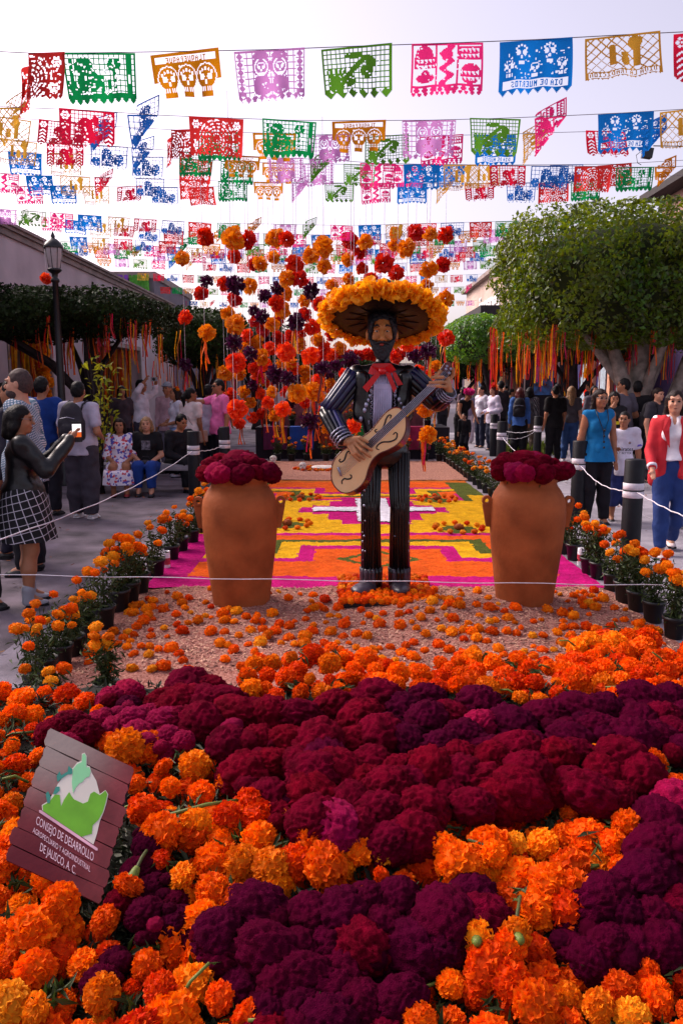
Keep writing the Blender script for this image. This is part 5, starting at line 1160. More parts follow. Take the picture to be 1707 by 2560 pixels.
# ================================================================== POMPOM STRANDS
PC = {'R': M('pom_red', '#d81c08', rough=.6, var=.15, scale=3, isl=.15, transl=.4, tcol='#d02408', objv=.18), 'C': M('pom_coral', '#ff4414', rough=.6, var=.15, scale=3, isl=.15, transl=.4, objv=.15),
      'O': M('pom_orange', '#ff980a', rough=.6, var=.12, scale=3, isl=.12, transl=.42, tcol='#d87806', objv=.12), 'P': M('pom_purple', '#4a0a3a', rough=.5, var=.2, scale=3, isl=.25, transl=.25, objv=.2)}
CN = {'R': 'red', 'C': 'coral', 'O': 'orange', 'P': 'purple'}
POM = [(472,544,'R',20),(535,548,'O',24),(568,551,'R',20),(632,546,'O',20),(657,550,'R',17),(419,593,'O',16),(538,588,'R',15),(598,605,'O',17),(628,590,'O',14),(675,607,'R',20),(714,588,'O',18),(742,567,'O',22),(743,612,'O',16),(583,608,'R',13),(803,551,'R',18),(838,556,'O',17),(826,580,'R',14),(799,597,'O',14),(880,604,'R',21),(910,627,'R',17),(852,642,'R',16),(800,640,'O',14),(832,616,'R',13),(908,535,'O',14),(952,535,'R',18),(988,538,'O',15),(1022,538,'R',18),(932,569,'O',20),(904,563,'O',13),(984,618,'O',20),(1017,607,'R',16),(980,655,'O',14),(1022,685,'O',18),
 (475,646,'P',15),(461,673,'R',16),(515,652,'R',16),(541,654,'P',22),(574,657,'O',17),(538,688,'R',16),(637,662,'P',15),(654,672,'O',17),(609,680,'P',16),(635,697,'R',17),(660,640,'O',18),(688,640,'R',18),(714,667,'P',19),(762,653,'O',14),(763,680,'O',13),(735,698,'R',18),(699,690,'O',14),
 (426,729,'C',16),(475,763,'O',18),(523,720,'O',16),(541,745,'O',22),(583,714,'P',13),(602,727,'P',16),(585,738,'R',13),(605,757,'R',15),(625,745,'O',16),(648,712,'O',18),(680,740,'P',21),(717,750,'C',19),(700,722,'R',15),(538,788,'P',20),(575,813,'P',18),(617,785,'P',13),(655,808,'C',21),(600,820,'O',18),(543,832,'C',22),(517,857,'O',17),(550,858,'O',16),(426,838,'P',15),(712,818,'C',20),(690,790,'O',14),(805,828,'P',20),(770,840,'P',14),(742,846,'P',18),(632,860,'P',20),(660,868,'P',17),(686,868,'P',12),(606,872,'O',14),(683,903,'O',21),(719,898,'O',20),(650,940,'C',18),(712,968,'P',22),(545,940,'C',22),(549,972,'C',14),(812,978,'C',18),(981,998,'O',20),(975,937,'O',20),(1023,777,'C',18),(982,807,'P',20),(951,817,'P',16),(935,790,'C',16),(905,822,'C',15),(985,860,'C',12),(1002,872,'C',14),(1006,925,'P',16),(989,938,'C',13),
 (668,770,'R',14),(640,775,'R',15),(620,800,'C',15),(668,835,'O',15),(585,790,'O',15),(730,780,'O',15),(745,800,'C',15),(760,770,'R',13),(780,800,'O',14),(760,815,'C',14),(790,860,'C',13),(730,870,'C',14),(700,850,'O',14),(585,845,'R',15),(560,900,'O',14),(580,885,'P',13),(600,905,'C',13),(625,900,'O',13),(655,900,'C',12),(760,880,'O',12),(775,905,'C',12),(790,930,'P',12),(640,735,'R',13),(690,765,'R',12),(845,690,'R',13),(870,670,'O',13),(895,685,'O',12),(920,700,'R',12),(960,700,'O',13),(940,740,'P',13),(1005,730,'R',12),(1000,840,'O',13),(960,850,'C',13),(690,950,'O',13),(600,950,'R',12),(745,940,'C',13),(770,960,'O',12),(566,770,'C',14),(596,782,'O',14),(610,838,'C',14),(645,838,'O',13),(675,848,'C',14),(705,872,'O',14),(736,822,'C',13),(590,862,'C',13),(615,925,'C',14),(575,925,'O',13),(668,925,'P',13),(700,925,'C',13),(735,912,'O',13),(630,955,'O',13),(660,972,'C',13),(580,960,'C',13),(755,860,'P',12),(770,925,'C',13),(735,960,'O',13),(560,800,'O',13),(530,905,'C',14),(620,880,'C',12),(690,985,'C',12),(750,985,'O',12),(640,990,'O',12)]
def pom_depth(r): return min(22., max(8.6, 232./r))
clusters = []
for x, y, c, r in sorted(POM):
    Y = pom_depth(r)
    for cl in clusters:
        if abs(cl['x']-x) < 7 and abs(cl['Y']-Y) < 4 and all(abs(y-b) > r+s-4 for _, b, _, s in cl['p']): cl['p'].append((x, y, c, r)); break
    else: clusters.append({'x': x, 'Y': Y, 'p': [(x, y, c, r)]})
RIB = {}
def ribbon_mesh(L, w, seed):
    key = (round(L, 2), w, seed)
    if key in RIB: return RIB[key]
    r = random.Random(seed*97+int(L*100)); a, b = [], []; tw = r.uniform(-1.4, 1.4); a0 = r.uniform(0, 3); bx, by = r.uniform(-.05, .05), r.uniform(-.05, .05)
    for k in range(9):
        t = k/8; an = a0+tw*t+.3*math.sin(t*7); c = Vector((bx*t+.012*math.sin(t*6+seed), by*t+.012*math.cos(t*5), -L*t)); d = Vector((math.cos(an), math.sin(an), 0))*w/2; a.append(c-d); b.append(c+d)
    m = MB(); m.strip(a, b, 0); RIB[key] = m.me('ribbon', None, True); return RIB[key]
rib_m = [M('ribbon_orange', '#f06008', rough=.4, transl=.35, objv=.2), M('ribbon_red', '#d01c18', rough=.4, transl=.35, objv=.2), M('ribbon_magenta', '#c80a50', rough=.4, transl=.35, objv=.2), M('ribbon_yellow', '#e8a40c', rough=.4, transl=.4, objv=.2), M('ribbon_amber', '#c0500c', rough=.4, transl=.35, objv=.2), M('ribbon_brown', '#7a3018', rough=.4, transl=.3, objv=.2)]
def ribbons(parent, loc, n, L, w=.028, spread=.05, wts=(5, 3, 2, 3, 3, 1)):
    for _ in range(n):
        put_mat('ribbon', ribbon_mesh(round(L*random.uniform(.75, 1.1), 1), w, random.randrange(4)), parent, random.choices(rib_m, wts)[0], loc=Vector(loc)+Vector((random.uniform(-spread, spread), random.uniform(-spread, spread), 0)), rot=(0, 0, random.uniform(-.6, .6)), scale=(random.uniform(.7, 1.2), 1, 1))
m_thread = M('white_thread', '#d8d0d8', rough=.6)
clusters.sort(key=lambda c: c['x'])
for i, cl in enumerate(clusters):
    Y = cl['Y']; X = P(cl['x']*SC, 900, Y).x
    ps = [(P(x*SC, y*SC, Y), c, r) for x, y, c, r in cl['p']]; ps.sort(key=lambda q: -q[0].z)
    top = 5.0; base = ps[-1][0].z
    e = empty('pompom_strand', (X, Y, base)); cols = []
    for q in ps:
        if CN[q[1]] not in cols: cols.append(CN[q[1]])
    tag(e, '%s on white thread, %s strand from left' % ((' and '.join(cols)+' paper pompoms') if len(ps) > 1 else cols[0]+' paper pompom alone', ordinal(i)), 'pompom strand', 'paper pompom strands')
    low = base-(random.choice((0, 0, .3, .8)) if base > 1.6 else 0)
    t = MB(); t.tube([(0, 0, top-base), (0, 0, low-base)], .0032, 5); t.build('thread', m_thread, e)
    for p, c, r in ps:
        rr = r*SC*mpp(900, Y)*1.14
        put_mat('pompom', random.choice(PFS if c == 'P' else PF), e, PC[c], loc=(p.x-X, 0, p.z-base), rot=(random.uniform(0, 6), random.uniform(0, 6), random.uniform(0, 6)), scale=rr)
    if base < 2.6 and random.random() < .6: ribbons(e, (0, 0, -.05), 4, .45, .03, .035)

# ================================================================== RIBBON BUNCHES ON THE TREES
def bunches(n, xr, yr, z, L, lab, grp, k=3, w=.024, wts=(5, 3, 2, 3, 3, 1)):
    xs = sorted(random.uniform(*xr) for _ in range(n))
    for i, x in enumerate(xs):
        y = random.uniform(*yr); e = empty('ribbon_bunch', (x, y, z+random.uniform(-.05, .15))); tag(e, 'satin ribbons hanging from the %s, %s bunch from the left' % (lab, ordinal(i)), 'ribbons', grp)
        ribbons(e, (0, 0, 0), random.randint(2, k+1), L*random.uniform(.6, 1.15), w, .05, wts)
bunches(34, (2.75, 7.2), (13.7, 15.2), 2.58, .85, 'big right ficus', 'ribbons on the big right ficus')
bunches(26, (2.9, 7.0), (15.3, 17.2), 2.62, 1.0, 'back of the big right ficus', 'ribbons on the back of the big right ficus')
bunches(26, (-6.9, -3.35), (13.1, 14.6), 2.75, .75, 'wide left tree', 'ribbons on the wide left tree', wts=(3, 3, 3, 2, 2, 1))
bunches(16, (-6.5, -3.2), (14.8, 16.4), 2.75, 1.0, 'back of the wide left tree', 'ribbons on the back of the wide left tree', wts=(3, 1, 1, 3, 4, 2))
bunches(16, (3.3, 5.5), (22.6, 25.4), 2.45, 1.0, 'small bright ficus', 'ribbons on the small bright ficus')
bunches(22, (5.2, 8.9), (21.3, 24), 2.5, 1.1, 'dark ficus behind the right crowd', 'ribbons on the dark right ficus')
bunches(20, (-5, -2.8), (20.7, 23.5), 2.35, 1.1, 'clipped tree left of the pompoms', 'ribbons on the clipped left tree', wts=(4, 2, 1, 4, 5, 2))
bunches(14, (-4.6, -1.6), (28.6, 31), 2.4, 1.2, 'farther clipped tree', 'ribbons on the farther clipped tree', wts=(4, 2, 1, 4, 5, 2), w=.045)
for (ya, yb, lab, n) in ((16.8, 19.2, 'nearer', 34), (22.5, 27.7, 'farther', 56)):
    e = empty('ribbon_curtain', (-7.35, (ya+yb)/2, 2.85)); tag(e, 'gold and amber ribbon curtain filling the %s doorway of the left wall' % lab, 'ribbon curtain', 'ribbon curtains in the left doorways')
    for k in range(n): ribbons(e, (random.uniform(-.15, .1), (k/(n-1)-.5)*(yb-ya-.3), 0), 1, random.choice((1.6, 2.0, 2.4)), .07, .02, (2, 1, 0, 5, 5, 2))
# garlands
def garland(name, lab, pts, n, mat, r, meshes):
    pts = [Vector(p) for p in pts]; e = empty(name, pts[0]); tag(e, lab, 'garland')
    for i in range(n):
        t = i/(n-1)*(len(pts)-1); k = min(int(t), len(pts)-2); p = pts[k].lerp(pts[k+1], t-k)
        put_mat('paper_bloom', random.choice(meshes), e, mat if not isinstance(mat, list) else random.choice(mat), loc=p-pts[0]+Vector([random.uniform(-r, r)*.5 for _ in range(3)]), rot=(random.uniform(0, 6),)*3, scale=r*random.uniform(.8, 1.2))
garland('tinsel_garland', 'thick red tinsel garland stretched across the street behind the pompoms', [(-.6, 21, P(850, 885, 21).z), (.8, 21, P(850, 890, 21).z), (2.1, 21, P(850, 880, 21).z)], 46, PC['R'], .14, PFS)
garland('flower_garland', 'orange paper flower garland round the shop door top', [(8.2, 22.9, 2.5), (8.2, 22.9, 3.25), (8.2, 26.4, 3.3), (8.2, 26.4, 1.0)], 60, [PC['O'], PC['C']], .13, PF)
garland('flower_garland', 'orange paper flower cluster in the nearer left doorway', [(-6.9, 18.2, 2.7), (-6.9, 18.5, 1.9), (-6.9, 18.4, 1.1)], 16, [PC['O']], .16, PF)
e = empty('hanging_pompom', P(107*SC, 640*SC, 13.5)); tag(e, 'single red paper pompom hanging left of the lamp post', 'pompom'); put_mat('paper_ball', PF[0], e, PC['C'], scale=.1); t = MB(); t.tube([(0, 0, 0), (0, 0, 1.3)], .003, 5); t.build('thread', m_thread, e)
# ================================================================== PEOPLE
SKIN = {'light': M('skin_light', '#c08a70', rough=.5, var=.08, scale=12, spec=.35), 'tan': M('skin_tan', '#a06a4c', rough=.5, var=.08, scale=12, spec=.35), 'brown': M('skin_brown', '#85543a', rough=.5, var=.08, scale=12, spec=.35)}
HAIR = {'black': M('hair_black', '#0b080a', spec=.2, rough=.55, var=.35, scale=40, bump=.5, bscale=90), 'brown': M('hair_brown', '#1e0e0c', spec=.2, rough=.55, var=.35, scale=40, bump=.5, bscale=90), 'blond': M('hair_blond', '#8c6a48', rough=.5, var=.3, scale=40, bump=.5, bscale=90), 'grey': M('hair_grey', '#5c5458', rough=.5, var=.3, scale=40), 'red': M('hair_red', '#4a0f10', rough=.45, var=.3, scale=40), 'buzz': M('hair_buzz', '#3c2a28', rough=.7, var=.3, scale=60)}
def cloth(c, rough=.8, **k): return M('cloth_'+c.strip('#')+('_%d' % int(rough*100)), c, rough=rough, var=k.pop('var', .14), scale=k.pop('scale', 7), bump=.6, bscale=k.pop('bscale', 20), spec=k.pop('spec', .25), **k)
def grid_mat(name, base, line, sc, width=.06):
    if name in _mats: return _mats[name]
    m = M(name, base, rough=.8); nd, lk = m.node_tree.nodes, m.node_tree.links; bs = nd['Principled BSDF']
    tc = [q for q in nd if q.type == 'TEX_COORD'][0]; sx = nd.new('ShaderNodeSeparateXYZ'); lk.new(tc.outputs['Object'], sx.inputs[0])
    ang = nd.new('ShaderNodeMath'); ang.operation = 'ARCTAN2'; lk.new(sx.outputs[0], ang.inputs[0]); lk.new(sx.outputs[1], ang.inputs[1])
    sa = nd.new('ShaderNodeMath'); sa.operation = 'MULTIPLY'; sa.inputs[1].default_value = .19; lk.new(ang.outputs[0], sa.inputs[0])
    cb = nd.new('ShaderNodeCombineXYZ'); lk.new(sa.outputs[0], cb.inputs[0]); lk.new(sx.outputs[2], cb.inputs[1])
    mp = nd.new('ShaderNodeMapping'); mp.inputs['Rotation'].default_value = (0, 0, .25); lk.new(cb.outputs[0], mp.inputs[0])
    br_ = nd.new('ShaderNodeTexBrick'); br_.offset = 0; br_.inputs['Scale'].default_value = 1; br_.inputs['Brick Width'].default_value = sc; br_.inputs['Row Height'].default_value = sc; br_.inputs['Mortar Size'].default_value = sc*width; br_.inputs['Mortar Smooth'].default_value = .1
    br_.inputs['Color1'].default_value = (*hexc(base), 1); br_.inputs['Color2'].default_value = (*hexc(base), 1); br_.inputs['Mortar'].default_value = (*hexc(line), 1)
    lk.new(mp.outputs[0], br_.inputs['Vector']); lk.new(br_.outputs['Color'], bs.inputs['Base Color']); return m
def print_mat(name, base, cols, sc=26):
    if name in _mats: return _mats[name]
    m = M(name, base, rough=.8); nd, lk = m.node_tree.nodes, m.node_tree.links; bs = nd['Principled BSDF']; tc = [q for q in nd if q.type == 'TEX_COORD'][0]
    vo = nd.new('ShaderNodeTexVoronoi'); vo.inputs['Scale'].default_value = sc; lk.new(tc.outputs['Object'], vo.inputs['Vector'])
    cr = nd.new('ShaderNodeValToRGB'); cr.color_ramp.interpolation = 'CONSTANT'
    for i, c in enumerate(cols): el = cr.color_ramp.elements[i] if i < 2 else cr.color_ramp.elements.new(i/len(cols)); el.position = i/len(cols); el.color = (*hexc(c), 1)
    sp_ = nd.new('ShaderNodeSeparateColor'); lk.new(vo.outputs['Color'], sp_.inputs[0]); lk.new(sp_.outputs[0], cr.inputs[0]); lk.new(cr.outputs[0], bs.inputs['Base Color']); return m
ARM = {'down': ((.030, .015, -.175), (.038, -.02, -.325)), 'bent': ((.045, .03, -.17), (-.01, -.12, -.21)), 'fold': ((.045, 0, -.17), (-.08, -.10, -.15)), 'phone': ((.025, -.10, -.13), (-.055, -.235, .02)), 'up': ((.05, -.07, .06), (0, -.13, .17)), 'reach': ((.0, -.15, -.03), (0, -.28, -.01)),
       'lap': ((.035, -.02, -.17), (-.04, -.13, -.22)), 'back': ((.04, .07, -.16), (.04, .085, -.31)), 'fwd': ((.035, -.04, -.17), (.03, -.14, -.27)), 'face': ((.035, -.09, -.13), (-.055, -.115, .03)), 'hip': ((.09, .05, -.14), (.0, -.03, -.27)), 'side': ((.09, -.08, -.10), (.16, -.20, -.10)), 'hold': ((.04, -.01, -.17), (-.03, -.13, -.14))}
def person(label, px, py, face=0, h=1.68, w=1.0, fem=True, skin='tan', hair='black', hs='long', top='#888888', sleeve=.5, hem=.50, bottom='#222233', btype='trousers', bl=.05, shoes='#222222', arms=('down', 'down'), pose='stand', detail=1, topmat=None, botmat=None, loc=None, turn=0, tilt=0., lean=0., loose=1.0, group=None, vneck=0, boots=False, open_front=None, bald=False):
    H = h; vox = {2: .0125, 1: .017, 0: .022}[detail]
    l0 = Vector(loc) if loc is not None else G(px, py)
    e = empty('person', l0, math.radians(face)); tag(e, label, 'person', group)
    sk, hm = SKIN[skin], HAIR[hair]; tm_ = topmat or cloth(top); bm_ = botmat or cloth(bottom)
    V = lambda x, y, z: np.array([x*H, y*H, z*H])
    sit = pose == 'sit'; dz = -.275 if sit else 0; sw = .094 if fem else .108; sw *= .9+.1*w
    def U(x, y, z):           # upper body: lowered when sitting, leaning forward by lean
        z2 = z+dz; k = max(0, z-.53)*lean; return V(x, y-k, z2-k*lean*.4)
    legs = []
    for s in (-1, 1):
        if sit: legs.append((U(s*.055, 0, .525), V(s*.062, -.235, .275), V(s*.06, -.225 if s < 0 else -.26, .045)))
        elif pose == 'walk':
            f_ = -1 if s < 0 else 1; legs.append((U(s*.05, 0, .51), V(s*.05, -.07 if f_ < 0 else -.03, .285), V(s*.045, -.105 if f_ < 0 else .12, .045 if f_ < 0 else .075)))
        elif pose == 'crouch': legs.append((U(s*.055, 0, .50), V(s*.06, -.10, .28), V(s*.055, .03, .045)))
        else: legs.append((U(s*.052, 0, .51), V(s*.056, -.012, .285), V(s*.052+(.012*s), .012*(1 if s < 0 else -1), .045)))
    sh = [U(s*sw, .004, .808) for s in (-1, 1)]; el, wr = [], []
    for i, s in enumerate((-1, 1)):
        a, b = ARM[arms[i]] if isinstance(arms[i], str) else arms[i]
        el.append(sh[i]+V(a[0]*s, a[1], a[2])); wr.append(sh[i]+V(b[0]*s, b[1], b[2]))
    # ---- body, one continuous surface
    B = SDF(); fw = w
    B.ell(U(0, 0, .535), (.092*H*fw, .066*H*fw, .07*H), .04*H); B.ell(U(0, .002, .63), (.074*H*fw, .055*H*fw, .09*H), .04*H); B.ell(U(0, .002, .74), ((.080 if fem else .092)*H*(.5+.5*fw), .058*H*fw, .095*H), .04*H)
    B.cone(sh[0]*.82+U(0, .004, .808)*.18, sh[1]*.82+U(0, .004, .808)*.18, .034*H, .034*H, .03*H)
    if fem:
        for s in (-1, 1): B.ell(U(s*.036, -.045, .735), (.035*H, .03*H, .035*H), .025*H)
    for i in range(2):
        a, k, f = legs[i]; B.cone(a, k, .058*H*fw, .036*H*(.5+.5*fw), .03*H); B.cone(k, k*.6+f*.4+V(0, .008, 0), .034*H, .036*H, .02*H); B.cone(k*.6+f*.4+V(0, .008, 0), f, .035*H, .021*H, .02*H); B.cone(f, f+V(0, -.05, -.022), .02*H, .018*H, .02*H)
        B.cone(sh[i], el[i], .031*H*(.6+.4*fw), .024*H, .02*H); B.cone(el[i], wr[i], .0245*H, .0165*H, .015*H)
        d = (wr[i]-el[i]); d = d/np.linalg.norm(d); B.ell(wr[i]+d*.028*H, (.016*H, .016*H, .016*H), .012*H)
        sd = np.cross(d, np.array([0, 1., .1])); sd /= np.linalg.norm(sd)
        for q in (-1.2, -.4, .4, 1.2): fb = wr[i]+d*.035*H+sd*q*.0085*H; fk = fb+d*(.026-.003*abs(q))*H; B.cone(fb, fk, .0062*H, .0058*H, .004*H); B.cone(fk, fk+(d*.6+np.array([0, -.5, -.5])*.6)*.018*H, .0058*H, .005*H, .003*H)
        B.cone(wr[i]+d*.012*H, wr[i]+d*.035*H+sd*-.024*H+np.array([0, -.01*H, 0]), .0075*H, .006*H, .006*H)
    # head in its own turned frame
    R = Euler((tilt, 0, math.radians(turn))).to_matrix(); hc = Vector(U(0, -.008, .925))
    def Hd(x, y, z): return np.array(hc+R @ Vector((x*H, y*H, z*H)))
    B.cone(U(0, .008, .82), Hd(0, .012, -.035), .031*H, .028*H, .015*H)
    B.ell(Hd(0, .006, .014), (.0435*H, .053*H, .055*H), .02*H, R); B.ell(Hd(0, -.012, -.028), (.034*H, .038*H, .04*H), .02*H, R); B.ell(Hd(0, -.04, -.052), (.016*H, .014*H, .012*H), .012*H, R)
    B.cone(Hd(0, -.046, .008), Hd(0, -.062, -.014), .0055*H, .0085*H, .006*H); B.ell(Hd(0, -.046, -.034), (.014*H, .010*H, .008*H), .006*H, R)
    for s in (-1, 1):
        B.ell(Hd(s*.045, .008, -.004), (.006*H, .012*H, .018*H), .005*H, R); B.ell(Hd(s*.022, -.036, -.018), (.014*H, .014*H, .014*H), .012*H, R)
        B.ell(Hd(s*.018, -.047, .019), (.016*H, .008*H, .006*H), .006*H, R)
    body = put('body', B.mesh('body', sk, vox if detail < 2 else .0105), e)
    if detail:
        eye = M('eye_dark', '#1a1012', rough=.25); lipm = M('lip_'+skin, '#8c3c3c' if fem else '#7a4438', rough=.45)
        for s in (-1, 1):
            b = MB(); b.ball(Hd(s*.018, -.0475, .004), .0075*H, 9, 6, (1.25, .7, .65)); b.build('eye', eye, body, True)
            b = MB(); b.tube([Hd(s*.008, -.055, .018), Hd(s*.019, -.0545, .0215), Hd(s*.029, -.047, .017)], [.0014*H, .002*H, .0012*H], 5); b.build('eyebrow', hm, body, True)
        b = MB(); b.ball(Hd(0, -.0535, -.036), .0100*H, 9, 6, (1.15, .45, .38)); b.build('lips', lipm, body, True)
    # ---- trousers / skirt
    if btype == 'trousers':
        T = SDF(); T.ell(U(0, 0, .54), (.098*H*fw, .073*H*fw, .072*H), .03*H)
        for i in range(2):
            a, k, f = legs[i]; e0 = k+(f-k)*min(1, (k[2]/H-bl)/(k[2]/H-.045+1e-6)); T.cone(a, k, .066*H*max(fw, .95), .049*H*loose*(.6+.4*fw), .02*H); T.cone(k, k*.55+e0*.45, .049*H*loose*(.6+.4*fw), .046*H*loose, .02*H); T.cone(k*.55+e0*.45, e0, .046*H*loose, .038*H*loose, .02*H)
        T.cut((0, 0, 1), U(0, 0, .60)[2]); T.cut((0, 0, -1), -(bl-.01)*H)
        put('trousers', T.mesh('trousers', bm_, vox, .008*H, 11), e)
    elif btype in ('skirt', 'dress'):
        n = 40; rows = []; zt = U(0, 0, .60)[2]; zb = bl*H; b = MB()
        for j in range(10):
            t = j/9; z = zt+(zb-zt)*t; rr = (.098+.048*t**.5*min(loose, 1.1))*H*fw
            if sit: cy = -.2*H*min(1, t*1.6); zc = (.60+dz)*H-.075*H*min(1, t*3)-max(0, t-.62)*.35*H
            else: cy, zc = 0, z
            rows.append([(rr*(1+.045*t*math.sin(a*7+j*.2))*math.cos(a), cy+rr*(.8+.08*t)*(1+.05*t*math.sin(a*7+1+j*.2))*math.sin(a), zc) for a in np.linspace(0, 2*math.pi, n, endpoint=False)])
        v = [p for r_ in rows for p in r_]; f = [(i*n+j, (i+1)*n+j, (i+1)*n+(j+1) % n, i*n+(j+1) % n) for i in range(9) for j in range(n)]
        put('skirt', mesh('skirt', v, f, bm_, True), e)
    # ---- shoes
    sm_ = cloth(shoes, .45, spec=.4)
    for i in range(2):
        f = legs[i][2]; s_ = SDF(); s_.ell(f+V(0, -.012, -.022), (.026*H, .045*H, .022*H), .015*H); s_.ell(f+V(0, -.055, -.03), (.026*H, .038*H, .016*H), .015*H)
        if boots: s_.cone(f+V(0, .004, -.01), f+V(0, .004, .045), .03*H, .031*H, .015*H)
        s_.cut((0, 0, -1), -(f[2]-.043*H)); sho = put('shoe', s_.mesh('shoe', sm_, .011 if detail else .016), e)
        s_ = SDF(); s_.box(f+V(0, -.035, -.038), (.022*H, .052*H, .003*H), .006); put('sole', s_.mesh('sole', cloth('#e2dede' if shoes.lower() in ('#d8d4d8', '#e0dce0') else '#1a181c', .7), .009), sho)
    # ---- top
    T = SDF(); ex = .012*H*loose
    T.ell(U(0, 0, .56), (.098*H*fw+ex*.3, .073*H*fw+ex*.3, .075*H), .04*H); T.ell(U(0, .002, .64), (.080*H*fw+ex*.6, .061*H*fw+ex*.4, .10*H), .04*H); T.ell(U(0, .002, .74), ((.085 if fem else .099)*H*(.5+.5*fw)+ex*.4, .066*H*fw, .097*H), .04*H)
    T.cone(sh[0]*.88+U(0, .004, .808)*.12, sh[1]*.88+U(0, .004, .808)*.12, .040*H, .040*H, .03*H)
    if fem:
        for s in (-1, 1): T.ell(U(s*.036, -.048, .735), (.039*H, .034*H, .04*H), .025*H)
    T.cone(U(0, 0, .56), U(0, 0, hem-.02), .088*H*fw+ex*.4, .090*H*fw+ex*.6, .03*H)
    if vneck: T.sub(U(0, -.075, .835), (.026*H*vneck, .05*H, .065*H))
    else: T.sub(U(0, -.03, .862), (.042*H, .05*H, .035*H))
    if btype != 'dress': T.cut((0, 0, -1), -U(0, 0, hem)[2], grid=0)
    T.cut((0, 0, 1), U(0, 0, .866)[2], grid=0)
    if sleeve > 0:
        for i in range(2):
            if sleeve <= 1: T.cone(sh[i], sh[i]+(el[i]-sh[i])*sleeve, .038*H*(.6+.4*fw)+ex*.4, .034*H+ex*.5, .02*H)
            else: T.cone(sh[i], el[i], .038*H*(.6+.4*fw)+ex*.4, .031*H+ex*.4, .02*H); T.cone(el[i], el[i]+(wr[i]-el[i])*(sleeve-1), .031*H+ex*.4, .025*H+ex*.3, .015*H)
    put('top', T.mesh('top', tm_, vox*.95, .010*H, 10), e)
    # ---- hair
    if hs != 'none':
        Q = SDF(); Q.ell(Hd(0, .010, .020), (.0465*H, .054*H, .054*H), .01*H, R); Q.ell(Hd(0, .03, -.008), (.043*H, .035*H, .045*H), .02*H, R)
        if hs == 'long' or hs == 'bob':
            dl = -.16 if hs == 'long' else -.075
            for s in (-1, 1): Q.cone(Hd(s*.040, .012, .02), Hd(s*.047, .02, dl*.55), .016*H, .019*H, .02*H); Q.cone(Hd(s*.047, .02, dl*.55), Hd(s*.046, .03 if hs == 'bob' else -.028, dl), .019*H, .014*H, .02*H)
            Q.cone(Hd(0, .04, 0), Hd(0, .052, dl), .042*H, .034*H, .03*H)
        if hs == 'pony': Q.cone(Hd(0, .06, .01), Hd(0, .085, -.03), .018*H, .024*H, .01*H); Q.cone(Hd(0, .085, -.03), Hd(.01, .075, -.12), .024*H, .010*H, .01*H)
        if hs == 'bun': Q.ell(Hd(0, .065, .02), (.026*H, .024*H, .026*H), .01*H)
        Q.sub(Hd(0, -.078, -.030), (.043*H, .062*H, .070*H))
        if hs == 'short': Q.sub(Hd(0, -.02, -.075), (.06*H, .075*H, .06*H))
        if hs == 'buzz': pass
        put('hair', Q.mesh('hair', hm, .0115 if detail > 0 else .016, .004*H, 30), e)
    return e, dict(H=H, U=U, Hd=Hd, sh=sh, el=el, wr=wr, legs=legs, V=V)
def child_ball(e, name, c, r, mat, sc=(1, 1, 1)):
    b = MB(); b.ball(c, r, 12, 8, sc); return b.build(name, mat, e, True)
def world_of(e, p): return e.matrix_basis @ Vector(p)
def glasses(e, k, dark=False):
    b = MB()
    for s in (-1, 1):
        c = Vector(k['Hd'](s*.020, -.058, .005)); r = .0125*k['H']
        if dark: b.ball(c, r, 10, 6, (1.1, .35, .85))
        else: b.tube([c+Vector((r*1.15*math.cos(a), .002*math.sin(a), r*.85*math.sin(a))) for a in np.linspace(0, 6.283, 13)], .0018, 5)
        b.tube([k['Hd'](s*.034, -.055, .007), k['Hd'](s*.046, .005, .006)], .0018, 5)
    b.tube([k['Hd'](-.008, -.06, .007), k['Hd'](.008, -.06, .007)], .0018, 5)
    b.build('glasses', M('glasses_dark', '#141216', rough=.2) if dark else M('glasses_frame', '#b0a8a8', rough=.25, metal=.5), e, True)
def backpack(e, k, c, label, y=.085, size=1.12):
    """worn on the back: a thing of its own with straps"""
    H = k['H']; o = empty('backpack', e.location, e.rotation_euler.z); tag(o, label, 'backpack')
    S_ = SDF(); S_.ell(k['U'](0, y+.02, .735), (.078*H*size, .05*H, .105*H*size), .03*H); S_.box(k['U'](0, y+.02, .655), (.05*H*size, .026*H, .045*H*size), .03*H, .04); S_.ell(k['U'](0, y+.068, .65), (.058*H*size, .028*H, .05*H*size), .012)
    bag_ = put('bag', S_.mesh('bag', cloth(c, .6), .013, .004, 12), o)
    p_ = MB(); p_.tube([k['U'](-.05*size, y+.076, .735), k['U'](0, y+.08, .745), k['U'](.05*size, y+.076, .735)], .004, 5); p_.build('zip', m_silver, bag_)
    for s in (-1, 1):
        b = MB(); pts = [k['U'](s*.05, y-.005, .76), k['U'](s*.066, y-.03, .835), k['U'](s*.07, .0, .856), k['U'](s*.072, -.055, .82), k['U'](s*.078, -.072, .74), k['U'](s*.095, -.01, .64), k['U'](s*.06, y, .62)]
        b.tube(pts, .0125, 6); b.build('strap', cloth(c, .6), o, True)
def shoulder_bag(e, k, c, label, side=1, z=.47):
    H = k['H']; o = empty('shoulder_bag', e.location, e.rotation_euler.z); tag(o, label, 'bag')
    S_ = SDF(); S_.box(k['U'](side*.10, -.03, z), (.03*H, .05*H, .05*H), .012*H); put('bag', S_.mesh('bag', cloth(c, .55), .013), o)
    b = MB(); b.tube([k['U'](side*.105, -.03, z+.05), k['U'](side*.03, -.085, .70), k['U'](-side*.055, -.03, .852), k['U'](-side*.055, .05, .82), k['U'](side*.05, .085, .66), k['U'](side*.1, .03, z+.05)], .006, 6); b.build('strap', cloth(c, .55), o, True)
G_L, G_R = 'visitors on the left side', 'visitors on the right side'
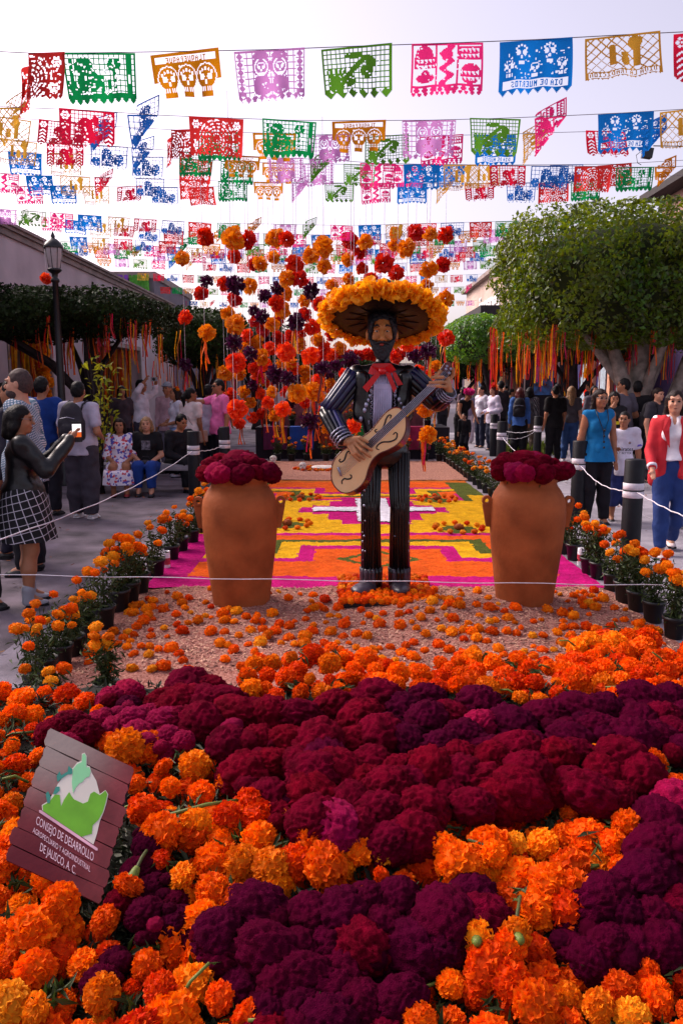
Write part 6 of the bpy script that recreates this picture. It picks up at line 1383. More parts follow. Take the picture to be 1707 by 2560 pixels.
# ---- left side
lj = M('leather', '#09080c', rough=.4, var=.3, scale=9, bump=.6, bscale=18, spec=.4, coat=.1)
e, k = person('dark haired woman in black leather jacket and grid skirt taking a photo', 78, 1508, 118, 1.50, 1.08, True, 'tan', 'black', 'bob', '#111116', 1.93, .47, '#14121a', 'skirt', .335, '#9c9ca6', ('phone', 'phone'), detail=2, topmat=lj, botmat=grid_mat('grid_skirt', '#0c0b12', '#b8b4c0', .055, .05), boots=True, group=G_L, loose=1.25, turn=-14, tilt=.12)
glasses(e, k)
ph = empty('smartphone', world_of(e, (k['wr'][0]+k['wr'][1])/2+np.array([0, -.055, .045])), math.radians(18)); tag(ph, 'raised smartphone with lit screen in the hands of the leather jacket woman', 'phone')
b = MB(); b.box((0, 0, 0), (.074, .009, .155)); b.build('case', M('phone_case', '#15141a', rough=.3), ph)
def emis(name, c, s):
    m = bpy.data.materials.new(name); m.use_nodes = True; bs = m.node_tree.nodes['Principled BSDF']; bs.inputs['Base Color'].default_value = (*hexc(c), 1); bs.inputs['Emission Color'].default_value = (*hexc(c), 1); bs.inputs['Emission Strength'].default_value = s
    n = m.node_tree.nodes.new('ShaderNodeTexNoise'); n.inputs['Scale'].default_value = 30; return m
b = MB(); b.box((0, -.0055, .028), (.064, .002, .06)); b.build('screen_sky', emis('screen_white', '#f4f0f4', .7), ph)
b = MB(); b.box((0, -.0055, -.022), (.064, .002, .036)); b.build('screen_flowers', emis('screen_orange', '#d05a18', .5), ph)
b = MB(); b.box((0, -.0055, -.056), (.064, .002, .028)); b.build('screen_controls', emis('screen_black', '#120c10', .1), ph)
e, k = person('man seen from behind in pale grey tee shirt with white shoes', 212, 1296, 168, 1.70, 1.18, False, 'tan', 'black', 'short', '#a8a2b4', .62, .47, '#39343e', 'trousers', .05, '#d8d4d8', ('bent', 'down'), detail=2, loose=1.35, group=G_L, turn=10); backpack(e, k, '#2b2830', 'dark grey backpack on the man in the pale tee')
e, k = person('bearded man in profile with checked shirt at the left edge', 0, 0, -88, 1.78, 1.08, False, 'light', 'buzz', 'short', '#b4b8c8', 1.9, .46, '#16161e', 'trousers', .05, '#15131a', ('down', 'down'), detail=2, topmat=grid_mat('check_shirt', '#c4c6d0', '#4a6a80', .02, .22), loc=(-2.72, 6.7, 0), group=G_L)
bd_ = SDF(); bd_.ell(k['Hd'](0, -.018, -.042), (.037*1.78, .042*1.78, .03*1.78), .01); bd_.sub(k['Hd'](0, -.06, -.012), (.05, .05, .035)); put('beard', bd_.mesh('beard', HAIR['buzz'], .011), e)
person('man in deep blue polo shirt seen from behind beside the lamp post', 0, 0, 172, 1.76, 1.1, False, 'tan', 'black', 'short', '#12357c', .55, .47, '#1c1a24', loc=(-3.75, 9.9, 0), detail=1, group=G_L)
person('woman in lilac top with flower in dark hair at the far left', 0, 0, 200, 1.60, 1.05, True, 'tan', 'black', 'long', '#b8a4d0', .5, .48, '#2a2838', loc=(-3.62, 8.3, 0), detail=1, group=G_L)
e, k = person('person in black sleeveless outfit cut off by the left edge', 0, 0, 60, 1.62, 1.05, True, 'tan', 'black', 'long', '#15131a', 0, .48, '#16141c', loc=(-2.66, 5.55, 0), detail=1, group=G_L, arms=('down', 'down'))
e, k = person('passer-by in dark trousers striding left behind the leather jacket woman', 0, 0, -95, 1.70, 1.0, False, 'tan', 'black', 'short', '#2a2634', 1.9, .47, '#1e1a2c', loc=(-3.0, 7.2, 0), detail=0, pose='walk', group=G_L)
SEATZ = 0
person('seated woman in white dress with blue and red flower print', 0, 0, 12, 1.60, 1.1, True, 'tan', 'brown', 'bob', '#ddd4e4', .95, .42, '#ddd4e4', 'skirt', .24, '#8a2a30', ('lap', 'lap'), 'sit', 1, print_mat('floral_print', '#e4dcec', ['#e4dcec', '#e4dcec', '#e4dcec', '#5a5ab8', '#c84a58', '#e4dcec'], 30), print_mat('floral_print', '#e4dcec', []), loc=(-3.38, 11.95, 0), group=G_L, bald=False)
e, k = person('seated blond woman in black tee shirt and blue jeans on the bench', 0, 0, 6, 1.63, 1.12, True, 'light', 'blond', 'bob', '#131116', .62, .46, '#1c3c86', 'trousers', .09, '#2c2a30', ('lap', 'lap'), 'sit', 1, loc=(-2.98, 12.0, 0), group=G_L)
b = MB(); b.box(k['U'](0, -.083, .735), (.13, .012, .14)); b.build('shirt_print', M('shirt_photo', '#8a8490', rough=.8, var=.9, scale=22, second='#1c1a20'), e)
hbag = empty('handbag', world_of(e, k['U'](0, -.14, .555))); tag(hbag, 'small dark handbag on the lap of the seated blond woman', 'bag'); S_ = SDF(); S_.ell((0, 0, 0), (.13, .07, .085), .02); put('bag', S_.mesh('bag', cloth('#241c26', .5), .013, .006, 14), hbag); b = MB(); b.tube([(-.08, 0, .06), (-.04, 0, .13), (.04, 0, .13), (.08, 0, .06)], .007, 6); b.build('handle', cloth('#241c26', .5), hbag, True)
person('seated man in dark suit leaning forward at the bench end', 0, 0, 48, 1.70, 1.08, False, 'tan', 'black', 'short', '#17151c', 1.9, .44, '#17151c', 'trousers', .06, '#121016', ('lap', 'lap'), 'sit', 1, loc=(-2.62, 12.35, 0), lean=.25, tilt=.35, group=G_L)
e, k = person('woman in white ruffled top and pale jeans wearing a flower headband', 0, 0, -62, 1.62, 1.04, True, 'tan', 'brown', 'bob', '#dcd8e6', .4, .56, '#8aa0d0', 'trousers', .05, '#a8a4b0', ('bent', 'bent'), 'stand', 1, loc=(-2.98, 14.2, 0), loose=1.15, group=G_L, tilt=-.15)
for i, c in enumerate(('O', 'C', 'O', 'R', 'O')): a = (i-2)*.45; put_mat('headband_flower', PF[i % 4], e, PC[c], loc=k['Hd'](.05*math.sin(a), .012, .05*math.cos(a)+.018), scale=.04)
sh_ = MB(); 
e, k = person('man with grey cap in pale pink shirt behind the sapling', 0, 0, -20, 1.72, 1.05, False, 'tan', 'grey', 'short', '#c09aa4', 1.7, .47, '#6a6472', loc=(-3.25, 14.8, 0), detail=1, arms=('down', 'bent'), group=G_L)
cp_ = SDF(); cp_.ell(k['Hd'](0, .006, .035), (.085, .098, .075), .01); cp_.ell(k['Hd'](0, -.06, .03), (.07, .075, .012), .01); cp_.cut((0, 0, -1), -(k['Hd'](0, 0, .022)[2])); put('cap', cp_.mesh('cap', cloth('#8c929e'), .011), e)
e, k = person('man in white shirt raising a camera above the sapling', 0, 0, 70, 1.78, 1.05, False, 'tan', 'black', 'short', '#d8d4e0', 1.5, .47, '#3a3644', loc=(-3.85, 15.2, 0), detail=1, arms=('up', 'up'), group=G_L)
cm_ = empty('camera_device', world_of(e, (k['wr'][0]+k['wr'][1])/2+np.array([0, -.08, .03]))); tag(cm_, 'small silver camera held up by the man in white behind the sapling', 'camera'); b = MB(); b.box((0, 0, 0), (.12, .05, .075)); b.build('camera_body', M('camera_silver', '#8a8890', rough=.35, metal=.4), cm_); b = MB(); b.lathe([(.03, 0), (.03, .04), (.024, .045), (.002, .042)], 14); b.build('lens', m_pot, cm_, True, rot=(math.pi/2, 0, 0))
e, k = person('woman with ponytail in cream tee shirt near the left bollard', 0, 0, 150, 1.62, 1.12, True, 'brown', 'black', 'pony', '#d0c0c0', .5, .50, '#22202c', loc=(-2.5, 13.1, 0), detail=1, arms=('down', 'down'), turn=-30, group=G_L); shoulder_bag(e, k, '#8e7a70', 'beige crossbody bag of the woman in the cream tee', -1, .50)
person('dark haired man in white tee shirt hugged by the man in pink', 0, 0, 170, 1.68, 1.05, False, 'tan', 'black', 'short', '#ccc8dc', .55, .47, '#23212e', loc=(-2.32, 13.8, 0), detail=1, group=G_L)
e, k = person('man in bright pink polo shirt and sunglasses reaching sideways', 0, 0, -58, 1.76, 1.08, False, 'tan', 'black', 'short', '#e070ac', .6, .47, '#1e1c28', loc=(-2.08, 13.45, 0), detail=1, arms=('reach', 'down'), group=G_L); glasses(e, k, True)
for i, (x, y, c, hh, f, hs_, lb) in enumerate(((-4.5, 16.2, '#4a4048', 1.66, 20, 'long', 'woman in grey deep in the left crowd beside the lamp post'), (-3.6, 17.2, '#701c2c', 1.62, -40, 'long', 'woman in dark red far behind the white topped woman'), (-2.7, 17.6, '#28242c', 1.72, 30, 'short', 'man in black behind the pink shirted man'), (-5.3, 12.4, '#3c3a50', 1.7, 90, 'short', 'man in slate shirt near the left wall'), (-5.0, 10.6, '#241e28', 1.64, 160, 'long', 'dark clad woman near the left wall'), (-3.1, 19.5, '#8a7a80', 1.68, 0, 'short', 'man in taupe shirt far down the left side'))):
    person(lb, 0, 0, f, hh, 1.05, hs_ == 'long', 'tan', 'black', hs_, c, .9, .47, '#1e1c26', loc=(x, y, 0), detail=0, group=G_L)
# ---- right side
e, k = person('woman in coral red blazer, white blouse and jeans walking at the right', 0, 0, -14, 1.60, .86, True, 'light', 'brown', 'long', '#e8e4ea', 0, .58, '#243a72', 'trousers', .075, '#d8c4c4', ('fwd', 'down'), 'walk', 2, loc=(3.17, 7.5, 0), turn=-6, vneck=1.0, group=G_R, loose=.95)
J = SDF(); H = k['H']; U = k['U']
for s in (-1, 1):
    J.cone(U(s*.055, -.012, .80), U(s*.062, -.026, .50), .047*H, .048*H, .02*H); J.cone(U(s*.03, .03, .80), U(s*.045, .04, .49), .05*H, .055*H, .03*H)
    i = 0 if s < 0 else 1; J.cone(k['sh'][i], k['el'][i], .038*H, .031*H, .015*H); J.cone(k['el'][i], k['el'][i]+(k['wr'][i]-k['el'][i])*.85, .031*H, .027*H, .012*H); J.cone(U(s*.085, 0, .60), U(s*.085, -.005, .46), .04*H, .045*H, .02*H)
J.sub(U(0, -.10, .62), (.042*H, .085*H, .30*H)); J.sub(U(0, -.03, .862), (.05*H, .06*H, .04*H)); put('blazer', J.mesh('blazer', cloth('#c42a34', .75), .012, .006, 12), e)
for s in (-1, 1):
    b = MB(); a = [Vector(U(s*.030, -.055, .845)), Vector(U(s*.034, -.082, .76)), Vector(U(s*.026, -.085, .665))]; c_ = [Vector(U(s*.058, -.05, .83)), Vector(U(s*.070, -.078, .76)), Vector(U(s*.030, -.086, .66))]; b.strip(a, c_, 0); v0 = list(b.v); b.add([(p[0], p[1]+.008, p[2]) for p in v0], [(2*q+2, 2*q+3, 2*q+1, 2*q) for q in range(2)]); b.build('lapel', cloth('#c42a34', .75), e)
    i = 0 if s < 0 else 1; d = k['wr'][i]-k['el'][i]; b = MB(); b.tube([k['el'][i]+d*.80, k['el'][i]+d*.93], .029*H, 12); b.build('rolled_cuff', cloth('#d8d0dc'), e, True)
e, k = person('woman in teal sleeveless peplum top with glasses and long dark hair', 1483, 1312, 6, 1.61, .9, True, 'tan', 'brown', 'long', '#0b6aa2', 0, .54, '#14121a', 'trousers', .06, '#141218', ('down', 'down'), 'stand', 2, group=G_R, turn=4); glasses(e, k); H = k['H']; U = k['U']
b = MB(); n = 36
rows = [[(rr*H*(1+am*math.sin(a*8))*math.cos(a), rr*.78*H*(1+am*math.sin(a*8+1))*math.sin(a), z*H) for a in np.linspace(0, 2*math.pi, n, endpoint=False)] for rr, am, z in ((.083, 0, .635), (.092, .01, .60), (.110, .03, .55), (.130, .05, .475))]
b.add([p for r_ in rows for p in r_], [(i*n+j, (i+1)*n+j, (i+1)*n+(j+1) % n, i*n+(j+1) % n) for i in range(3) for j in range(n)]); b.build('peplum', cloth('#0b6aa2'), e, True)
nb = MB(); nb.tube([U(-.045, -.03, .85), U(-.035, -.078, .78), U(-.005, -.092, .70), U(0, -.095, .62), U(.005, -.092, .70), U(.035, -.078, .78), U(.045, -.03, .85)], .005, 5)
for z in (.70, .66, .62, .58): nb.ball(U(0, -.10 if z > .6 else -.105, z), .014, 8, 5)
nb.build('necklace', M('black_beads', '#0e0c10', rough=.3), e, True)
e, k = person('boy in white football shirt with lilac trim looking aside', 1548, 1298, -12, 1.34, .95, False, 'tan', 'black', 'short', '#d6d4e4', .62, .43, '#2a3468', 'trousers', .16, '#201c24', ('hold', 'down'), 'stand', 2, loc=(3.36, 9.35, 0), loose=1.35, turn=-18, group=G_R); H = k['H']; U = k['U']
def chest_text(s, size, z, mat, bold=0.0):
    tmx = text_mesh(s, size, 0, 'CENTER', bold); rx, ry = .112*H, .083*H
    for v in tmx.vertices:
        x, zz_ = v.co.x, v.co.y; v.co = (x, -ry*math.sqrt(max(0, 1-(min(abs(x), rx*.98)/rx)**2))-.014, U(0, 0, z)[2]+zz_)
    tmx.materials.clear(); tmx.materials.append(mat); return put('shirt_lettering', tmx, e)
m_ink = M('navy_ink', '#12142c', rough=.7, var=.05)
chest_text('Emirates', .062, .655, m_ink, .0008); chest_text('FLY BETTER', .034, .625, m_ink)
cr_ = MB(); cr_.lathe([(.016, 0), (.016, .003), (.002, .0035)], 14); o = cr_.build('crest', M('crest_gold', '#b8902c', rough=.5, second='#3a4a98', scale=60), e, True, loc=U(.045, -.082, .725)+np.array([0, -.012, 0]), rot=(math.pi/2, 0, .3)); 
for i in range(2):
    d = k['el'][i]-k['sh'][i]; b = MB(); b.tube([k['sh'][i]+d*.56, k['sh'][i]+d*.66], .043*H, 12); b.build('sleeve_trim', cloth('#6a62c8'), e, True)
e, k = person('girl in black hoodie with yellow print holding a hand to her face', 0, 0, -8, 1.56, 1.0, True, 'tan', 'black', 'long', '#1b191e', 1.9, .46, '#1c1a20', loc=(4.35, 12.6, 0), detail=1, arms=('face', 'down'), group=G_R, tilt=.2)
b = MB(); b.box(k['U'](.0, -.088, .68), (.14, .01, .05)); b.build('shirt_print', M('yellow_print', '#c8b418', rough=.8, var=.2, scale=30), e)
person('man in striped grey shirt turned left behind the girl in black', 0, 0, -150, 1.78, 1.1, False, 'tan', 'black', 'short', '#5c5864', .6, .47, '#20242e', loc=(4.85, 13.6, 0), detail=1, group=G_R, arms=('bent', 'bent'), turn=40)
person('man in black tee shirt in front of the ficus trunk', 0, 0, 160, 1.74, 1.1, False, 'brown', 'black', 'short', '#121014', .55, .46, '#141218', loc=(5.2, 13.9, 0), detail=1, group=G_R)
e, k = person('woman in dark grey tee shirt half hidden by the ficus trunk', 0, 0, 30, 1.62, 1.05, True, 'light', 'brown', 'bun', '#34323a', .55, .48, '#1e1c26', loc=(5.28, 13.2, 0), detail=1, group=G_R); backpack(e, k, '#1a181e', 'black backpack of the woman beside the ficus trunk')
person('blond woman in grey tee shirt and jeans seen from behind', 0, 0, 172, 1.65, 1.0, True, 'light', 'blond', 'long', '#4c4850', .5, .52, '#2c4878', loc=(5.0, 17.2, 0), detail=1, group=G_R, shoes='#d8d4d8')
person('man in plain black clothes standing left of the blond woman', 0, 0, -160, 1.66, 1.15, False, 'tan', 'black', 'short', '#0e0c10', .7, .46, '#100e14', loc=(4.6, 17.0, 0), detail=1, group=G_R)
e, k = person('woman in denim jacket and black trousers seen from behind', 0, 0, 165, 1.62, 1.1, True, 'tan', 'red', 'bob', '#3a62a8', 1.9, .45, '#100e14', loc=(4.2, 18.6, 0), detail=1, group=G_R, loose=1.2); backpack(e, k, '#15141e', 'small navy backpack on the woman in denim')
person('person in striped top beside the denim jacket woman', 0, 0, 150, 1.63, 1.05, True, 'tan', 'black', 'bob', '#8a8288', 1.6, .45, '#6a5a50', loc=(4.55, 19.1, 0), detail=1, group=G_R, topmat=grid_mat('stripe_top', '#8c868a', '#2a282e', .03, .3))
e, k = person('woman in loose white shirt with red hair flower', 0, 0, -70, 1.66, 1.12, True, 'light', 'red', 'bob', '#d4cce0', 1.9, .43, '#1c2036', loc=(3.85, 20.0, 0), detail=1, group=G_R, arms=('bent', 'bent'), loose=1.35); put_mat('hair_flower', PF[1], e, PC['R'], loc=k['Hd'](0, 0, .07), scale=.10)
person('woman in white blouse facing right beside the white shirted woman', 0, 0, -60, 1.66, 1.0, True, 'light', 'black', 'short', '#d0ccd8', .8, .50, '#1c2036', loc=(3.72, 21.0, 0), detail=1, group=G_R)
person('tall man in dark jacket behind the women in white', 0, 0, -150, 1.80, 1.1, False, 'tan', 'black', 'short', '#28262e', 1.9, .44, '#1c1a22', loc=(4.3, 21.4, 0), detail=1, group=G_R)
person('girl in lilac jacket and pale wide trousers', 0, 0, 160, 1.55, .95, True, 'tan', 'brown', 'long', '#8c829c', 1.9, .52, '#c8bcc8', loc=(3.62, 22.6, 0), detail=1, group=G_R, loose=1.45, shoes='#d8d4d8', arms=('bent', 'bent'))
e, k = person('woman in black with bright pink flower crown bending down', 0, 0, 20, 1.62, 1.0, True, 'tan', 'black', 'bun', '#141016', 0, .48, '#121016', loc=(3.0, 19.8, 0), detail=1, group=G_R, lean=.55, arms=('fwd', 'fwd'), tilt=.35)
for i in range(9): a = i*.7; put_mat('crown_flower', PF[i % 4], e, M('crown_pink', '#e0308c', rough=.6, isl=.2, transl=.35), loc=k['Hd'](.05*math.cos(a), .04*math.sin(a), .06), scale=.075)
person('small child in black beside the woman with the flower crown', 0, 0, -30, 1.02, 1.05, False, 'light', 'brown', 'short', '#18161c', 1.5, .45, '#1a1a24', loc=(3.0, 19.0, 0), detail=1, group=G_R, pose='crouch', lean=.3, shoes='#d8d4d8')
person('passer-by in jeans half cut off by the right edge', 0, 0, 150, 1.70, 1.0, False, 'light', 'brown', 'short', '#6a6270', .8, .46, '#38446c', loc=(4.05, 8.9, 0), detail=1, group=G_R, pose='walk', arms=('down', 'down'))
FAR = [(2.6, 24, '#5a1a30', 'woman in wine red'), (3.2, 25, '#2a2630', 'man in black'), (4.9, 22.8, '#3a4a3a', 'man in olive'), (5.6, 20.5, '#1c1a20', 'man in dark coat'), (6.2, 19.4, '#57505c', 'woman in grey knit'), (4.0, 26, '#74606c', 'woman in dusty pink'), (5.3, 25.5, '#2c3048', 'man in navy'), (6.9, 22, '#20202c', 'man in charcoal'), (2.2, 27, '#6c5a4a', 'man in tan'), (-1.6, 26, '#382c38', 'woman in plum'), (-2.4, 25, '#50484e', 'man in stone grey'), (0.9, 30, '#2c2832', 'woman in ink blue'), (7.4, 16.6, '#2a2228', 'man in brown jacket')]
for i, (x, y, c, lb) in enumerate(FAR):
    person(lb+' far down the street, %s of the distant visitors' % ordinal(i), 0, 0, random.uniform(-180, 180), random.uniform(1.58, 1.78), 1.05, 'woman' in lb, random.choice(('tan', 'light', 'brown')), 'black', 'long' if 'woman' in lb else 'short', c, random.choice((.6, 1.9)), .47, '#1e1c26', loc=(x, y, 0), detail=0, group='distant visitors')
# ================================================================== BOLLARDS AND ROPES
m_bol = M('bollard_black', '#0c0c12', rough=.5, var=.3, scale=14, second='#16161e', spec=.25); m_band = M('bollard_white', '#d2ccd6', rough=.5, var=.12, scale=10)
def bollard(x, y, lab, h=1.0, r=.085):
    e = empty('bollard', (x, y, 0)); tag(e, lab, 'bollard', 'black bollards with white bands')
    b = MB(); b.lathe([(r*1.0, 0), (r, h-.01), (r*.93, h), (r*.5, h+.004), (.001, h+.004)], 24); b.build('post', m_bol, e, True)
    for z0, z1 in ((h-.335, h-.275), (h-.265, h-.205)):
        b = MB(); b.lathe([(r+.001, z0), (r+.004, z0+.002), (r+.004, z1-.002), (r+.001, z1)], 24); b.build('white_band', m_band, e, True)
    b = MB(); b.lathe([(r+.002, h-.276), (r+.007, h-.274), (r+.007, h-.266), (r+.002, h-.264)], 24); b.build('ring', m_bol, e, True)
    return Vector((x, y, h-.27))
BR = [bollard(G(1570, 1428).x, G(1570, 1428).y, 'black bollard nearest on the right, beside the woman in the blazer'), bollard(G(1440, 1312).x, G(1440, 1312).y, 'black bollard in front of the woman in teal'), bollard(2.94, 14.4, 'black bollard behind the bouquet of the right urn'), bollard(3.55, 18.3, 'far black bollard near the lady in white'), bollard(4.25, 17.0, 'far black bollard on the pavement beside the grass patch')]
BL_ = [bollard(-2.12, 11.2, 'black bollard left of the left urn bouquet'), bollard(-1.85, 12.4, 'black bollard just behind the left urn bouquet')]
m_rope = M('white_rope', '#d8d2dc', rough=.7, var=.1, scale=50)
def rope(lab, a, b, sag, r=.005):
    a, b = Vector(a), Vector(b); c = MB(); n = 24
    c.tube([a.lerp(b, i/n)-Vector((0, 0, sag*4*(i/n)*(1-i/n)+.004*math.sin(i*1.7))) for i in range(n+1)], r, 6); tag(c.build('rope', m_rope, None, True), lab, 'rope', 'white ropes between the bollards')
rope('white rope from the nearest right bollard out of frame', BR[0], P(1800, 1322, 5.2), .03); rope('white rope between the two nearest right bollards', BR[0], BR[1], .10); rope('white rope from the teal woman bollard to the far bollards', BR[1], BR[2], .22); rope('white rope between far right bollards', BR[2], BR[4], .12); rope('white rope between the two farthest right bollards', BR[3], BR[4], .12)
rope('white rope sagging from the left bollard past the leather jacket woman', BL_[0], P(-80, 1375, 4.2), .10, .0042); rope('short white rope between the left bollards', BL_[0], BL_[1], .05)
rope('taut white rope across the front of the statue and urns', P(-150, 1434, 4.95), P(1860, 1466, 4.95), .004, .003)
# ================================================================== LAMP POST
m_iron = M('cast_iron', '#0f0f14', rough=.4, var=.25, scale=9, spec=.5)
lp = empty('street_lamp', (P(150, 900, 13).x, 13, 0)); tag(lp, 'black cast iron street lamp with lantern rising through the left tree', 'street lamp')
b = MB(); b.lathe([(.17, 0), (.17, .10), (.13, .14), (.12, .5), (.095, .56), (.075, .62), (.062, 1.2), (.055, 2.4), (.048, 3.28), (.07, 3.30), (.07, 3.33), (.045, 3.36), (.05, 3.42), (.10, 3.46), (.115, 3.48), (.10, 3.50)], 18); b.build('post', m_iron, lp, True)
b = MB(); b.lathe([(.085, 3.50), (.10, 3.56), (.125, 3.70), (.135, 3.80), (.12, 3.82)], 18); b.build('lantern_glass', M('lantern_glass', '#c9c0c4', rough=.2, transl=.5, var=.08), lp, True)
b = MB(); b.lathe([(.15, 3.81), (.155, 3.84), (.12, 3.90), (.07, 3.95), (.03, 3.97), (.035, 4.0), (.012, 4.06), (.001, 4.08)], 18); b.build('lantern_cap', m_iron, lp, True)
for k in range(8): b = MB(); a = k*math.pi/4; b.tube([(.09*math.cos(a), .09*math.sin(a), 3.5), (.138*math.cos(a), .138*math.sin(a), 3.81)], .006, 5); b.build('lantern_rib', m_iron, lp)
# hanging box on a wire at the upper right
hbx = empty('hanging_lamp', P(1617, 383, 9)); tag(hbx, 'small black box lamp hanging from a wire at upper right', 'lamp'); b = MB(); b.box((0, 0, 0), (.10, .08, .10), Euler((0, .15, 0)).to_matrix()); b.build('housing', m_iron, hbx); b = MB(); b.tube([(.06, 0, .075), (1.2, 0, .06)], .006, 5); b.tube([(-.05, 0, .03), (-.12, 0, -.02), (-.10, 0, -.1), (-.06, 0, -.12)], .004, 5); b.build('wire', m_iron, hbx)
# ================================================================== STONE BENCH
m_stone = M('bench_stone', '#8c868e', rough=.9, var=.2, scale=6, bump=.4, bscale=35)
bn = empty('stone_bench', (-3.05, 12.15, 0)); tag(bn, 'pale stone bench under the seated visitors on the left', 'bench')
for nm, c, d in (('seat', (0, 0, .40), (1.9, .5, .09)), ('leg', (-.8, 0, .18), (.2, .42, .355)), ('leg', (.83, 0, .18), (.24, .46, .355)), ('leg', (0, .05, .18), (.2, .3, .355))):
    b = MB(); b.box(c, d); me_ = b.me(nm, m_stone); bm = bmesh.new(); bm.from_mesh(me_); bmesh.ops.bevel(bm, geom=bm.edges[:], offset=.018, segments=2, affect='EDGES'); bm.to_mesh(me_); bm.free(); put(nm, me_, bn)
# ================================================================== ALTAR AT THE END OF THE CARPET
al = empty('altar', (.25, 18.6, 0)); tag(al, 'low stepped altar draped in coloured cloths at the end of the carpet', 'altar')
m_alt = M('altar_dark', '#1a1420', rough=.85)
b = MB(); b.box((0, 0, .36), (4.4, 1.6, .72)); b.build('lower_step', m_alt, al); b = MB(); b.box((0, .55, .98), (3.6, 1.0, .52)); b.build('upper_step', M('altar_pink', '#7a4650', rough=.9, var=.2), al)
for i, (x, c, lb) in enumerate(((-1.75, '#5c0a40', 'plum cloth'), (-1.15, '#0c3c8c', 'blue cloth'), (-.45, '#8c2c10', 'rust cloth'), (.2, '#1e7a34', 'green cloth'), (.85, '#14143a', 'navy cloth'), (1.5, '#8c0c40', 'magenta cloth'))):
    m = MB(); n = 12; a = [Vector((x-.27+.54*k/n, -.83-.018*math.sin(k*1.4+i), .735)) for k in range(n+1)]; bb = [Vector((p.x*1.0, p.y-.03-.02*math.sin(k*1.9+i), .22)) for k, p in enumerate(a)]; m.strip(a, bb, 0); t0 = [Vector((p.x, -.4, .735)) for p in a]; m.strip(t0, a, 0); o = m.build('cloth', M('altar_'+lb.replace(' ', '_'), c, rough=.75, var=.25, scale=5), al, True); o['label'] = lb
m_vase = M('grey_clay', '#8a7a78', rough=.8, var=.15, scale=5); m_skull = M('plaster_white', '#cfc6c0', rough=.8, var=.12, scale=10)
for i, (x, y, r, hh) in enumerate(((-1.2, 18.85, .24, .42), (-.7, 18.95, .17, .3), (.55, 18.9, .26, .5), (1.4, 18.9, .2, .36), (1.05, 18.7, .15, .26))):
    e = empty('clay_jar', (x+.1, y, 1.242)); tag(e, 'round grey clay jar on the altar, %s from the left' % ordinal(i), 'jar', 'clay jars on the altar'); b = MB(); b.lathe([(.001, 0), (r*.6, 0), (r*.95, hh*.3), (r, hh*.5), (r*.75, hh*.8), (r*.42, hh*.9), (r*.5, hh), (r*.36, hh*.98), (r*.3, hh*.85)], 22); b.build('body', m_vase, e, True)
    b = MB(); b.tube([(r*.5, 0, hh*.88), (r*.95, 0, hh*.85), (r*1.05, 0, hh*.65), (r*.9, 0, hh*.5)], .018, 6); b.build('handle', m_vase, e, True)
for i in range(9):
    x = -1.6+i*.45; potted(Vector((x, 18.25+.1*(i % 2), .722)), 'marigold pot standing on the altar step, %s from the left' % ordinal(i), 'marigold pots on the altar', False, .95)
for i, (x, y) in enumerate(((-1.45, 16.6), (-.75, 15.1), (.0, 16.4))):
    e = empty('plaster_skull', (x, y, .05)); tag(e, 'small white plaster skull on the far chip bed, %s from the left' % ordinal(i), 'skull', 'skulls on the far bed'); s = SDF(); s.ell((0, 0, .07), (.075, .09, .07), .02); s.box((0, -.06, .025), (.035, .03, .025), .012, .02); s.sub((-.03, -.085, .07), (.02, .03, .02)); s.sub((.03, -.085, .07), (.02, .03, .02)); s.sub((0, -.09, .04), (.01, .02, .014)); put('cranium', s.mesh('cranium', m_skull, .009), e)
    b = MB(); b.box((0, -.075, .006), (.06, .04, .014)); b.build('jaw', m_skull, e)
e = empty('flower_ring', (-.35, 15.3, .04)); tag(e, 'flat orange marigold disc with white centre on the far chip bed', 'flower ring')
for i in range(60): a, r = i*2.4, .12+.33*math.sqrt(i/60); bloom(e, (r*math.cos(a)*1.3, r*math.sin(a), .01), .045, MAR_LO)
b = MB(); b.lathe([(.25, .03), (.22, .05), (.001, .045)], 20); b.build('white_sand', m_skull, e, True)
gp = MB(); lc_ = np.stack([rng.uniform(3.9, 5.4, 900), rng.uniform(18.5, 20.5, 900), rng.uniform(.02, .18, 900)], 1); nn_ = rng.normal(size=lc_.shape); nn_[:, 2] *= .2; nn_ /= np.linalg.norm(nn_, axis=1)[:, None]
tag(put('grass_patch', leaf_mesh('grass_patch', lc_, nn_, .22, M('grass', '#6a7a2a', rough=.7, isl=.4, transl=.3), -3, .12)), 'patch of yellow green grass beside the far bollard', 'grass', kind='stuff')
# ================================================================== WOODEN SIGN IN THE FLOWERS
zs = lambda x, y: (x*480/1568, 1780+y*480/1568)
c_tl, c_tr, c_bl = [P(*zs(*p), Yd) for p, Yd in (((420, 130), 2.02), ((1100, 450), 2.00), ((48, 1210), 1.74))]
ex, ey = (c_tr-c_tl), (c_bl-c_tl); Wd, Hg = ex.length, ey.length; ez = ex.normalized().cross(ey.normalized()).normalized()     # ez points away from the viewer
if ez.y < 0: ez = -ez
sg = empty('wooden_sign', c_tl+ex*.5+ey); tag(sg, 'tilted reddish plank sign with green logo and white lettering stuck among the marigolds', 'sign')
so_ = Vector(sg.location)
def onb(u, v, d=0.0): return c_tl+ex*u+ey*v+ez*d-so_
_A = np.array([[680, -372], [320, 1080]], float); _Ai = np.linalg.inv(_A)
def z2uv(x, y): return _Ai @ np.array([x-420, y-130], float)
def slab_(poly, d0, d1, mat, name, parent, isuv=True):
    n = len(poly); v = [onb(*p, d0) for p in poly]+[onb(*p, d1) for p in poly]
    return put(name, mesh(name, v, [tuple(range(n)), tuple(range(2*n-1, n-1, -1))]+[(i, n+i, n+(i+1) % n, (i+1) % n) for i in range(n)], mat), parent)
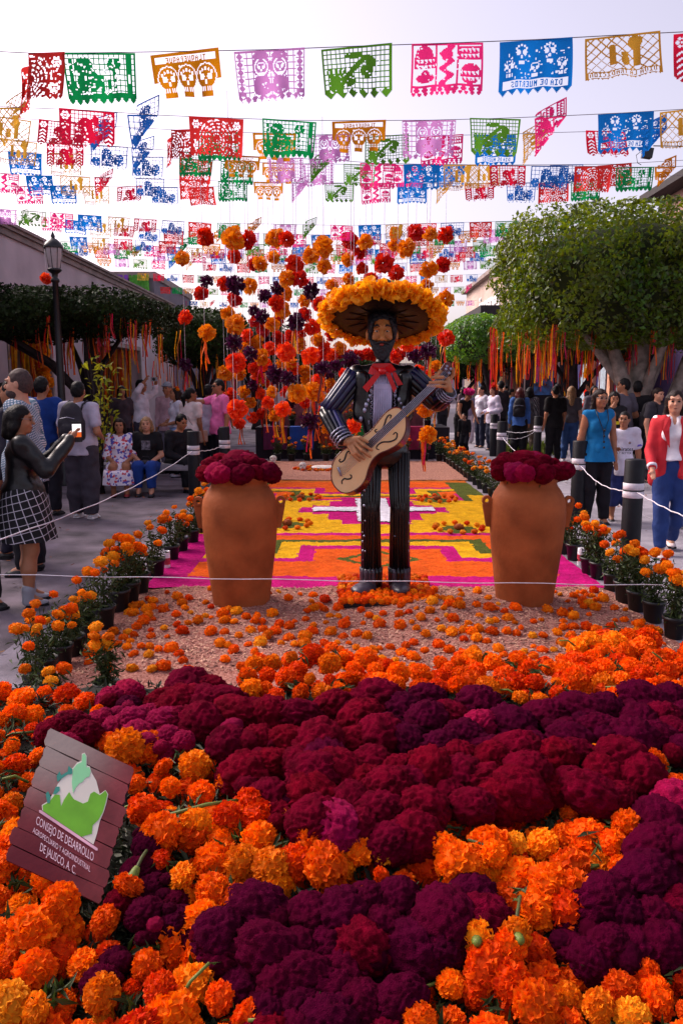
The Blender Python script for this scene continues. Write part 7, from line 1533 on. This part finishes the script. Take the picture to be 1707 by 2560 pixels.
# print: the board is a digital print that fades from pale grey at the top left to wine red
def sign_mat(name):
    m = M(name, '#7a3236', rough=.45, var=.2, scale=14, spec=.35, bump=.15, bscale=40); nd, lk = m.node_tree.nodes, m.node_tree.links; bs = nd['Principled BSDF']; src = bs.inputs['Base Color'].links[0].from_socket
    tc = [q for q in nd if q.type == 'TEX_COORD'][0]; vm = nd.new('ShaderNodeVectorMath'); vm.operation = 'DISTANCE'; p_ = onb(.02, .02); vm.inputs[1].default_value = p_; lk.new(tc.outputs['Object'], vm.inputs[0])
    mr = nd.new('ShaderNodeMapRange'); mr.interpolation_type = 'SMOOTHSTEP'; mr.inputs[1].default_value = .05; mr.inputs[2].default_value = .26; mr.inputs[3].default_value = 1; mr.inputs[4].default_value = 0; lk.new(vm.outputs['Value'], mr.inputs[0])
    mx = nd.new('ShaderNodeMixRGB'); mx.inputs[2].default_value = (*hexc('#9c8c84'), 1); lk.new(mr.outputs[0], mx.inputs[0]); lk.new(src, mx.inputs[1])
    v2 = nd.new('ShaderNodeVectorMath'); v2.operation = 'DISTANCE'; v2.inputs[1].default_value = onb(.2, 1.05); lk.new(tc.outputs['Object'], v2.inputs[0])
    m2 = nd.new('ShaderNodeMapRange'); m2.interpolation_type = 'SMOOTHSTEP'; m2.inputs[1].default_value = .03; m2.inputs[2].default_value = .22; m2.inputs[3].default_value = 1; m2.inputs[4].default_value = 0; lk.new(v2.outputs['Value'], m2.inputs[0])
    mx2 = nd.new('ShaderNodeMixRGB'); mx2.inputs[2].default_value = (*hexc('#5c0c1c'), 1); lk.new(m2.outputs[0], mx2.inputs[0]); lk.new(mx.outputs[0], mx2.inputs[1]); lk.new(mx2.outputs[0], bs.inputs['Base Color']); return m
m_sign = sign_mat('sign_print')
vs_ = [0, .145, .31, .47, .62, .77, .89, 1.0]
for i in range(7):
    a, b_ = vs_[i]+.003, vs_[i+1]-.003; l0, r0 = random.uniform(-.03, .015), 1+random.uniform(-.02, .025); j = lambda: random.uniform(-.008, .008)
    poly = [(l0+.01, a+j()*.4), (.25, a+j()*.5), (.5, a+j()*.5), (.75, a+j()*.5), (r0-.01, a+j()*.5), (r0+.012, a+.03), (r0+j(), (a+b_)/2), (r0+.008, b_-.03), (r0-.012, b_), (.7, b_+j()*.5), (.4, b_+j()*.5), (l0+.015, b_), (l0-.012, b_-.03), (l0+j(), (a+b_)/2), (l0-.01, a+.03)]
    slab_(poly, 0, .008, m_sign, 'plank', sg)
slab_([(0.0, .01), (1, .01), (1, .99), (0.0, .99)], .0085, .012, M('sign_back', '#2c1014', rough=.7), 'backing_board', sg)
b = MB(); b.tube([onb(.5, .6, .022), onb(.5, 1.35, .022)], .009, 6); b.build('stake', m_sign, sg)
def zpoly(pts, d, mat, name): return slab_([tuple(z2uv(*p)) for p in pts], -d, -d+.0008, mat, name, sg)
m_cream = M('logo_cream', '#d8d2c4', rough=.45, var=.05); m_lgreen = M('logo_green', '#6cb02c', rough=.45, var=.08, scale=20); m_mint = M('logo_mint', '#8cd49a', rough=.45, var=.06); m_teal = M('logo_teal', '#3c8c7c', rough=.45, var=.06)
zpoly([(328, 830), (325, 790), (370, 760), (420, 690), (460, 610), (520, 530), (590, 470), (620, 430), (660, 410), (665, 350), (690, 340), (705, 370), (700, 450), (725, 460), (735, 510), (770, 580), (790, 690), (840, 655), (860, 690), (840, 760), (815, 830), (775, 910), (745, 1010), (712, 1092)], .0012, m_cream, 'logo_ground')
zpoly([(335, 838), (332, 795), (385, 765), (430, 705), (468, 705), (475, 800), (500, 745), (545, 680), (560, 712), (580, 740), (650, 772), (690, 755), (715, 690), (745, 672), (790, 700), (838, 662), (852, 690), (832, 760), (805, 835), (765, 900), (715, 945), (705, 1010), (620, 1035)], .0024, m_lgreen, 'logo_field')
zpoly([(575, 690), (570, 600), (585, 490), (620, 445), (660, 425), (668, 360), (688, 348), (698, 375), (695, 470), (718, 465), (728, 500), (715, 545), (680, 560), (655, 595), (630, 605), (600, 640)], .0024, m_mint, 'logo_flame')
zpoly([(415, 700), (440, 640), (470, 640), (470, 670), (440, 700)], .0030, m_teal, 'logo_leaf'); zpoly([(455, 600), (450, 550), (475, 510), (487, 545), (540, 510), (550, 462), (580, 490), (575, 530), (540, 535), (490, 570)], .0030, m_teal, 'logo_leaf'); zpoly([(368, 775), (358, 700), (378, 678), (395, 720), (388, 775)], .0030, m_teal, 'logo_leaf')
zpoly([(303, 832), (318, 832), (742, 1122), (742, 1138), (730, 1140), (303, 850)], .0030, M('logo_rule', '#d8a8b8', rough=.45), 'rule_line')
m_let = M('sign_lettering', '#e8c8d2', rough=.45, var=.04)
def sign_text(s, p0, p1, hz):
    me_ = text_mesh(s, 1.0); xs = [v.co.x for v in me_.vertices]; x0, x1 = min(xs), max(xs); up = np.array([.19, -.98])*hz
    for v in me_.vertices:
        t = (v.co.x-x0)/(x1-x0); q = np.array(p0)*(1-t)+np.array(p1)*t+up*(v.co.y/.70); u = z2uv(*q); v.co = onb(u[0], u[1], -.0032)
    me_.materials.clear(); me_.materials.append(m_let); put('lettering', me_, sg)
sign_text('CONSEJO DE DESARROLLO', (275, 940), (700, 1222), 66); sign_text('AGROPECUARIO Y AGROINDUSTRIAL', (250, 1005), (672, 1300), 42); sign_text('DE JALISCO, A. C.', (300, 1142), (560, 1318), 62)
bpy.context.view_layer.update()
